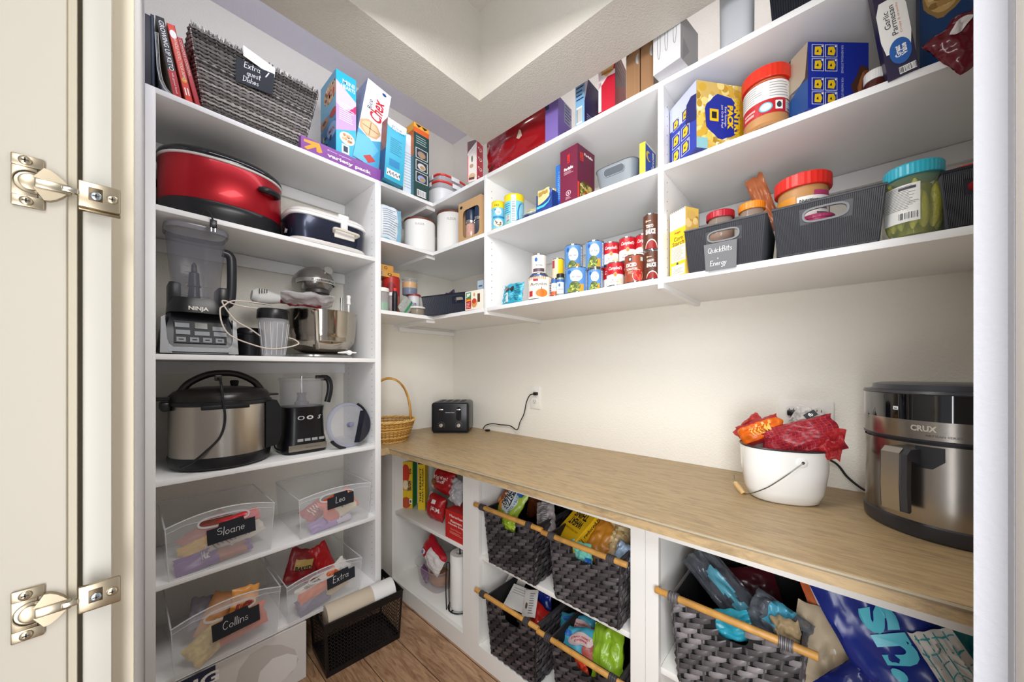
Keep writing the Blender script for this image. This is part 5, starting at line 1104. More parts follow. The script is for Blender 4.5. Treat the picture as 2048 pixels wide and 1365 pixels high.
def art_mac(L, R, T):
    full(L, 'e8c020'); full(R, '1f48a8'); L.rect(.55, 0, 1, 1, mat('e8c020', .4), 1); R.ell(.3, .62, .24, .16, mat('e8c020', .4), 1); R.ell(.38, .62, .18, .12, mat('1f48a8', .4), 2); R.text('MAC & CHEESE', .72, .6, .55, .18, WHITE, rot=90, bold=.04); R.text('EASY', .62, .2, .3, .2, WHITE, rot=90, bold=.04); R.rect(0, .94, 1, 1, mat('d8d4cc', .4), 1); L.rect(.25, .1, .5, .25, mat('b8a040', .4), 2)
carton('carton', 'yellow and blue macaroni carton against the shelf panel', 'box', 1291, FX(.004), '.09', 1279, 1311, 283, T2, '1f48a8', art_mac)

# middle, third board (T3): cans and pouch
o = bagc('snack_pouch', 'turquoise snack pouch with a white panel at the left of the cans', 'bag', on_x(1026, 585, XS+.03), -96, -8, 2, .135, .098, .03, mat('3aa8c4', .3), lambda S: (S.rect(.16, .08, .40, .52, mat('dfe4e6', .5), 1), S.blobs(.2, .62, .62, .86, 7, ['5a3a3a', '2a2a30', 'b08a78'], .009, 4, 1.5), S.lines(.70, .1, .98, .92, 10, mat('2a5a6c', .5), 1), S.lines(.44, .2, .66, .5, 4, mat('8ad8e8', .5), 1)), 2)
o.location.z = T3+.003
def lab_white(S): full_c(S, 'e6e0da'); S.ell(.36, .74, .07, .12, mat('2a6ab0', .4), 1); S.text('Mild & Mellow', .5, .42, .3, .1, mat('4a4a52', .5)); S.rect(.2, .05, .75, .24, mat('5b4650', .4), 1, nx=10)
def full_c(S, h): S.rect(0, 0, 1, 1, mat(h, .4), .5, nx=24)
def lab_blue(S): full_c(S, '23509c'); S.text('StarKist', .5, .72, .4, .22, WHITE, shear=.3, bold=.03); S.rect(.25, .2, .7, .5, mat('7fc8e0', .4), 1, nx=10); S.rect(.78, 0, 1, 1, mat('7a5a5c', .4), 1, nx=6)
GC = 'food cans on the third board'
C, r, zt0 = tin('food_can', 'small dark red can, lowest and hidden behind the pumpkin can', 1057, 1097, FX(.055), T3, None, .058, ('7a2a3a',), None, GC)
C, r, zt1 = tin('food_can', 'flat dark blue can in the small can stack, third from the top', 1058, 1097, FX(.055), zt0, None, .036, ('2446a0',), lab_blue, GC, dz=.0012)
C, r, zt2 = tin('food_can', 'flat blue tuna can with white lettering directly under the white can', 1059, 1097, FX(.055), zt1, None, .036, ('2a5ab0',), lab_blue, GC, dz=.0012)
tin('food_can', 'small white can with a blue logo, topmost of the small stack', 1063, 1093.5, FX(.06), zt2, 508, None, ('e6e0da',), lab_white, GC, dz=.0012)
def lab_pump(S):
    full_c(S, 'efe8dc')
    for k in range(10): S.rect(.1+.06*k, .88, .13+.06*k, 1, mat('d8843a', .4), 1)
    S.ell(.55, .24, .17, .19, mat('e07a20', .5), 1.5); S.ell(.55, .24, .06, .19, mat('c8641a', .5), 2); S.rect(.54, .42, .56, .52, mat('4a3a1c', .5), 2); S.text('Pumpkin', .45, .64, .5, .16, mat('3a3230', .5), shear=.3); S.rect(.14, .1, .28, .36, mat('b8302a', .4), 1.5); S.rect(.3, .80, .45, .9, mat('a82a3a', .4), 2); S.rect(.80, 0, .81, 1, mat('a89888', .5), 1); S.lines(.83, .1, .98, .8, 6, mat('6a6058', .5), 1)
tin('food_can', 'wide pumpkin can with an orange pumpkin on a cream label', 1056, 1104, FX(.003), T3, 551, None, ('efe8dc',), lab_pump, GC)
tin('food_can', 'small orange can standing behind the capers jar', 1101, 1124, FX(.06), T3, None, .072, ('3a5a90',), lambda S: (S.rect(0, 0, 1, .4, mat('c85a3a', .4), 1, nx=16),), GC)
C, r, zt = tin('food_can', 'small pale blue can beside the pumpkin can with a red band', 1102, 1116, FX(.008), T3, 556, None, ('e4e4e2',), lambda S: (S.rect(0, .75, 1, 1, mat('3a62a0', .4), 1, nx=14), S.text('icon', .5, .5, .3, .12, mat('5a8a5a', .5)), S.rect(0, 0, 1, .25, mat('c8603a', .4), 1, nx=14)), GC)
tin('food_can', 'yellow and cream can with a red end stripe on the upper row', 1104, 1127.5, FX(.06), T3+.073, 516, None, ('e8cfae',), lambda S: (S.rect(.5, .12, 1, 1, mat('f0c41a', .4), 1, nx=10), S.rect(0, 0, 1, .12, mat('e0901a', .4), 1.2, nx=14), S.rect(.1, .6, .3, .95, mat('a83a4a', .4), 1.5)), GC)
jarset('capers_jar', 'small jar of capers with a black lid beside the pumpkin can', 'jar', 1113, 1128.5, FX(.004), T3, 547, mat('8a9a88', .15), '26221c', .014, 1.08, lab=(.08, .72, 2.4, lambda S: (full_c(S, 'd8e0ea'), S.rect(0, .82, 1, 1, mat('3a62a0', .4), 1, nx=8), S.ell(.4, .6, .1, .12, mat('2a6ab0', .4), 2), S.text('Capers', .5, .3, .5, .14, mat('3a4a5a', .5)))))
def lab_gb(S):
    full_c(S, '5b8cc4'); S.ell(.48, .66, .19, .24, mat('eef2f4', .4), 1); S.text('Cut', .56, .76, .1, .08, mat('5a8a3a', .5)); S.text('Green Beans', .46, .63, .34, .09, mat('3a5a7a', .5)); S.rect(.5, .0, .72, .32, mat('cf9a3a', .4), .9, nx=6); S.rect(.2, 0, .72, .16, mat('8a9a3a', .4), .9, nx=12)
    S.ell(.44, .22, .17, .22, mat('4a5a20', .5), 1.2)
    rr_ = random.Random(4)
    for k in range(26):
        cx, cy, a = .44+rr_.uniform(-.13, .13), .22+rr_.uniform(-.16, .16), rr_.uniform(0, 3.1); S.ell(cx, cy, .05, .013, mat(rr_.choice(['a9b84e', 'c4cc6a', '8a9a38', 'd8dc8a']), .5), 1.7+.04*k, 8, rot=a)
    S.ell(.27, .84, .06, .08, mat('2a5ea8', .4), 2); S.rect(.80, .05, .9, .95, mat('dfe4ea', .5), 1, nx=3); S.lines(.81, .1, .89, .9, 14, mat('4a5a78', .5), 2)
C, r, zt = tin('food_can', 'cut green beans can in front, lower row beside the capers', 1130, 1177, FX(.003), T3, 533, None, ('5b8cc4',), lab_gb, GC)
C, r, ztb = tin('food_can', 'cut green beans can at the back of the lower row', 1128, 1163, FX(.10), T3, None, .105, ('5b8cc4',), lab_gb, GC)
tin('food_can', 'cut green beans can, upper row, the left one', 1129, 1166, FX(.085), ztb, 488, None, ('5b8cc4',), lab_gb, GC, dz=.001)
C, r, zt = tin('food_can', 'cut green beans can, lower row, next to the soup cans', 1175, 1206, FX(.03), T3, 537, None, ('5b8cc4',), lab_gb, GC)
tin('food_can', 'cut green beans can, upper row, the right one', 1171, 1208.5, FX(.025), zt, 480, None, ('5b8cc4',), lab_gb, GC, dz=.001)
def lab_soup(S):
    full_c(S, 'efeae4'); S.rect(0, .48, 1, 1, mat('b81a26', .35), 1, nx=24); S.text("Campbell's", .5, .74, .56, .20, WHITE, shear=.35, l=2, bold=.01); S.ell(.5, .46, .07, .1, mat('c89a4a', .4), 2); S.ell(.5, .46, .045, .065, mat('a87830', .4), 2.5); S.text('Cream of', .42, .24, .24, .07, mat('3a2a28', .5)); S.text('Mushroom Soup', .44, .13, .34, .07, mat('8a2a2a', .5)); S.ell(.68, .16, .13, .16, mat('e0d0b4', .5), 1.5)
GS = 'soup cans'
C, r, zs1 = tin('soup_can', 'red and white soup can at the back left of the lower row', 1206, 1238, FX(.075), T3, None, .102, ('efeae4',), lab_soup, GS)
tin('soup_can', 'red and white soup can, upper row, the left one of three', 1206, 1239, FX(.07), zs1, 483, None, ('efeae4',), lab_soup, GS, dz=.001)
C, r, zs = tin('soup_can', 'red and white soup can at the front, beside the diced tomatoes', 1213, 1248.5, FX(.003), T3, 523, None, ('efeae4',), lab_soup, GS)
C, r, zs2 = tin('soup_can', 'red and white soup can hidden behind the diced tomatoes', 1240, 1273, FX(.08), T3, None, .102, ('efeae4',), lab_soup, GS)
tin('soup_can', 'red and white soup can, upper row, the middle one of three', 1238, 1273, FX(.07), zs2, 473, None, ('efeae4',), lab_soup, GS, dz=.001)
C, r, zs3 = tin('soup_can', 'red and white soup can behind the lower tomato sauce can', 1273, 1305, FX(.10), T3, None, .102, ('efeae4',), lab_soup, GS)
tin('soup_can', 'red and white soup can, upper row, mostly hidden by tomato sauce', 1271, 1304, FX(.085), zs3, 467, None, ('efeae4',), lab_soup, GS, dz=.001)
def lab_dice(S):
    full_c(S, '9a4a30'); S.poly([(.18, 0), (.34, 0), (.74, .5), (.70, .56)], mat('4a90b8', .4), .9); S.ell(.62, .22, .19, .24, mat('e8e0d8', .4), 1.2); S.ell(.62, .22, .175, .22, mat('a8201c', .5), 1.6); S.blobs(.50, .06, .74, .4, 26, ['d8382c', 'b82420', 'e85a44'], .005, 3, 2.2)
    S.text('DICED', .38, .64, .38, .15, mat('dfe8ec', .4), bold=.05); S.text('TOMATOES', .40, .48, .4, .09, mat('e8dcd0', .4), bold=.03); S.lines(.25, .3, .5, .42, 3, mat('d8b8a8', .5), 1); S.rect(.28, .78, .42, .94, mat('22262c', .4), 1.5); S.text('M', .35, .86, .07, .1, WHITE, bold=.04); S.rect(.72, .78, .84, .93, mat('d8e4dc', .4), 1.5)
tin('food_can', 'diced tomatoes can with a red picture, front row', 1249, 1289, FX(.003), T3, 508, None, ('9a4a30',), lab_dice, GC)
def lab_sauce(S):
    full_c(S, '57301f'); S.text('TOMATO', .42, .66, .3, .1, mat('e8dcd0', .4), bold=.03); S.text('SAUCE', .46, .50, .40, .16, mat('f0e8dc', .4), bold=.06); S.ell(.5, .02, .26, .26, mat('e4d4c8', .4), 1, a0=0, a1=math.pi); S.ell(.5, .0, .235, .24, mat('8e1c18', .4), 1.6, a0=0, a1=math.pi); S.rect(.26, .80, .48, .83, mat('c8b090', .4), 1.5, nx=4); S.ell(.28, .81, .03, .04, mat('c8b090', .4), 2)
C, r, zt = tin('food_can', 'brown tomato sauce can standing on the board by the shelf panel', 1288, 1321, FX(.003), T3, 500, None, ('57301f',), lab_sauce, GC)
tin('food_can', 'brown tomato sauce can stacked on top of the other one', 1286, 1320, FX(.003), zt, 426, None, ('57301f',), lab_sauce, GC, dz=.001)

# right section, second board
YEL = 'eac21c'; BLU = '1c2f9c'
def picto(S, x0, y0, w, h):
    S.rect(x0, y0, x0+w, y0+h, mat('dfe4f4', .4), 1.4); S.rect(x0+w*.05, y0+h*.04, x0+w*.95, y0+h*.96, mat('1a2a8a', .4), 1.8); S.poly([(x0+w*.2, y0+h*.18), (x0+w*.72, y0+h*.14), (x0+w*.85, y0+h*.5), (x0+w*.7, y0+h*.85), (x0+w*.25, y0+h*.8)], mat(YEL, .4), 2.4); S.poly([(x0+w*.35, y0+h*.4), (x0+w*.55, y0+h*.36), (x0+w*.5, y0+h*.62)], MATTEB, 3)
    S.ell(x0+w*.85, y0+h*.86, w*.07, h*.07, WHITE, 2.8)
def art_pop(L, R, T):
    full(L, '2a3da6'); full(R, 'd8b866'); L.poly([(0, .62), (1, .55), (1, 1), (0, 1)], mat('c8cdf0', .4), 1); L.rect(0, .95, .95, 1, mat('c8cdf0', .4), 1.2)
    for i in range(2):
        for j in range(2): picto(L, .10+.36*i, .06+.24*j, .3, .2)
    for i in range(2): picto(L, .12+.36*i, .58, .26, .17)
    L.poly([(.62, .50), (.66, .78), (.82, .84), (1, .80), (1, .42)], mat('161d6a', .4), 3.2)
    R.blobs(.0, .02, 1, .98, 120, ['e9c95e', 'f2dc8c', 'd8ae3c', 'f6ecc0', 'c89a30'], .012, 7, 1); R.rect(.86, .1, 1, .9, mat('e0a818', .4), 3.4); R.rect(0, 0, .22, .16, mat('8fc4cc', .4), 3)
    R.ell(.52, .5, .36, .33, mat('1c2f9c', .4), 3.6, wob=.05); R.rect(.3, .34, .8, .66, mat('1c2f9c', .4), 3.7); R.rect(.26, .42, .44, .6, mat(YEL, .4), 4.6); R.rect(.3, .46, .40, .56, MATTEB, 5.4)
    R.text('PANTRY', .82, .5, .56, .12, mat(YEL, .4), rot=-90, bold=.06, l=6); R.text('PACK', .68, .5, .36, .12, mat(YEL, .4), rot=-90, bold=.06, l=6); R.text('Easy Storage,', .58, .5, .3, .05, WHITE, rot=-90, l=6); R.text('just Grab & Pop!', .51, .5, .34, .05, WHITE, rot=-90, l=6)
carton('carton', 'blue and yellow popcorn carton lettered PANTRY PACK', 'box', 1393, FX(-.028), '.17', 1340, 1490, 160, T2, '1c2f9c', art_pop)
PBC = mat('b98652', .45)
def lab_pb(S):
    full_c(S, 'b8242c'); S.rect(0, .42, 1, .97, mat('e6e2de', .5), 1, nx=20); S.lines(.04, .46, .45, .93, 7, mat('6a6a70', .5), 2, 2, th=.2); S.lines(.55, .46, .96, .93, 6, mat('8a8a90', .5), 2, 5, th=.2); S.ell(.5, .20, .1, .14, mat('5ab4cc', .4), 1.5); S.ell(.5, .2, .08, .11, mat('cfe8ee', .4), 2); S.rect(.64, .08, .76, .34, WHITE, 1.5); S.ell(.70, .21, .04, .09, mat('3a3a3a', .5), 2); S.barcode(.82, .03, .98, .38, horiz=True); S.rect(.12, .08, .32, .16, mat('d8a8a4', .5), 1.5); S.rect(.12, .2, .34, .26, mat('d8a8a4', .5), 1.5)
jarset('peanut_butter_jar', 'large peanut butter jar with a red lid standing on the middle board', 'jar', 1487, 1579, FX(-.012), T2, 131, PBC, 'd8321f', .034, 1.06, lab=(.17, .74, 2.9, lab_pb), neck=.93)
def art_torn(L, R, T):
    full(R, BLU); full(L, '3a3430')
    for i in range(2):
        for j in range(2): picto(R, .06+.22*i, .56+.21*j, .2, .19); picto(R, .06+.22*i, .06+.21*j, .2, .19)
    R.text('FOR INDIVIDUAL STORAGE', .56, .74, .42, .035, mat('c8d0f0', .4), rot=-90, l=3); R.text('FOR PANTRY STORAGE', .56, .26, .40, .035, mat('c8d0f0', .4), rot=-90, l=3); L.rect(.2, 0, 1, .45, mat('1f4a8a', .4), 1); L.poly([(.2, .3), (.9, .5), (1, 1), (.4, 1)], mat('a89a88', .5), 1)
    R.poly([(.72, .0), (.76, .2), (.70, .34), (.80, .5), (.86, .66), (1, .62), (1, 0)], mat('4a2a1c', .7), 2); R.poly([(.80, .0), (.84, .2), (.80, .32), (.92, .58), (1, .58), (1, 0)], mat('8a4a2c', .7), 2.6)
    R.poly([(.80, .12), (.84, .42), (.90, .56), (.93, .52), (.88, .36), (.88, .0)], mat('a8683c', .7), 3.4)
carton('carton', 'torn-open blue carton with yellow picture instructions', 'box', 1616, FX(-.01), '.16', 1579, 1737, 84, T2, BLU, art_torn, wl=.09)
jarset('spread_jar', 'short dark jar with a white lid between the torn blue carton and garlic box', 'jar', 1727, 1776, FX(.03), T2, 136, mat('4a1c16', .25), 'dcdad8', .022, 1.08)
def art_gp(L, R, T):
    full(L, '2b2440'); full(R, '241c34'); L.poly([(.1, .22), (.9, .22), (1, .35), (1, .60), (.85, .70), (.15, .70), (0, .60), (0, .35)], mat('eeece8', .4), 1.3); L.ell(.5, .93, .45, .2, mat('e4e0dc', .4), 1.5); L.ell(.52, .94, .38, .16, mat('c8783a', .5), 2.2); L.ell(.5, .96, .22, .09, mat('e8a860', .5), 3, wob=.1); L.ell(.6, .90, .2, .05, mat('a85a2a', .5), 3.2, wob=.1)
    L.text('Garlic', .30, .52, .16, .20, mat('2a2a30', .4), rot=90, l=3); L.text('Parmesan', .50, .50, .27, .2, mat('2a2a30', .4), rot=90, l=3); L.text('Crispy & crunchy', .70, .5, .28, .09, mat('d88a4a', .4), rot=90, l=3); L.ell(.55, .21, .36, .115, mat('2a5ea8', .4), 3.4); L.text('Great', .46, .21, .10, .2, WHITE, rot=90, l=4.6, bold=.03); L.text('Value', .66, .21, .10, .2, WHITE, rot=90, l=4.6, bold=.03); L.barcode(.4, .01, .95, .07, l=2)
C = onax(1838, FX(-.006)); 
carton('carton', 'dark garlic parmesan carton leaning left, its lettering sideways', 'box', 1838, FX(-.006), 0, 1776, 1845, -30, T2, '2b2440', art_gp, wr=.05, tilt=(math.radians(-7), 0), h=.27)
def art_bread(L, R, T):
    full(L, '1b3e6e'); L.ell(.30, .66, .28, .26, mat('9a7a48', .5), 1, wob=.04); L.ell(.30, .67, .25, .23, mat('c8a468', .5), 1.6); L.blobs(.12, .5, .48, .84, 30, ['b08a50', 'dcc08a', '8f6c3a'], .006, 5, 2); L.poly([(.18, .72), (.5, .62), (.56, .98), (.2, 1)], mat('1b2a6e', .4), 3.6); L.rect(.42, .86, .62, .96, mat('5aa83a', .4), 4); L.text('12', .36, .9, h=.1, m=WHITE, bold=.05, l=4.6)
    full(R, '14305a')
ya, yb = Yx(1840, XS+.02), Yx(2010, XS+.02)
m = Mesh(); w = ya-yb; m.box((0, 0, 0), (.05, w, .27), mat('1b3e6e', .4), bev=.0006, seg=1); L, R, T = LR(m, .05, w, .27); art_bread(L, R, T); tag(m.build('carton', loc=(XS+.022, yb, T2+.0005), smooth=0, fix=False), 'dark blue carton picturing toasted bread at the right end', 'box')
bagc('snack_bag', 'deep red glossy bag in front of the toasted bread carton', 'bag', on_x(1938, 78, XS-.006), -90, 0, -30, .09, .11, .04, mat('5f1420', .2), lambda S: S.ell(.5, .75, .2, .1, mat('d8d0d0', .4), 1), 12)

# right section, third board
def art_corn(L, R, T):
    full(L, 'f0c324'); full(R, 'dfbb5a'); L.rect(0, .72, 1, 1, mat('eceae6', .4), 1); L.text('Argo', .5, .66, .4, .035, mat('c8402a', .4), bold=.03); L.text('Corn', .56, .57, .56, .06, mat('3a3a2a', .5)); L.text('Starch', .55, .5, .72, .06, mat('3a3a2a', .5)); L.rect(.08, .22, 1, .46, mat('ece4cc', .4), 1); L.lines(.12, .24, .95, .44, 9, mat('8a8470', .5), 2, th=.25); L.rect(.12, .02, .95, .17, mat('ece8dc', .4), 1); L.lines(.2, .04, .9, .12, 4, mat('8a9470', .5), 2); L.ell(.5, .19, .07, .02, mat('4a4a3a', .5), 2)
    for k in range(8): L.rect(.05+.12*k, .985, .1+.12*k, 1.0, mat(('3a8a4a', 'c83a2a', '8a6a3a')[k % 3], .4), 2)
    R.blobs(.1, .2, .9, .9, 14, ['d8b060', 'eccc88', 'c8a04a'], .012, 2, 1)
carton('carton', 'tall yellow and white corn starch carton beside the shelf panel', 'box', 1371, FX(.003), '.055', 1340, 1397, 413, T3, 'f0c324', art_corn)
def chalk_sign(t, pt, W0, W1, H, s0, s1, q0, q1, words, mt=mat('6c6c6f', .6), off=.009):
    m = Mesh(); f = [pt('f', s, q, off) for s, q in ((s0, q0), (s1, q0), (s1, q1), (s0, q1))]; b = [pt('f', s, q, off-.002) for s, q in ((s0, q0), (s1, q0), (s1, q1), (s0, q1))]
    m.loft([b, f], mt); wd = (f[1]-f[0]).length; hh = (f[3]-f[0]).length
    S = Surf(m, lambda x, y, d: f[0].lerp(f[1], x/wd).lerp(f[3].lerp(f[2], x/wd), y/hh)+Vector((0, -d, 0)), wd, hh)
    for w_, cx, cy, h_ in words: S.stroke(w_, cx, cy, h_, CHALK, th=.15, l=2)
    m.build('chalk_sign', t, smooth=0, fix=False)
A, B = on_x(1379, HV, XS-.004), on_x(1524, HV, XS+.0); A.z = B.z = T3; BW = (A-B).length; H1 = z_at(Vector((XS-.01, (A.y+B.y)/2)), 447)-T3; print('BIN1', BW, H1)
t, pt, ang, W0, W1 = plastic_bin('storage_bin', 'dark ribbed bin with a grey sign lettered QuickBites and Energy', A, B, .24, H1, .011, BINGREY, (.0, H1*.72, BW*.20, .0135), RINGG, ribs=44, group='ribbed bins')
chalk_sign(t, pt, W0, W1, H1, .25, .68, -.06, .56, (('QuickBits', .48, .70, .0085), ('+', .42, .42, .006), ('Energy', .42, .22, .008)))
A2, B2 = on_x(1556, HV, XS-.004), on_x(1758, HV, XS-.002); A2.z = B2.z = T3; BW2 = (A2-B2).length; H2 = z_at(Vector((XS-.01, (A2.y+B2.y)/2)), 398)-T3; print('BIN2', BW2, H2)
plastic_bin('storage_bin', 'dark ribbed bin holding the big peanut butter jar', A2, B2, .24, H2, .011, BINGREY, (.0, H2*.72, BW2*.21, .0145), RINGG, ribs=58, group='ribbed bins')
NUT = mat('7a3f22', .5, var=.5, vscale=90)
jarset('nut_jar', 'nut jar with a dark red lid in the QuickBites bin', 'jar', 1412, 1470, FX(.05), T3+.004, 418, mat('cdbfb0', .1, alpha=.35), 'a8182a', .02, 1.05, fill=NUT, fill_h=.85, lab=(.1, .45, 2.6, lambda S: full_c(S, 'd8a030')))
jarset('nut_jar', 'nut jar with an orange lid in the QuickBites bin', 'jar', 1476, 1532, FX(.05), T3+.004, 401, mat('cdbfb0', .1, alpha=.35), 'dd8420', .02, 1.05, fill=mat('6a3028', .5, var=.4, vscale=90), fill_h=.9, lab=(.1, .8, 1.6, lambda S: S.ell(.75, .7, .2, .2, mat('d8ece4', .4), 1)))
bagc('snack_bag', 'orange-brown translucent bag corner rising behind the orange-lidded jar', 'bag', on_x(1527, 408, XS+.19), -90, 0, -16, .05, .2, .02, mat('b8683c', .2, alpha=.8), None, 14)
jarset('peanut_butter_jar', 'peanut butter jar with a bright red lid in the second ribbed bin', 'jar', 1553, 1660, FX(.045), T3+.004, 345, PBC, 'd92a20', .034, 1.04, lab=(.15, .80, 2.4, lambda S: (S.rect(0, 0, .4, .9, mat('d8902a', .4), .6, nx=8), S.rect(.42, 0, 1, .86, mat('e8e4e0', .5), 1, nx=8), S.text('Nutrition', .60, .78, .28, .05, mat('1a1a1a', .5), bold=.03), S.text('Facts', .54, .70, .17, .05, mat('1a1a1a', .5), bold=.03), S.lines(.72, .1, .98, .82, 9, mat('5a5a60', .5), 2), S.rect(.68, .86, 1, .95, mat('b03a6a', .4), 1, nx=6))), neck=.95)
jarset('dip_tub', 'pink tub with a blue label seen through the handle slot of the second bin', 'tub', 1594, 1668, FX(.016), T3+.004, 428, mat('c84a78', .35), 'c84a78', .008, 1.0, lab=(.1, .75, 2.6, lambda S: (full_c(S, '3a86c0'), S.text('GREAT QUALITY', .5, .6, .6, .14, WHITE, bold=.03), S.text('Guaranteed', .5, .35, .4, .12, WHITE))), neck=.96)
# pickle jar
C, r = round_at(1764, 1893, FX(-.012)); near = C*(1-r/C.length); H = z_at(near, 322)-T3; C.z = T3+.0005; print('PICKLE', r, H)
t = thing('pickle_jar', 'large pickle jar with a turquoise lid beside the ribbed bin', 'jar', C); b = H-.028
m = Mesh(); m.lathe([(r*.9, 0), (r*.98, .008), (r, .02), (r, b*.78), (r*.97, b*.88), (r*.88, b*.97), (r*.87, b)], mat('c3cf9c', .05, alpha=.22), seg=48, cap=(1, 0)); m.build('jar_body', t)
m = Mesh(); n = 80; m.loft([[Vector((r*.95*q*(1+(.012 if k % 2 else 0))*math.cos(2*math.pi*k/n), r*.95*q*(1+(.012 if k % 2 else 0))*math.sin(2*math.pi*k/n), z_)) for k in range(n)] for q, z_ in ((1, b), (1.02, b+.002), (1.02, H-.004), (.97, H))], mat('34b4cc', .3)); m.build('lid', t, smooth=0)
m = Mesh(); m.lathe([(r*.55, .006), (r*.6, b*.86)], mat('7a7a1c', .3)); m.build('brine', t)
av = math.atan2(-C.y, -C.x)
for k in range(13):
    a = av+(k-6)*.46; hh = b*(.62+.3*((k*37) % 7)/7); ln = (((k*13) % 5)-2)*.0011; rr2 = r*.76; m = Mesh(); pts = [(rr2*math.cos(a)+ln*q*0-math.sin(a)*ln*3*math.sin(q*2.2), rr2*math.sin(a)+math.cos(a)*ln*3*math.sin(q*2.2), .014+hh*q) for q in [i/9 for i in range(10)]]
    m.tube(pts, [.002, .007, .0095, .0105, .011, .011, .0105, .0095, .007, .002], mat(('a8a02a', '8f9424', 'b8b43c', '9c962a')[k % 4], .25, bump=.5, bscale=160), seg=10)
    tag(m.build('pickle', loc=(C.x, C.y, C.z)), 'yellow-green whole pickle upright against the glass of the pickle jar', 'pickle', 'pickles in the jar')
m = Mesh(); S = cylsurf(m, r*1.004, H*.18, H*.70, av-.45, 1.35); full_c(S, 'e8e8e4'); S.lines(.04, .34, .96, .97, 15, mat('4a4a50', .5), 2, 6, th=.22); S.rect(.5, .86, .9, .93, mat('3a3a40', .5), 2); S.barcode(.50, .05, .95, .27, l=2); m.build('label', t, fix=False)
A3, B3 = on_x(1896, HV, XS+.0), on_x(2075, HV, XS+.0); A3.z = B3.z = T3; 
plastic_bin('storage_bin', 'dark ribbed bin cut off at the right edge, with a red-lidded pack on top', A3, B3, .24, z_at(Vector((XS, -.2)), 345)-T3, .011, mat('22222a', .42), (.0, .08, .03, .012), None, ribs=50, group='ribbed bins')
jarset('snack_tub', 'red-lidded clear pack rising from the right-hand ribbed bin', 'tub', 1886, 1985, FX(.05), T3+.004, 330, mat('b8242c', .3), mat('b9382f', .25), .02, 1.02, lab=(.5, .95, 2.4, lambda S: S.ell(.38, .5, .08, .2, mat('e8ecf0', .4), 1)), neck=.97)
# ------------------------------------------------------------ clear snack bins on the two lower boards
def clear_bin(lab, A, B, z, D, H, fl, arch, words, card, sh=.012):
    """translucent bin; A, B = front bottom corners"""
    A = Vector((A.x, A.y, z)); B = Vector((B.x, B.y, z)); W0 = (B-A).length; ang = math.atan2(B.y-A.y, B.x-A.x); c = (A+B)/2; c.z += .0006
    t = thing('snack_bin', lab, 'bin', c, ang, 'clear bins with name cards'); W1 = W0+2*fl; pt = frustum(W0, D, W1, D+2*fl, H)
    f2 = lambda side: (lambda x, y, d: pt(side, (x/(W0+(W1-W0)*y/H))+.5, y/H, -d))
    m = Mesh(); top = [(W1/2*(1-2*k/12), H*(1+arch*(1-(1-2*k/12)**2))) for k in range(13)]
    slot = (0, H*(1+arch)*.80, W0*.24, H*.085)
    panel_hole(m, [(-W0/2, 0), (W0/2, 0)]+top, slot[:2], slot[2], slot[3], f2('f'), 0, .0016, FROST)
    for side in 'lrb':
        q = [pt(side, 0, 0, 0), pt(side, 1, 0, 0), pt(side, 1, 1, 0), pt(side, 0, 1, 0)]
        if side == 'b': q[2] = pt(side, 1, 1, 0); 
        m.add(q, [(0, 1, 2, 3)], FROST)
    m.add([pt('f', 0, 0, -.001)+Vector((0, 0, .002)), pt('f', 1, 0, -.001)+Vector((0, 0, .002)), pt('b', 0, 0, 0)+Vector((0, 0, .002)), pt('b', 1, 0, 0)+Vector((0, 0, .002))], [(0, 1, 2, 3)], FROST)
    m.build('bin_body', t, smooth=0)
    m = Mesh(); P = [f2('f')(x, y, -.001) for x, y in top]; 
    m.tube(P+[pt('l', 0, 1, .001), pt('b', 0, 1, .001)][0:0]+[pt('b', 1, 1, .001), pt('b', 0, 1, .001)], .0026, FROSTE, seg=6, closed=True)
    l2 = [(x*.985, y-H*.10) for x, y in top]; m.tube([f2('f')(x, y, -.0012) for x, y in l2 if abs(x) > slot[2]*1.15][:99], .0008, FROSTE, seg=4)
    for s in (0, 1): m.tube([pt('f', s, 0, .0), pt('f', s, 1, .0)], .0016, FROSTE, seg=5)
    m.tube([pt('f', 0, .012, .001), pt('f', 1, .012, .001)], .0016, FROSTE, seg=5)
    R = []
    for gs, d in ((0, .003), (.006, .003), (.006, -.002), (0, -.002)): R.append([f2('f')(slot[0]+math.copysign(1, math.cos(a))*abs(math.cos(a))**.6*(slot[2]+gs), slot[1]+math.copysign(1, math.sin(a))*abs(math.sin(a))**.8*(slot[3]+gs), -d) for a in [2*math.pi*k/40 for k in range(40)]])
    R.append(R[0]); m.loft(R, FROSTE, (0, 0)); m.build('rim', t)
    x0, x1, y0, y1, rot = card; m = Mesh(); cx, cy = (x0+x1)/2*W0, (y0+y1)/2*H; hw, hh = (x1-x0)/2*W0, (y1-y0)/2*H; co, si = math.cos(rot), math.sin(rot)
    F2 = f2('f'); cr = lambda x, y: (cx+x*co-y*si, cy+x*si+y*co)
    pl = [cr(x, y) for x, y in ((-hw, -hh), (hw, -hh), (hw, hh*.8), (hw*.55, hh*.8), (hw*.5, hh*1.25), (-hw*.5, hh*1.25), (-hw*.55, hh*.8), (-hw, hh*.8))]
    m.prism(pl, lambda x, y, d: F2(x, y, -d), .004, .0055, CHALKB)
    S = Surf(m, lambda x, y, d: F2(*cr(x-hw, y-hh), -.0056-d), 2*hw, 2*hh); S.stroke(words, .47, .48, sh, CHALK, th=.10, l=1); m.build('name_card', t, smooth=0, fix=False)
    return t, pt, ang, W0
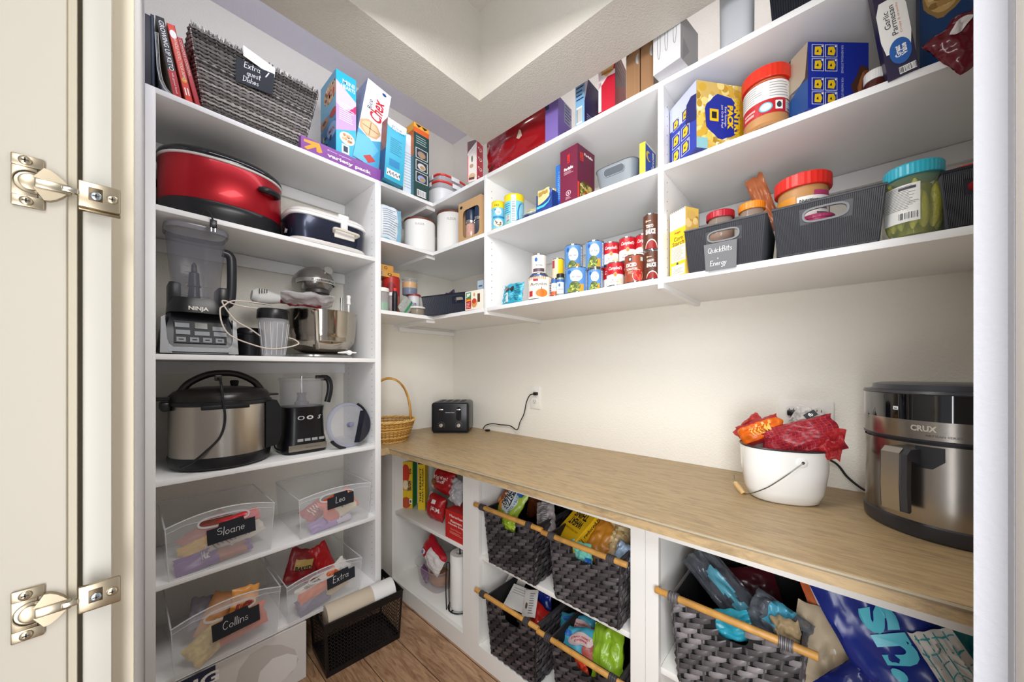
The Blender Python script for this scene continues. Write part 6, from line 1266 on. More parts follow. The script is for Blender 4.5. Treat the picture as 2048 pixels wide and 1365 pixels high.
def inbin(t, name, lab, cat, s, d, q, yaw, tilt, roll, w, h, th, mats, art=None, seed=1, grp=None):
    """a pack lying in a bin: s across, d back from the front, q height"""
    P = t.matrix_basis @ Vector((s, d, q))
    return bagc(name, lab, cat, P, math.degrees(t.rotation_euler.z)+yaw, tilt, roll, w, h, th, mats, art, seed, grp, wr=.003)
yb = YL+.002
T_, pt, an, w = clear_bin('clear snack bin at the left of the fifth board with a black name card', on_y(338, HV, yb), on_y(541, HV, yb), S5, .33, .19, .011, .16, 'Sloane', (-.17, .32, .50, .84, .06), .0165)
P_ = "snack packs in the upper left clear bin"
PUR = mat('6f3a8c', .3); 
t = T_; bpy.context.view_layer.update()
inbin(t, 'snack_pack', "purple snack pack lying at the bottom front of the upper left clear bin", 'snack', -.02, .045, .030, 0, -52, 84, .07, .23, .035, lambda s, q: PUR if q < .55 or q > .92 else mat('a8583a', .35), lambda S: S.text('Nut', .5, .38, .10, .5, mat('e4dcec', .4), rot=90, bold=.03), 21)
inbin(t, 'snack_pack', "cream and red pack with printed nutrition lines in the upper left clear bin", 'snack', .045, .09, .07, 0, -55, 70, .10, .20, .03, mat('d9d2c4', .4), lambda S: (S.lines(.15, .1, .9, .85, 12, mat('7a5a58', .5), 1.2), S.rect(0, 0, .08, 1, mat('b83a3a', .4), 1, nx=2, ny=8)), 22)
inbin(t, 'snack_pack', "bright red pack sticking out beside the upper left bin's card", 'snack', .06, .06, .135, 0, -30, 82, .05, .13, .025, mat('d8323c', .3), None, 23)
inbin(t, 'snack_pack', "yellow pack at the left of the upper left clear bin", 'snack', -.07, .08, .06, 0, -40, 75, .06, .10, .025, mat('dcae4c', .4), None, 24)
inbin(t, 'snack_pack', "brown and red pack behind the upper left bin's card", 'snack', -.01, .19, .07, 10, -55, 60, .12, .2, .04, mat('a85a4c', .4), None, 25)
T_, pt, an, w = clear_bin('smaller clear snack bin at the right of the fifth board with a black name card', on_y(602, HV, yb), on_y(735, HV, yb), S5, .33, .175, .011, .10, 'Leo', (-.15, .25, .58, .92, .05), .016)
t = T_
inbin(t, 'snack_pack', "orange and cream baked snack pack behind the upper right bin's card", 'snack', .035, .06, .085, 0, -30, 72, .11, .16, .03, lambda s, q: mat('d8562c', .35) if s < .25 or q < .3 or q > .9 else mat('e6d8b4', .4), lambda S: S.text('BAKED', .55, .6, .28, .3, mat('3a2a24', .4), rot=90, bold=.03), 31)
inbin(t, 'snack_pack', "lilac foil pack at the bottom of the upper right clear bin", 'snack', -.01, .04, .025, 0, -55, 84, .06, .19, .03, lambda s, q: mat('9a78b8', .3) if q < .6 else mat('c9c0d0', .35), lambda S: S.lines(.2, .3, .8, .75, 5, mat('6a4a8a', .5), 1), 32)
inbin(t, 'snack_pack', "red and white pack at the left of the upper right clear bin", 'snack', -.06, .1, .07, 10, -50, 70, .08, .12, .03, mat('a83a3e', .35), lambda S: S.lines(.2, .2, .8, .8, 5, mat('e0d4c8', .5), 1), 33)
T_, pt, an, w = clear_bin('clear snack bin at the left of the lowest board, above the white box', on_y(350, HV, YL-.03), on_y(553, HV, YL-.03), S6, .33, .19, .011, .16, 'Collins', (-.18, .30, .46, .84, .07), .0165)
t = T_
inbin(t, 'snack_pack', "orange ridged chips bag behind the right end of the lower left bin's card", 'snack', .055, .06, .15, 0, -10, 8, .09, .11, .03, mat('e09a4a', .35), lambda S: S.text('Ruffles', .5, .45, .7, .22, mat('a83040', .4), bold=.03, shear=.3), 41)
inbin(t, 'snack_pack', "orange-red cheese snack bag in the lower right of the lower left clear bin", 'snack', .045, .05, .075, 0, -30, 84, .085, .16, .035, lambda s, q: mat('dc5a2c', .35), lambda S: (S.text('Cheetos', .55, .45, .4, .4, mat('f0c040', .4), rot=90, bold=.04), S.ell(.5, .8, .3, .1, mat('b84a24', .4), 1.5)), 42)
inbin(t, 'snack_pack', "tan chips bag in the middle of the lower left clear bin", 'snack', -.005, .12, .10, 0, -25, 30, .12, .15, .04, mat('c98f5e', .4), None, 43)
inbin(t, 'snack_pack', "clear pack of pale yellow snacks at the bottom left of the lower left clear bin", 'snack', -.055, .05, .055, 0, -40, 60, .09, .13, .045, mat('d8bc6c', .4, var=.3, vscale=60), None, 44)
inbin(t, 'snack_pack', "grey-blue pack at the far left of the lower left clear bin", 'snack', -.06, .16, .12, 0, -20, 10, .08, .11, .03, mat('8c8894', .4), None, 45)
T_, pt, an, w = clear_bin('clear bin with a black card reading Extra at the right of the lowest board', on_y(578, HV, YL-.012), on_y(717, HV, YL-.012), S6, .33, .165, .011, .14, 'Extra', (.0, .42, .50, .86, .07), .0165)
t = T_
inbin(t, 'snack_pack', 'orange chips bag lying across the front of the Extra bin', 'snack', -.02, .045, .085, 0, -25, 80, .07, .17, .035, lambda s, q: mat('df6a2a', .35) if s > .35 else mat('ddd4c8', .4), lambda S: S.barcode(.05, .2, .3, .6, horiz=True, bg=False), 51)
inbin(t, 'snack_pack', 'dark purple pack at the bottom left of the Extra bin', 'snack', -.045, .035, .035, 0, -40, 80, .07, .13, .035, mat('5a4a72', .35), None, 52)
inbin(t, 'snack_pack', 'orange and white pack at the right of the Extra bin', 'snack', .065, .05, .11, 0, -25, 55, .07, .12, .03, lambda s, q: mat('d86a34', .35) if q < .6 else mat('ddd6d0', .4), None, 53)
inbin(t, 'snack_pack', 'pale yellow chips pack with a green edge in the Extra bin', 'snack', .045, .06, .045, 0, -40, 78, .06, .15, .03, lambda s, q: mat('4a8a5a', .4) if s < .18 else mat('d8c084', .4), None, 54)
inbin(t, 'snack_pack', 'dark red baked snack bag standing at the back of the Extra bin', 'snack', -.04, .18, .135, 0, -12, 20, .14, .15, .04, mat('8c2026', .3), lambda S: (S.rect(.2, .4, .75, .7, mat('c8a860', .4), 1, nx=6, ny=4), S.text('BAKED', .48, .45, .5, .12, MATTEB, bold=.03)), 55)
inbin(t, 'snack_pack', 'bright red snack bag corner at the back right of the Extra bin', 'snack', .045, .17, .14, 0, -10, -18, .08, .15, .03, mat('b81c20', .3), None, 56)

# ------------------------------------------------------------ on the floor: appliance box and perforated basket
Zb = S6-TH-.006; xl, xr = on_y(325, HV, YL-.0).x, on_y(612, HV, YL-.0).x
m = Mesh(); m.box((0, 0, 0), (xr-xl, .30, Zb), mat('dad6d2', .5), bev=.001, seg=1)
S = lift(m, (0, 0, 0), (1, 0, 0), (0, 0, 1), (0, -1, 0), xr-xl, Zb); gx = lambda u, v: ((on_y(u, v, YL-.004).x-xl)/(xr-xl), on_y(u, v, YL-.004).z/Zb)
sw = [gx(u, v) for u, v in ((470, 1375), (478, 1340), (500, 1310), (530, 1292), (562, 1290), (590, 1300), (597, 1320), (585, 1345), (560, 1365), (520, 1390))]
S.poly(sw, mat('c6c0bb', .5), 1); S.poly([gx(u, v) for u, v in ((512, 1380), (520, 1345), (545, 1318), (575, 1308), (595, 1312), (592, 1335), (570, 1358), (545, 1380))], mat('e6e3e0', .5), 1.6)
a = gx(350, 1400); b = gx(431, 1328); S.rect(a[0], a[1]-.2, b[0], b[1], mat('25304a', .4), 1); c = gx(395, 1338); S.text('THE', c[0]+.01, c[1]-.03, .07, .05, mat('8a94a8', .4)); c = gx(400, 1362); S.text('BIG', c[0]-.01, c[1]-.04, .26, .18, WHITE, bold=.03)
tag(m.build('appliance_box', loc=(xl, YL-.004, .0005), smooth=0, fix=False), 'white box with grey swirls and a navy panel standing under the lowest board', 'box')
# perforated black basket
A = on_z(645, 1347, 0); B = on_z(790, 1268, 0); A.z = B.z = 0.0006; A.y -= .045; B.y -= .045; W0 = (B-A).length; ang = math.atan2(B.y-A.y, B.x-A.x); Hh = .205; D = .22; fl = .012
Hh = (z_at(A, 1244)+z_at(B, 1184))/2; print('PERF', W0, Hh, math.degrees(ang))
t = thing('perforated_basket', 'black perforated basket standing on the floor beside the white box', 'basket', (A+B)/2, ang); W1 = W0+2*fl; pt = frustum(W0, D, W1, D+2*fl, Hh); BK = mat('121214', .35)
m = Mesh()
for side, n in (('f', 24), ('b', 24), ('l', 15), ('r', 15)):
    rows = 11; q0, q1 = .10, .86
    for i in range(n):
        for j in range(rows):
            off = 0; s0, s1 = .03+.94*i/n, .03+.94*(i+1)/n; a, b = q0+(q1-q0)*j/rows, q0+(q1-q0)*(j+1)/rows; sq = []; ci = []
            for k in range(8):
                g = math.pi/8+k*math.pi/4; cx, sy = math.cos(g), math.sin(g); mx = max(abs(cx), abs(sy)); sq.append(pt(side, (s0+s1)/2+cx/mx*(s1-s0)/2, (a+b)/2+sy/mx*(b-a)/2, 0)); ci.append(pt(side, (s0+s1)/2+cx*(s1-s0)*.40, (a+b)/2+sy*(b-a)*.40, -.0005))
            m.loft([sq, ci], BK, (0, 0))
    for (s0, s1, a, b) in ((0, 1, 0, q0), (0, 1, q1, 1), (0, .03, q0, q1), (.97, 1, q0, q1)): m.add([pt(side, s0, a, 0), pt(side, s1, a, 0), pt(side, s1, b, 0), pt(side, s0, b, 0)], [(0, 1, 2, 3)], BK)
m.box((-W0/2, 0, 0), (W0/2, D, .003), BK); m.build('basket_body', t, smooth=0)
m = Mesh(); m.tube([pt('f', 0, 1, 0), pt('f', 1, 1, 0), pt('b', 0, 1, 0), pt('b', 1, 1, 0)], .004, BK, closed=True, seg=6); m.build('rim', t)
# roll of brown and white paper lying in it
c = t.matrix_basis
R = Matrix.Translation((A+B)/2+Vector((0, .055, 0))) @ Matrix.Rotation(ang, 4, 'Z') @ Matrix.Rotation(math.pi/2, 4, 'Y')
tt = thing('paper_roll', 'thick roll of kraft and white paper lying in the perforated basket', 'paper roll', (A+B)/2+Vector((.0, .052, Hh-.006)), ang)
m = Mesh(); TR = Matrix.Rotation(math.pi/2, 4, 'Y'); L = W0*.92
m.lathe([(.049, -L/2), (.0505, -L/2+.002), (.0505, L*.16), (.049, L*.162)], mat('c9bba6', .7), seg=36, tf=TR); m.build('kraft_roll', tt)
m = Mesh(); m.lathe([(.0485, L*.155), (.0515, L*.157), (.0515, L/2-.001), (.049, L/2)], mat('eceae8', .6), seg=36, tf=TR); m.build('white_roll', tt)
# ------------------------------------------------------------ on the worktop
# willow basket with a hoop handle
WL = [mat(c, .5) for c in ('b98a3e', 'cfa256', 'a5742c', 'dcb66e', '8f6326')]
bc = Vector((1.015, 1.865, CT+.0006)); t = thing('willow_basket', 'small honey-coloured willow basket with a tall hoop handle', 'basket', bc)
zt_ = on_y(800, 826, bc.y-.14).z-CT; print('WILLOW top', zt_)
rb_, rt_ = .098, .145; HB = max(.085, min(.12, zt_)); ry = .93
def wp_(a, q, d=0):
    r = rb_+(rt_-rb_)*q**.8+d; return Vector((r*math.cos(a), r*ry*math.sin(a), HB*q))
m = Mesh(); rd = random.Random(4); NS = 36
for j in range(17):
    q = (j+.5)/18; m.tube([wp_(math.pi*2*i/(NS*2), q+rd.uniform(-.01, .01), (.0032 if (i//1+j) % 2 else -.0032) if i % 2 else 0) for i in range(NS*2)], .0029, WL[rd.randrange(5)], seg=5, closed=True)
for i in range(NS): m.tube([wp_(2*math.pi*(i+.5)/NS, q/4) for q in range(5)], .0022, WL[2], seg=5)
m.lathe([(rb_, 0), (rb_, .004)], WL[4], seg=30, sy=ry); m.build('woven_body', t)
m = Mesh()
for k in range(3):
    m.tube([wp_(2*math.pi*i/120, 1.0, 0)+Vector((.005*math.cos(i*.9+k*2.1)*math.cos(2*math.pi*i/120), .005*math.cos(i*.9+k*2.1)*math.sin(2*math.pi*i/120), .005*math.sin(i*.9+k*2.1))) for i in range(120)], .0036, WL[3 if k else 1], seg=5, closed=True)
m.build('braided_rim', t)
m = Mesh(); hz = on_y(800, 757, bc.y).z-CT; print('hoop', hz)
for k in range(4):
    pts = []
    for i in range(41):
        a = math.pi*i/40; f = math.sin(a); px = .132*math.cos(a)*(1-.12*f*0); pz = HB*.75+(hz-HB*.75)*f**.75
        tw = i*.55+k*math.pi/2; pts.append(Vector((px*.93+.003*math.cos(tw)-.0, .004*math.sin(tw)*1.2-.05*math.cos(a)*.6, pz+.003*math.sin(tw))))
    m.tube(pts, .0045, WL[k % 2+(1 if k > 2 else 0)], seg=6)
m.build('hoop_handle', t)

# four-slot toaster
A = on_z(862, 868, CT); B = on_z(938, 868, CT); ang = math.atan2(B.y-A.y, B.x-A.x); W0 = (B-A).length
print('TOASTER', W0, math.degrees(ang)); C = A.copy(); C.z = CT
t = thing('toaster', 'black four-slot toaster with two round dials beside the willow basket', 'toaster', C, ang); W0 = max(.2, min(W0, .30)); HT = z_at(B, 806)-CT; D = .24
HT = min(HT, .2); m = Mesh(); BT = mat('17191f', .28)
m.box((0, 0, .006), (W0, D, HT), BT, bev=.018, seg=4); m.box((.012, .012, 0), (W0-.012, D-.012, .012), MATTEB)
m.build('toaster_body', t)
m = Mesh(); m.box((.018, .02, HT-.002), (W0-.018, D-.02, HT+.0012), mat('3b3c40', .3, metal=.6), bev=.0006)
for i in range(4): x0 = .03+(W0-.06)*i/4+.006; m.box((x0, .035, HT+.0005), (x0+(W0-.06)/4-.014, D-.035, HT+.0022), MATTEB)
m.build('slot_plate', t)
for k, fx in enumerate((.27, .73)):
    x = W0*fx; m = Mesh(); pl = arcp(x, HT*.78, .016, .016, 0, 180, 10)+arcp(x, HT*.50, .016, .016, 180, 360, 10); m.prism(pl, lambda a, b, d: Vector((a, -d, b)), -.002, .0012, GLOSSB); m.build('lever_recess', t)
    m = Mesh(); m.box((x-.013, -.014, HT*.76), (x+.013, -.001, HT*.80), mat('c8c8ca', .25, metal=.8), bev=.002); m.build('lever', t)
    m = Mesh(); T = Matrix.Translation((x, -.001, HT*.27)) @ Matrix.Rotation(math.pi/2, 4, 'X'); m.lathe([(.0135, 0), (.0135, .008), (.011, .012), (.002, .0125)], mat('c9c4bc', .25, metal=.8), tf=T, seg=28); 
    m.box((x-.001, -.0145, HT*.27), (x+.001, -.0125, HT*.27+.011), MATTEB); m.build('dial', t)
    m = Mesh(); S = lift(m, (x-.03, -.0003, HT*.27-.03), (1, 0, 0), (0, 0, 1), (0, -1, 0), .06, .06)
    for q in range(9): a = math.radians(-30+q*30); S.ell(.5+.36*math.cos(a), .5+.36*math.sin(a), .018, .018, WHITE, 1, 6)
    m.build('dial_marks', t, fix=False)
m = Mesh(); S = lift(m, (W0*.38, -.0003, HT*.66), (1, 0, 0), (0, 0, 1), (0, -1, 0), W0*.24, .009); S.text('Hamilton Beach', .5, .5, 1, .8, mat('b8b8b8', .4), bold=.02); m.build('brand_lettering', t, fix=False)
# cord to the outlet
pl_ = on_x(1071, 788, XW-.018); TI = t.matrix_basis.inverted(); TO = t
kn = [on_z(966, 858, CT+.004), on_z(972, 851, CT+.02), on_z(985, 848, CT+.03), on_z(1000, 850, CT+.012), on_z(1020, 852, CT+.006), on_x(1034, 860, XW-.03), on_x(1040, 845, XW-.02), on_x(1048, 828, XW-.02), on_x(1053, 805, XW-.022), on_x(1060, 791, XW-.03), pl_]
kn[4].z = CT+.005; kn[5].z = max(kn[5].z, CT+.004); kn = [Vector(p) if p.x < XW-.014 else EYE+(Vector(p)-EYE)*((XW-.014)/p.x) for p in kn]
for p in kn: p.z = max(p.z, CT+.0045)
m = Mesh(); m.tube(cordpts(kn), .0032, MATTEB); m.v = [tuple(TI @ Vector(v)) for v in m.v]; PC_ = m.build('power_cord', TO)
m = Mesh(); m.box(pl_+Vector((-.012, -.011, -.009)), pl_+Vector((.014, .011, .009)), BLACK, bev=.004); m.v = [tuple(TI @ Vector(v)) for v in m.v]; m.build('plug', PC_)
m = Mesh(); p = on_z(975, 861, CT+.007); m.box(p+Vector((-.012, -.014, -.006)), p+Vector((.012, .012, .006)), BLACK, bev=.003); m.v = [tuple(TI @ Vector(v)) for v in m.v]; m.build('cord_clip', PC_)
def outlet(lab, u0, u1, v0, v1, gang=1):
    a = on_x(u0, v0, XW); b = on_x(u1, v1, XW); t = thing('wall_outlet', lab, 'outlet', (XW-.0065, (a.y+b.y)/2, (a.z+b.z)/2)); hy, hz = abs(a.y-b.y)/2, abs(a.z-b.z)/2
    m = Mesh(); m.box((0, -hy, -hz), (.006, hy, hz), mat('efece6', .35), bev=.0015); m.build('cover_plate', t)
    for g in range(gang):
        cy = (hy*.5 if g else -hy*.5) if gang > 1 else 0
        for sg in (-1, 1):
            m = Mesh(); m.lathe([(.0165, 0), (.0165, .002), (.014, .0025)], mat('e4e1da', .35), seg=24, tf=Matrix.Translation((0, cy, sg*hz*.36)) @ Matrix.Rotation(-math.pi/2, 4, 'Y'))
            for dy in (-.006, .006): m.box((-.003, cy+dy-.001, sg*hz*.36-.002), (-.0024, cy+dy+.001, sg*hz*.36+.007), MATTEB)
            m.box((-.003, cy-.002, sg*hz*.36-.010), (-.0024, cy+.002, sg*hz*.36-.006), MATTEB); m.build('receptacle', t)
outlet('white duplex outlet on the wall behind the toaster cord', 1061, 1081, 772, 819)
outlet('white two-gang outlet on the wall behind the enamel bucket', 1557, 1668, 799, 872, 2)
# enamel bucket
A = on_z(1574, 1014, CT); cb = Vector((1.345, .085, CT+.0006)); 
f0 = on_z(1580, 1014, CT); dd = Vector((ray(1575).x, ray(1575).y, 0)).normalized(); cb = f0+dd*.078+Vector((-.006, .018, 0)); cb.z = CT+.0006; print('BUCKET', f0, cb)
t = thing('enamel_bucket', 'white enamel bucket with a wire bail and wooden grip', 'bucket', cb, math.radians(-70))
l_ = (onax(1477, ('x', cb.x))-onax(1671, ('x', cb.x))).length; print('bw', l_)
SXB, SYB = l_*.465, l_*.37; hb = z_at(Vector((cb.x-SYB*.8, cb.y)), 897)-CT; print('bucket h', hb)
m = Mesh(); EN = mat('f1f1ef', .12, coat=.6)
m.lathe([(.72, 0), (.80, .006), (.90, hb*.2), (.985, hb*.6), (1.0, hb*.97)], EN, seg=64, sx=SXB, sy=SYB, p=2.3, cap=(1, 0)); m.lathe([(1.0, hb*.97), (.985, hb*.97), (.96, hb*.6), (.86, hb*.15), (.1, hb*.1)], EN, seg=64, sx=SXB, sy=SYB, p=2.3, cap=(0, 1)); m.build('bucket_body', t)
m = Mesh(); m.tube([(SXB*math.cos(a)*1.0*((abs(math.cos(a))**2.3+abs(math.sin(a))**2.3)**(-1/2.3)), SYB*math.sin(a)*((abs(math.cos(a))**2.3+abs(math.sin(a))**2.3)**(-1/2.3)), hb*.975) for a in [2*math.pi*k/64 for k in range(64)]], .0028, mat('2a2c30', .3), closed=True, seg=6); m.build('black_rim', t)
Mi = t.matrix_basis.inverted()
def toB(u, v, x): return Mi @ on_x(u, v, x)
def on_bucket(u, v):
    # nearest point of the bucket wall along the sight line
    d = ray(u, v); best = None
    for k in range(200, 520):
        p = Mi @ (EYE+d*(k*.004)); q = (max(0, p.z)/hb); f = .80+.2*min(1, q)**.6
        if (abs(p.x/SXB)**2.3+abs(p.y/SYB)**2.3) < f**2.3: return p
    return Mi @ (EYE+d*1.3)
e0 = on_bucket(1604, 926); m = Mesh(); nrm = Vector((e0.x/SXB**2, e0.y/SYB**2, 0)).normalized(); T = Matrix.Translation(e0) @ nrm.to_track_quat('Z', 'Y').to_matrix().to_4x4()
m.lathe([(.0165, -.004), (.0165, .002), (.012, .0045), (.003, .005)], EN, seg=28, tf=T); m.lathe([(.004, .004), (.004, .0065)], mat('6a6a6c', .3, metal=1), seg=12, tf=T); m.build('handle_ear', t)
gp = [Mi @ on_x(1470, 966, 1.375), Mi @ on_x(1487, 988, 1.355)]
m = Mesh(); w1 = e0+nrm*.006; k1 = on_bucket(1560, 955)+nrm*.012; k2 = on_bucket(1522, 977)+nrm*.012
m.tube(cordpts([w1, k1, k2, gp[1], gp[0], gp[0]+Vector((.0, .02, .02))]), .0014, mat('7a7672', .3, metal=1), seg=6); m.build('wire_bail', t)
m = Mesh(); m.tube([gp[0], gp[0].lerp(gp[1], .5), gp[1]], [.0075, .009, .0075], mat('c8a670', .5, var=.15, vscale=80), seg=14); m.build('wooden_grip', t)
m = Mesh(); e = on_bucket(1664, 948); nr = Vector((e.x/SXB**2, e.y/SYB**2, 0)).normalized(); tg = nr.cross(Vector((0, 0, 1))); tg = -tg
S = Surf(m, lambda x, y, d: Vector((0, 0, 0))+e+nr*(.003+d)+tg*x+Vector((0, 0, y)), .03, .03); S.text('V', .2, .0, h=.9, m=MATTEB, bold=.02); m.build('black_lettering', t, fix=False)
# produce bags in the bucket
NET = mat('b5282e', .35, alpha=.82); NET2 = mat('8c1c30', .3, var=.3, vscale=40)
cw_ = t.matrix_basis
def inbk(nm, lab, cat, u, v, x, yaw, tilt, roll, w, h, th, mats, art=None, seed=1, wr=.006, pw=2.2): return bagc(nm, lab, cat, on_x(u, v, x), -90+yaw, tilt, roll, w, h, th, mats, art, seed, None, wr, pw)
inbk('produce_bag', 'dark red net bag of onions bulging over the right of the enamel bucket', 'bag', 1598, 878, cb.x+.005, -5, -10, 68, .105, .20, .085, lambda s, q: NET2 if (int(s*18)+int(q*22)) % 3 else NET, lambda S: ([S.rect(.08+.07*k, .05, .084+.07*k, .95, mat('d8585c', .4), .8, nx=1, ny=14) for k in range(13)], [S.rect(.04, .06+.055*k, .96, .063+.055*k, mat('d8585c', .4), .8, nx=12) for k in range(17)]), 61)
inbk('produce_bag', 'gathered red mesh neck of the onion bag draped on the rim', 'bag', 1652, 885, cb.x-.015, -5, -12, 8, .075, .095, .035, NET, lambda S: [S.rect(.08+.1*k, .05, .086+.1*k, .95, mat('7c1620', .4), .8, nx=1, ny=10) for k in range(9)], 62, wr=.009)
inbk('produce_bag', 'orange-labelled citrus bag tucked into the left of the enamel bucket', 'bag', 1522, 862, cb.x+.02, 0, -20, 62, .075, .13, .05, lambda s, q: mat('dd6a18', .35) if .15 < s < .9 else NET, lambda S: (S.text('FRESH', .55, .5, .4, .35, mat('f4c860', .4), rot=90), S.lines(.25, .2, .4, .8, 4, mat('f0b860', .4), 1)), 63)
inbk('produce_bag', 'crumpled red mesh bag end at the far left of the enamel bucket', 'bag', 1505, 860, cb.x+.05, 0, -15, 40, .07, .10, .035, mat('c2403a', .4, alpha=.85), None, 64, wr=.010)
inbk('plastic_bag', 'clear plastic bag top with a small black tag above the onions', 'bag', 1612, 838, cb.x+.055, 0, -10, 25, .07, .07, .025, mat('e4e2de', .15, alpha=.45), None, 65, wr=.008)
m = Mesh(); p = on_x(1621, 830, cb.x+.03); m.box((-.016, -.0008, -.009), (.016, .0008, .009), mat('1c1c1e', .5)); S = lift(m, (-.016, -.0008, -.009), (1, 0, 0), (0, 0, 1), (0, -1, 0), .032, .018); S.text('fb', .5, .5, h=.6, m=WHITE, bold=.02)
R = centre_rot(-90, -10, -38); tag(m.build('bag_tag', loc=p, rot=R.to_euler(), smooth=0, fix=False), 'small black tag with white letters fixed to the clear plastic bag', 'tag')
# air fryer plug and cord
p = on_x(1584, 826, XW-.02)
PLG = Mesh(); PLG.box(p+Vector((-.012, -.016, -.010)), p+Vector((.013, .014, .010)), BLACK, bev=.004)
CRD = Mesh(); CRD.tube(cordpts([p+Vector((-.008, 0, -.01)), on_x(1585, 845, XW-.035), on_x(1610, 900, XW-.02), on_x(1668, 925, XW-.018), on_x(1695, 955, XW-.02), on_x(1724, 978, XW-.03), on_x(1745, 985, XW-.06)]), .0036, MATTEB)
# air fryer
ax_ = ray(1726); a0 = math.atan2(ax_.y, ax_.x); RF = .165
FB = on_z(1850, 1085, CT); print('AF front', FB)
# centre so that the left silhouette meets u=1726 and the front bottom is seen at v~1085 below u=1850
best = None
for ix in range(100):
    cx = 1.12+.004*ix
    for RR in (.14, .15, .16, .17):
        # solve cy from left tangent
        for iy in range(120):
            cy = .15-.005*iy; D_ = math.hypot(cx, cy); al = math.atan2(cy, cx)+math.asin(RR/D_); e1 = abs(al-a0)*50
            dr = ray(1850).normalized() if False else Vector((ray(1850).x, ray(1850).y)).normalized(); bb = dr.x*cx+dr.y*cy; cc = cx*cx+cy*cy-RR*RR
            if bb*bb < cc: continue
            k = bb-math.sqrt(bb*bb-cc); P = (dr.x*k, dr.y*k); v = HV+FPX*(1.35-CT)/depth(P); e2 = abs(v-1083)/20
            if cx+RR > XW-.04: continue
            e = e1*4+e2+abs(RR-.155)*10
            if best is None or e < best[0]: best = (e, cx, cy, RR)
_, cx, cy, RF = best; print('AF', best); C = Vector((cx, cy, CT+.0006))
t = thing('air_fryer', 'tall stainless and black air fryer at the right end of the worktop', 'air fryer', C)
near = C*(1-RF/Vector((cx, cy)).length); ht = z_at(near, 785)-CT; print('AF H', ht); ht = ht if .25 < ht < .42 else .33
zf = lambda v: z_at(near, v)-CT
av = math.atan2(-cy, -cx)
ST = mat('aaa49c', .22, metal=1, aniso=.5)
m = Mesh(); m.lathe([(RF*.97, 0), (RF*1.0, .006), (RF*1.01, ht*.10), (RF*.99, ht*.11)], mat('35353a', .35), seg=64); m.build('base', t)
z1, z2, z3 = ht*.64, ht*.665, ht*.80
m = Mesh(); m.lathe([(RF*.985, ht*.105), (RF*.99, z1)], ST, seg=80, cap=(0, 0)); m.build('basket_drawer', t)
m = Mesh(); m.lathe([(RF*.97, z1-.002), (RF*.97, z1+.006), (RF*1.005, z1+.007), (RF*1.005, z2+.002), (RF*.99, z2+.004)], mat('29292d', .35), seg=64); m.build('seam_band', t)
m = Mesh(); m.lathe([(RF*.995, z2), (RF*1.0, z3)], ST, seg=80, cap=(0, 0))
S = cylsurf(m, RF*1.0, z2, z3, av+.08, 1.6); S.text('CRUX', .28, .62, .17, .30, mat('ded8cc', .2, metal=.6), bold=.05, l=2); S.text('ARTISAN SERIES', .40, .28, .22, .10, mat('6a6660', .4), l=1.5); m.build('steel_band', t, fix=False)
m = Mesh(); m.lathe([(RF*1.0, z3-.001), (RF*1.0, ht*.975)], mat('08080c', .06, coat=1), seg=80, cap=(0, 0)); S = cylsurf(m, RF*1.0, z3, ht*.975, av+.02, 1.7); S.rect(.12, .34, .16, .48, mat('e4e8ec', .4), 1, nx=2); S.rect(.128, .37, .152, .42, mat('6a7078', .4), 1.6, nx=2); m.build('touch_panel', t, fix=False)
m = Mesh(); m.lathe([(RF*1.0, ht*.972), (RF*1.012, ht*.978), (RF*1.0, ht*.995), (RF*.93, ht*1.0), (RF*.90, ht*1.0), (RF*.89, ht*1.035), (RF*.8, ht*1.045), (.01, ht*1.046)], mat('3e3f44', .3), seg=64); m.build('top_cap', t)
# handle on the drawer, pointing at the viewer's left
ah = math.atan2(ray(1812).y, ray(1812).x); dr = Vector((math.cos(ah), math.sin(ah))); bb = dr.x*cx+dr.y*cy; k = bb-math.sqrt(max(1e-6, bb*bb-(cx*cx+cy*cy-RF*RF))); hp = Vector((dr.x*k-cx, dr.y*k-cy, 0)); ha = math.atan2(hp.y, hp.x)
T = Matrix.Rotation(ha, 4, 'Z')
m = Mesh(); hw = .026; hx = RF+.042
prof = [(RF*.97, z1-.012), (hx-.012, z1-.012), (hx, z1-.024), (hx+.002, ht*.36), (hx-.002, ht*.19), (hx-.008, ht*.18), (hx-.014, ht*.19), (hx-.012, ht*.36), (hx-.014, z1-.04), (RF*.97, z1-.05)]
m.prism(prof, lambda x, z, d: T @ Vector((x, d, z)), -hw, hw, mat('3a3a3e', .3)); m.build('handle', t)
m = Mesh(); m.prism([(hx-.010, z1-.010), (hx+.003, z1-.022), (hx+.005, ht*.36), (hx+.001, ht*.185), (hx-.001, ht*.185), (hx+.001, ht*.36), (hx-.001, z1-.024)], lambda x, z, d: T @ Vector((x, d, z)), -hw*.86, hw*.5, mat('b9b5ae', .3, metal=1)); m.build('handle_plate', t)
m = Mesh(); m.grid(lambda a, b: Vector((RF*.998*math.cos(ha+.10+.30*a), RF*.998*math.sin(ha+.10+.30*a), z1-.004-(.052-.02*max(0, a-.6)/.4)*b)), 10, 2, mat('2c2c30', .35)); m.build('handle_recess', t)
cd = wb(CRD, 'power_cord', t); wb(PLG, 'plug', t, parent=cd)
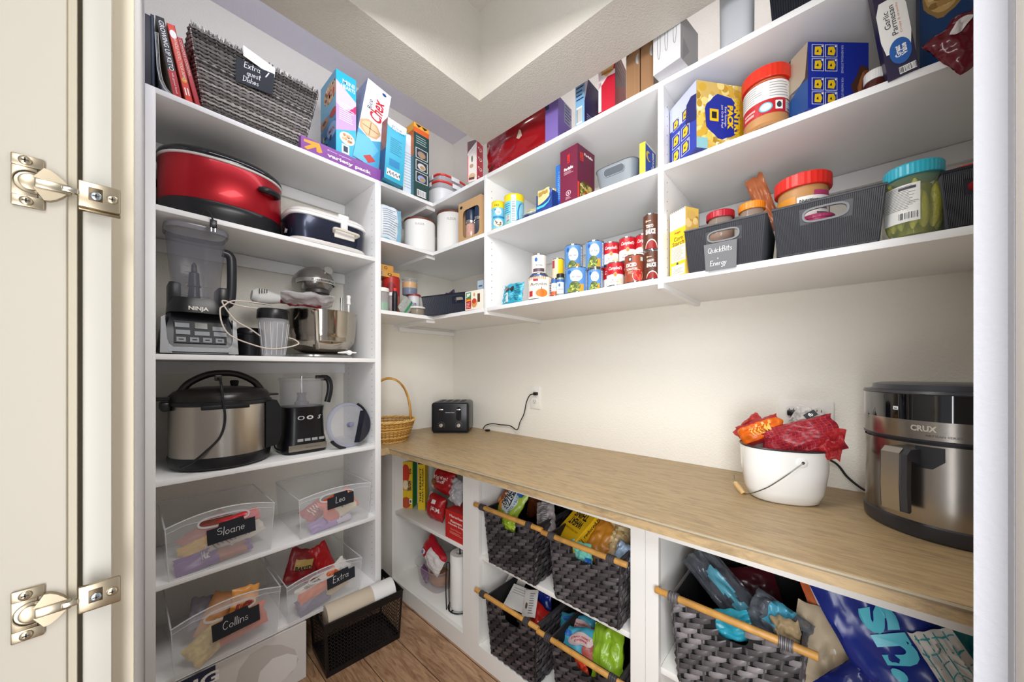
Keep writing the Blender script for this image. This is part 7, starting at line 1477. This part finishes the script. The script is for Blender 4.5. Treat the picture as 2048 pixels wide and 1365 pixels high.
# ------------------------------------------------------------ woven baskets in the base cabinets
WV = [mat(c, .33) for c in ('3a3638', '4a4547', '2b282a', '565052')]
WV_LIT = [mat(c, .36) for c in ('5e5a5c', '777274', '4c484a', '8a8486')]  # same dark straps, greyed to carry the light on the nearer baskets
def woven(lab, y1, y0, z, D, H, fl, ns, nq, mats, rod_u, rz, xf, seed, slotw=.26):
    """dark strap-woven basket facing the room (-x); y1 > y0 are the ends of its front bottom edge"""
    W0 = y1-y0; t = thing('woven_basket', lab, 'basket', (xf, (y1+y0)/2, z+.0006), -math.pi/2, 'woven baskets with wooden rods'); W1 = W0+2*fl; pt = frustum(W0, D, W1, D+2*fl, H); rd = random.Random(seed)
    f2 = lambda x, y, d: pt('f', (x/(W0+(W1-W0)*y/H))+.5, y/H, -d)
    m = Mesh(); slot = (0, H*.86, W0*slotw*.72, H*.115)
    panel_hole(m, [(-W0/2, 0), (W0/2, 0), (W1/2, H*.98), (-W1/2, H*.98)], slot[:2], slot[2], slot[3], f2, .003, .006, mat('161415', .7))
    for side in 'lrb': m.loft([[pt(side, s, q, -.003) for s, q in ((0, 0), (1, 0), (1, 1), (0, 1))], [pt(side, s, q, -.006) for s, q in ((0, 0), (1, 0), (1, 1), (0, 1))]], mat('161415', .7))
    m.box((-W0/2, 0, 0), (W0/2, D, .005), mat('161415', .7))
    for side, n in (('f', ns), ('l', int(ns*D/W0)), ('r', int(ns*D/W0)), ('b', ns)):
        for j in range(nq):
            for i in range(-1, n+1):
                sc = (i+.5+.5*(j % 2))/n; qc = (j+.5)/nq*.97
                if side == 'f' and abs((sc-.5)*W1) < slot[2]+.004 and qc*H > slot[1]-slot[3]: continue
                hw, hh = .66/n, .50/nq; mm = rd.choice(mats); am = .0115*rd.uniform(.8, 1.2); sk = .85
                def fn(a, b):
                    x = 2*a-1; y = 2*b-1; s = min(1, max(0, sc+hw*x)); q = min(1, max(0, qc+hh*(y*(.75)+sk*x)))
                    return pt(side, s, q, -.003+am*(1-x*x)*(1-.35*y*y)+.0007*math.cos(y*9.4))
                m.grid(fn, 5, 6, mm)
                # upright stakes between the straps
        for i in range(n+1): m.tube([pt(side, i/n, .01, .0005), pt(side, i/n, .97 if not (side == 'f' and abs((i/n-.5)*W1) < slot[2]) else (slot[1]-slot[3])/H, .0005)], .003, mats[0], seg=5)
    m.build('woven_body', t, smooth=70)
    m = Mesh(); ring = [pt('f', 0, 1, 0), pt('l', .5, 1, 0), pt('b', 1, 1, 0), pt('b', 0, 1, 0), pt('r', .5, 1, 0), pt('f', 1, 1, 0)]
    for k in range(2): m.tube([p+Vector((0, 0, -.004-.007*k)) for p in ring], .0055, mats[k], seg=7)
    m.build('rim', t)
    m = Mesh(); a, b = [Vector((-(Yx(u, xf-fl-.004)-(y1+y0)/2), -fl-.004, rz-z)) for u in rod_u]; RW = mat('c4914a', .4, var=.2, vscale=30)
    m.lathe([(.0088, -.0005), (.0098, .002), (.0098, (b-a).length-.002), (.0088, (b-a).length)], RW, seg=16, tf=Matrix.Translation(a) @ (b-a).to_track_quat('Z', 'Y').to_matrix().to_4x4()); m.build('wooden_rod', t)
    for f in (.14, .84):
        c = a.lerp(b, f); m = Mesh()
        for k in range(7): m.tube([c+Vector((-.012+.004*k, .0125*math.cos(g), .0125*math.sin(g)-.001)) for g in [2*math.pi*i/14 for i in range(14)]], .0023, mats[k % 2], seg=5, closed=True)
        m.build('rod_binding', t)
    return t
XB = 1.098
zr = lambda u, v, x: on_x(u, v, x).z
woven('dark woven basket on the upper cabinet board, holding the pretzel bag', Yx(981, XB), Yx(1069, XB), SHZ, .32, .245, .018, 7, 12, WV, (949, 1084), zr(1015, 1034, XB-.02), XB, 1)
woven('dark woven basket on the upper cabinet board, holding the yellow cracker box', Yx(1113, XB), Yx(1236, XB), SHZ, .32, .245, .018, 7, 12, [WV[1], WV[3], WV_LIT[0], WV[0]], (1084, 1254), zr(1170, 1098, XB-.02), XB, 2)
woven('dark woven basket on the cabinet floor, filled with white papers and a red pack', Yx(985, XB), Yx(1071, XB), BZ, .32, .26, .018, 7, 12, WV, (951, 1077), zr(1015, 1219, XB-.02), XB, 3)
woven('dark woven basket on the cabinet floor, holding the turquoise snack bags', Yx(1118, XB), Yx(1236, XB), BZ, .32, .26, .018, 7, 12, WV, (1075, 1262), zr(1170, 1322, XB-.02), XB, 4)
woven('biggest woven basket, in the right cabinet, dark with a long rod', Yx(1360, XB), Yx(1590, XB), .43, .36, .255, .016, 8, 11, WV_LIT, (1311, 1637), zr(1470, 1246, XB-.02), XB, 5, .20)
def px(name, lab, cat, u, v, x, yaw, tilt, roll, w, h, th, mats, art=None, seed=1, grp=None, wr=.004): return bagc(name, lab, cat, on_x(u, v, x), -90+yaw, tilt, roll, w, h, th, mats, art, seed, grp, wr)
LIM = mat('a8c03a', .3)
def pretz(S):
    S.blobs(.0, .0, .42, .95, 26, ['b8642a', '8a4a1c', 'd88a3a'], .012, 3, 1.2); S.ell(.58, .58, .30, .30, mat('dde4e6', .35), 1.8); S.text('EXTRA THIN', .80, .58, .42, .10, mat('2a7a9a', .4), rot=-90, l=2.6); S.text('PRETZEL', .62, .58, .46, .16, MATTEB, rot=-90, bold=.04, l=2.6); S.text('STICKS', .44, .58, .40, .16, MATTEB, rot=-90, bold=.04, l=2.6); S.ell(.82, .84, .10, .08, mat('2a5ea8', .4), 2.4); S.rect(.40, .86, .62, .95, mat('2a7a4a', .4), 1.5, nx=4, ny=2)
px('snack_bag', 'green pretzel bag with black sideways lettering in the first woven basket', 'bag', 1022, 1008, 1.19, -8, -30, 12, .15, .2, .06, lambda s, q: mat('c0702e', .35) if s < .34 and q > .3 else LIM, pretz, 71)
px('snack_bag', 'brown snack bag behind the pretzel bag', 'bag', 1080, 1004, 1.32, 0, -20, -10, .14, .14, .05, mat('6a3416', .35), None, 72)
px('plastic_wrap', 'clear crinkled wrapper with printed lines between the two upper baskets', 'wrapper', 1092, 1033, 1.20, 0, -35, -25, .085, .13, .04, mat('b8b0b0', .2, alpha=.75), lambda S: S.lines(.15, .1, .85, .85, 12, mat('3a3a40', .5), 1.2, 2, .2), 73, wr=.005)
px('food_pack', 'lime pack seen through the handle slot of the pretzel basket', 'packet', 1017, 1048, 1.125, 0, -5, 0, .08, .07, .02, LIM, None, 74)
# yellow cracker box lying tilted
m = Mesh(); m.box((-.06, -.02, -.10), (.06, .03, .10), mat('e8b81c', .4), bev=.001, seg=1)
S = lift(m, (-.06, -.02, -.10), (1, 0, 0), (0, 0, 1), (0, -1, 0), .12, .20); S.text('WHEAT', .5, .50, .62, .16, MATTEB, rot=180, bold=.03); S.text('THINS', .5, .68, .62, .16, MATTEB, rot=180, bold=.03); S.rect(.2, .84, .8, .95, mat('3a6a2a', .4), 1); S.text('reduced fat', .5, .89, .5, .05, mat('d8e0a0', .4), rot=180); S.text('100% WHOLE GRAIN', .5, .34, .7, .04, mat('7a5a10', .4), rot=180); S.poly([(.74, .06), (.98, .10), (.86, .24)], mat('b8302a', .4), 1)
S = lift(m, (.06, -.02, -.10), (0, 1, 0), (0, 0, 1), (1, 0, 0), .05, .20); S.text('reduced fat', .35, .62, .5, .3, MATTEB, rot=90, bold=.02); S.lines(.2, .1, .8, .32, 6, MATTEB, 1)
R = centre_rot(-90-22, -52, 0); tag(m.build('cracker_box', loc=on_x(1158, 1053, 1.20), rot=R.to_euler(), smooth=0, fix=False), 'yellow cracker box lying upside down in the second woven basket', 'box')
px('food_pack', 'amber bag of dried pieces beside the yellow cracker box', 'bag', 1205, 1085, 1.19, 10, -35, 20, .10, .15, .05, mat('c8842c', .35), None, 75)
px('cereal_bag', 'clear bag of pale oat cereal rings at the right of the second basket', 'bag', 1225, 1082, 1.215, -5, -40, -15, .13, .17, .06, mat('cdb48a', .5), lambda S: S.blobs(.1, .25, .95, .95, 90, ['d8c090', 'c0a064', 'e4d0a4', 'a88a54'], .007, 8, 1.2), 76)
px('food_pack', 'pale blue crinkled pack at the right end of the second woven basket', 'packet', 1246, 1115, 1.15, 0, -25, 10, .06, .09, .03, mat('9fb4cc', .3), None, 77)
px('food_pack', 'mint green pack with a blue logo seen through the second basket slot', 'packet', 1163, 1106, 1.125, 0, -5, -6, .085, .075, .02, mat('7fd0c0', .35), lambda S: S.ell(.85, .2, .14, .18, mat('2a6ab8', .4), 1.4), 78)
# lower baskets
for i, (lab, u, v, x, yaw, tl, rl, w, h) in enumerate((('white leaflet with a navy stripe at the back of the third basket', 1028, 1172, 1.26, 10, -45, 8, .10, .08), ('larger white carton flap across the third basket', 1040, 1198, 1.20, -10, -55, -12, .14, .10), ('white printed carton standing at an angle in the third basket', 1058, 1207, 1.175, -25, -30, -30, .08, .10))):
    m = Mesh(); m.box((-w/2, 0, -h/2), (w/2, .012 if i == 2 else .002, h/2), mat('dfdcd8', .5)); S = lift(m, (-w/2, 0, -h/2), (1, 0, 0), (0, 0, 1), (0, -1, 0), w, h)
    if i == 0: S.rect(.1, .08, .6, .28, mat('3a4060', .5), 1)
    elif i == 2: S.lines(.5, .1, .95, .9, 9, mat('7a7a80', .5), 1); S.ell(.3, .4, .1, .12, mat('6a4a2a', .5), 1)
    else: S.lines(.1, .6, .9, .9, 3, mat('b0a8a4', .5), 1)
    tag(m.build('paper_carton', loc=on_x(u, v, x), rot=centre_rot(-90+yaw, tl, rl).to_euler(), smooth=0, fix=False), lab, 'paper')
px('snack_bag', 'glossy red snack bag with a yellow blot in the third basket', 'bag', 1070, 1238, 1.18, 0, -35, 15, .13, .12, .05, mat('b0201a', .25), lambda S: S.ell(.35, .35, .14, .12, mat('d8b020', .4), 1, wob=.15), 81)
px('snack_bag', 'dark blue bag at the back right of the third basket', 'bag', 1088, 1215, 1.27, 0, -15, -10, .08, .12, .03, mat('1c2f86', .3), None, 82)
def straw(S): S.ell(.58, .62, .34, .20, mat('c8b0b0', .35), 1.4); S.text('STRAWBERRY', .58, .66, .5, .06, mat('b8282e', .4), l=2, bold=.02); S.text('CREME', .58, .56, .34, .06, mat('b8282e', .4), l=2, bold=.02); S.ell(.22, .80, .12, .08, mat('2a6ab8', .4), 1.8); S.rect(.60, .05, .98, .34, mat('b8564c', .4), 1.1, nx=4, ny=4)
STW = lambda s, q: mat('4aa8c4', .35) if s < .62 or q > .7 else mat('b46058', .35)
px('snack_bag', 'turquoise strawberry creme cookie bag, the upper one in the fourth basket', 'bag', 1155, 1262, 1.235, 5, -42, -14, .15, .11, .05, STW, straw, 83)
px('snack_bag', 'turquoise strawberry creme cookie bag, the lower one nearer the rod', 'bag', 1160, 1290, 1.17, 5, -38, -16, .15, .11, .05, STW, straw, 84)
px('snack_bag', 'shiny lime green bag at the right of the fourth basket', 'bag', 1216, 1315, 1.17, -5, -35, -16, .115, .19, .055, mat('8fb62c', .22), None, 85, wr=.006)
px('snack_bag', 'red-orange pack seen in the slot of the fourth basket', 'packet', 1158, 1342, 1.125, 0, -5, -25, .08, .08, .02, mat('d8442a', .35), lambda S: S.poly([(.2, .1), (.5, .5), (.8, .2), (.5, .25)], WHITE, 1.2), 86)
# big basket
px('zip_bag', 'clear plastic bag with turquoise wrappers in the biggest woven basket', 'bag', 1462, 1193, 1.22, 0, -42, -52, .10, .30, .05, lambda s, q: mat('5aa0b4', .25) if (s-.5)**2+(q-.25)**2 < .04 or (s-.5)**2+(q-.62)**2 < .03 else mat('5c6068', .12, alpha=.6), None, 91, wr=.012)
px('zip_bag', 'clear plastic bag end with a blue wrapper at the right of the first clear bag', 'bag', 1555, 1243, 1.16, 0, -35, -70, .09, .13, .04, lambda s, q: mat('4a98b0', .25) if q > .3 and q < .7 and s > .3 else mat('6a7078', .12, alpha=.6), None, 92, wr=.012)
px('snack_pack', 'turquoise foil pack in the slot of the biggest woven basket', 'packet', 1457, 1250, 1.125, 0, -5, -22, .12, .075, .025, mat('2f9ab0', .28), None, 93)
px('cloth_pouch', 'khaki fabric pouch at the right end of the biggest woven basket', 'pouch', 1575, 1268, 1.135, 0, -10, -15, .06, .07, .04, mat('a08a68', .7), None, 94)
px('snack_bag', 'dark bag with a red glossy top at the back of the biggest woven basket', 'bag', 1500, 1185, 1.33, 0, -20, -20, .16, .14, .05, mat('4a1620', .25), None, 95)
# shopping bags
def tb(name, lab, cat, u, v, x, yaw, tl, rl, w, h, th, mt, art, seed, wr=.012): return px(name, lab, cat, u, v, x, yaw, tl, rl, w, h, th, mt, art, seed, None, wr)
tb('tote_bag', 'beige canvas bag beside the biggest woven basket', 'bag', 1660, 1330, 1.20, 10, -6, 8, .16, .26, .06, mat('b9a88e', .8), None, 101)
tb('tote_bag', 'white bag with a faded teal script behind the navy bag', 'bag', 1700, 1275, 1.22, 0, -10, -20, .12, .28, .04, lambda s, q: mat('c8683a', .5) if s < .14 and q > .55 else mat('d6d2cc', .5), lambda S: S.text('ve', .62, .40, .5, .2, mat('5ab4b8', .4), rot=-70, bold=.04, l=2.5), 102, wr=.007)
tb('shopping_bag', 'glossy navy shopping bag with big turquoise sideways letters', 'bag', 1795, 1300, 1.145, 5, -8, -27, .19, .32, .045, mat('1c2c7c', .25), lambda S: (S.text('sn.il', .56, .50, .62, .46, mat('58bcd0', .35), rot=-90, bold=.04, l=2.6)), 103, wr=.006)
tb('shopping_bag', 'lower fold of a second navy bag bulging in front', 'bag', 1730, 1390, 1.12, 0, -20, 40, .11, .15, .05, mat('1a2566', .25), None, 104, wr=.006)
tb('shopping_bag', 'teal shopping bag behind the navy one at the right end', 'bag', 1915, 1290, 1.17, 0, -5, -20, .14, .26, .03, mat('1f8f98', .35), None, 105)
tb('dish_towel', 'white towel with a teal window-pane check at the right end', 'towel', 1918, 1352, 1.11, 0, -12, -30, .07, .15, .025, mat('dcd8d0', .85), lambda S: ([S.rect(.1+.22*k, .02, .13+.22*k, .98, mat('3a9aa0', .7), .6, nx=2, ny=14) for k in range(4)], [S.rect(.04, .08+.14*k, .96, .095+.14*k, mat('3a9aa0', .7), .7, nx=10) for k in range(7)]), 106)

# ------------------------------------------------------------ left base cabinet
def bbox(name, lab, uc, x, th, ul, ur, vt, z, body, art, h=None, wl=None, wr=None): return carton(name, lab, 'box', uc, ('x', x), th, ul, ur, vt, z, body, art, None, wl, wr, h)
def art_pizza(L, R, T):
    full(L, 'e0bc28'); full(R, '1f8a3a'); L.ell(.35, .75, .38, .2, mat('c83a22', .5), 1, wob=.03); L.ell(.4, .12, .45, .12, mat('b8502a', .5), 1); L.rect(.1, .38, .95, .6, mat('c89a4a', .5), 1.4); L.text('HO-TEL', .7, .48, .22, .3, MATTEB, rot=-90, bold=.04); L.ell(.35, .5, .25, .1, mat('e8d4b0', .5), 2); L.text('60', .8, .8, .12, .2, MATTEB, rot=-90, bold=.02); L.rect(.7, .1, .95, .2, WHITE, 2); L.text('8', .82, .15, h=.06, m=MATTEB, bold=.05)
bbox('food_carton', 'yellow and green food carton with a red dish picture in the left cabinet', 825, 1.20, '.07', 804, 834, 925, SHZ, 'e0bc28', art_pizza)
bbox('food_carton', 'plain white carton left of the yellow and green one', 803, 1.215, '.05', 789, 806, 940, SHZ, 'e2dfda', None)
bbox('food_carton', 'dark red upright carton at the far left of the left cabinet', 790, 1.235, '.04', 776, 800, 925, SHZ, '7a1418', None)
def art_yl(L, R, T): full(L, 'e8c428'); full(R, 'e8c428'); L.text('THE PERFECT', .35, .5, .7, .25, MATTEB, rot=90, bold=.03); L.text('PARTY PLEASER', .7, .5, .7, .2, MATTEB, rot=90, bold=.03); L.rect(0, .92, 1, 1, MATTEB, 1)
bbox('food_carton', 'narrow yellow carton with black sideways letters in the left cabinet', 850, 1.24, '.05', 836, 856, 922, SHZ, 'e8c428', art_yl)
REDB = mat('b01a20', .3)
def mm(S): S.text("M'm! M'm!", .55, .66, .6, .16, mat('e8e0dc', .4), l=1.6, bold=.02); S.text('Good!', .6, .5, .36, .14, mat('e8e0dc', .4), l=1.6, bold=.02); S.ell(.28, .4, .13, .14, mat('8a5a2a', .5), 1.6, wob=.05)
px('bread_bag', 'red bread bag with white letters, the upper of two in the left cabinet', 'bag', 888, 962, 1.255, 0, -10, 5, .19, .135, .085, lambda s, q: mat('d8d2cc', .4) if s < .2 else REDB, mm, 111)
px('bread_bag', 'red bread bag with upside-down letters, resting on the cabinet board', 'bag', 873, 1014, 1.205, 0, -8, 4, .15, .135, .08, lambda s, q: mat('d8d2cc', .4) if s < .16 else REDB, lambda S: (S.text("M'm!", .72, .45, .4, .2, mat('e8e0dc', .4), rot=180, l=1.6, bold=.02), S.rect(.5, .66, .66, .84, mat('e0d8d4', .4), 1.6, nx=2), S.ell(.1, .45, .07, .28, mat('b8854c', .5), 1.6)), 112)
px('plastic_bag', 'crumpled clear plastic bag on top of the red carton', 'bag', 915, 985, 1.17, 0, -5, 10, .09, .13, .05, mat('d4d4d8', .12, alpha=.5), None, 113, wr=.008)
def art_mar(L, R, T): full(L, 'c8201e'); full(R, 'c8201e'); L.text('Maruchan', .5, .84, .6, .09, mat('f0dcd4', .4), bold=.03); L.text('Ramen', .5, .66, .5, .09, mat('f0dcd4', .4), bold=.03); L.text('Noodle Soup', .5, .54, .7, .09, mat('f0dcd4', .4), bold=.03); L.text('Beef Flavor', .5, .38, .5, .06, mat('e8a090', .4)); L.lines(.2, .2, .8, .3, 2, mat('e8a090', .4), 1)
ya, yb2 = Yx(891, 1.115), Yx(935, 1.115); m = Mesh(); w = ya-yb2; hh = z_at(Vector((1.115, ya)), 1018)-SHZ; m.box((0, 0, 0), (.12, w, hh), mat('c8201e', .4), bev=.0006, seg=1); L, R, T = LR(m, .12, w, hh); art_mar(L, R, T); tag(m.build('food_carton', loc=(1.115, yb2, SHZ+.0005), smooth=0, fix=False), 'bright red ramen carton at the right of the left cabinet board', 'box')
# lower compartment
z = BZ
def white_d(S): S.poly([(.36, .0), (1, .0), (1, .55), (.62, .72), (.36, .45)], mat('e6e0de', .4), .8)
px('bread_bag', 'red and white dotted bread bag on the plastic tub in the left cabinet', 'bag', 868, 1110, 1.20, 0, -15, 24, .20, .13, .08, lambda s, q: mat('e2dcda', .35) if (s > .38 and q < .8) else mat('b8182a', .3), lambda S: (S.text('Bunny', .2, .3, .24, .16, mat('3a4aa0', .4), rot=50, l=1.8, bold=.03), S.ell(.2, .3, .17, .11, WHITE, 1.2, rot=.8), [S.ell(.5+.08*(k % 5), .14+.11*(k//5), .008, .012, mat('b86a70', .4), 1.6, 6) for k in range(22)]), 121)
t = thing('plastic_tub', 'low clear plastic tub with rolls inside, on the left cabinet floor', 'tub', (1.25, Yx(876, 1.25), BZ)); m = Mesh()
m.lathe([(.8, 0), (.82, .003), (1.0, .12), (1.08, .122), (1.08, .126)], mat('c8c0c4', .1, alpha=.28), sx=.10, sy=.12, p=4, seg=48, cap=(1, 0)); m.build('tub_body', t)
m = Mesh(); m.lathe([(.1, .004), (.9, .02), (1, .045), (.8, .07), (.1, .078)], mat('b07a52', .6), sx=.06, sy=.075, c=(0, -.02)); m.build('bread_roll', t)
px('plastic_bag', 'purple printed wrapper inside the clear tub', 'wrapper', 850, 1148, 1.21, 0, -20, 30, .10, .05, .02, mat('7a4478', .25, alpha=.85), None, 122)
C = Vector((1.20, Yx(917, 1.20)-.012, BZ)); t = thing('paper_towel_holder', 'black wire paper towel holder on the left cabinet floor', 'holder', C)
m = Mesh(); m.tube([(.062*math.cos(a), .062*math.sin(a), .004) for a in [2*math.pi*k/32 for k in range(32)]], .0035, BLACK, closed=True); m.tube([(-.062, 0, .004), (.062, 0, .004)], .003, BLACK); m.tube([(0, 0, .004), (0, 0, .31)], .004, BLACK); m.build('base_ring', t)
m = Mesh(); m.tube(cordpts([(-.066, .03, .004), (-.068, .032, .12), (-.066, .03, .235), (-.06, .024, .25), (-.055, .018, .235), (-.057, .02, .12), (-.056, .018, .004)]), .003, BLACK); m.build('tension_arm', t)
t = thing('paper_towel_roll', 'white paper towel roll on the black wire holder', 'paper roll', C+Vector((0, 0, .008))); m = Mesh(); m.lathe([(.0205, 0), (.05, 0), (.0515, .003), (.0515, .277), (.05, .28), (.0205, .28), (.0205, 0)], mat('f2f0ec', .8, bump=.3, bscale=120), seg=40, cap=(0, 0)); m.build('towel_roll', t)
# ------------------------------------------------------------ pieces of parts go one level down
NEST = {('woven_basket', 'rod_binding'): 'wooden_rod', ('enamel_bucket', 'wooden_grip'): 'wire_bail', ('air_fryer', 'handle_plate'): 'handle', ('toaster', 'dial_marks'): 'dial',
        ('blender', 'measure_marks'): 'pitcher', ('blender', 'pitcher_rim'): 'pitcher', ('blender', 'control_panel'): 'motor_base', ('food_processor', 'buttons'): 'motor_base', ('food_processor', 'steel_plate'): 'motor_base',
        ('stand_mixer', 'hub_cap'): 'motor_head', ('stand_mixer', 'trim_band'): 'motor_head', ('stand_mixer', 'bowl_handle'): 'mixing_bowl', ('pressure_cooker', 'lid_handle'): 'lid', ('casserole_cooker', 'lid_clip'): 'lid',
        ('enamel_bucket', 'black_rim'): 'bucket_body', ('hand_mixer', 'vent_slots'): 'motor_body', ('storage_bin', 'handle_ring'): 'bin_body'}
base = lambda n: n.split('.')[0]
for o in [x for x in bpy.data.objects if x.get('label') and x.parent is None]:
    kids = [c for c in o.children]; used_ = {}
    for c in kids:
        pn = NEST.get((base(o.name), base(c.name)))
        if not pn: continue
        ps = [k for k in kids if base(k.name) == pn]
        if ps:
            i = used_.get(base(c.name), 0); used_[base(c.name)] = i+1; c.parent = ps[min(i, len(ps)-1)]
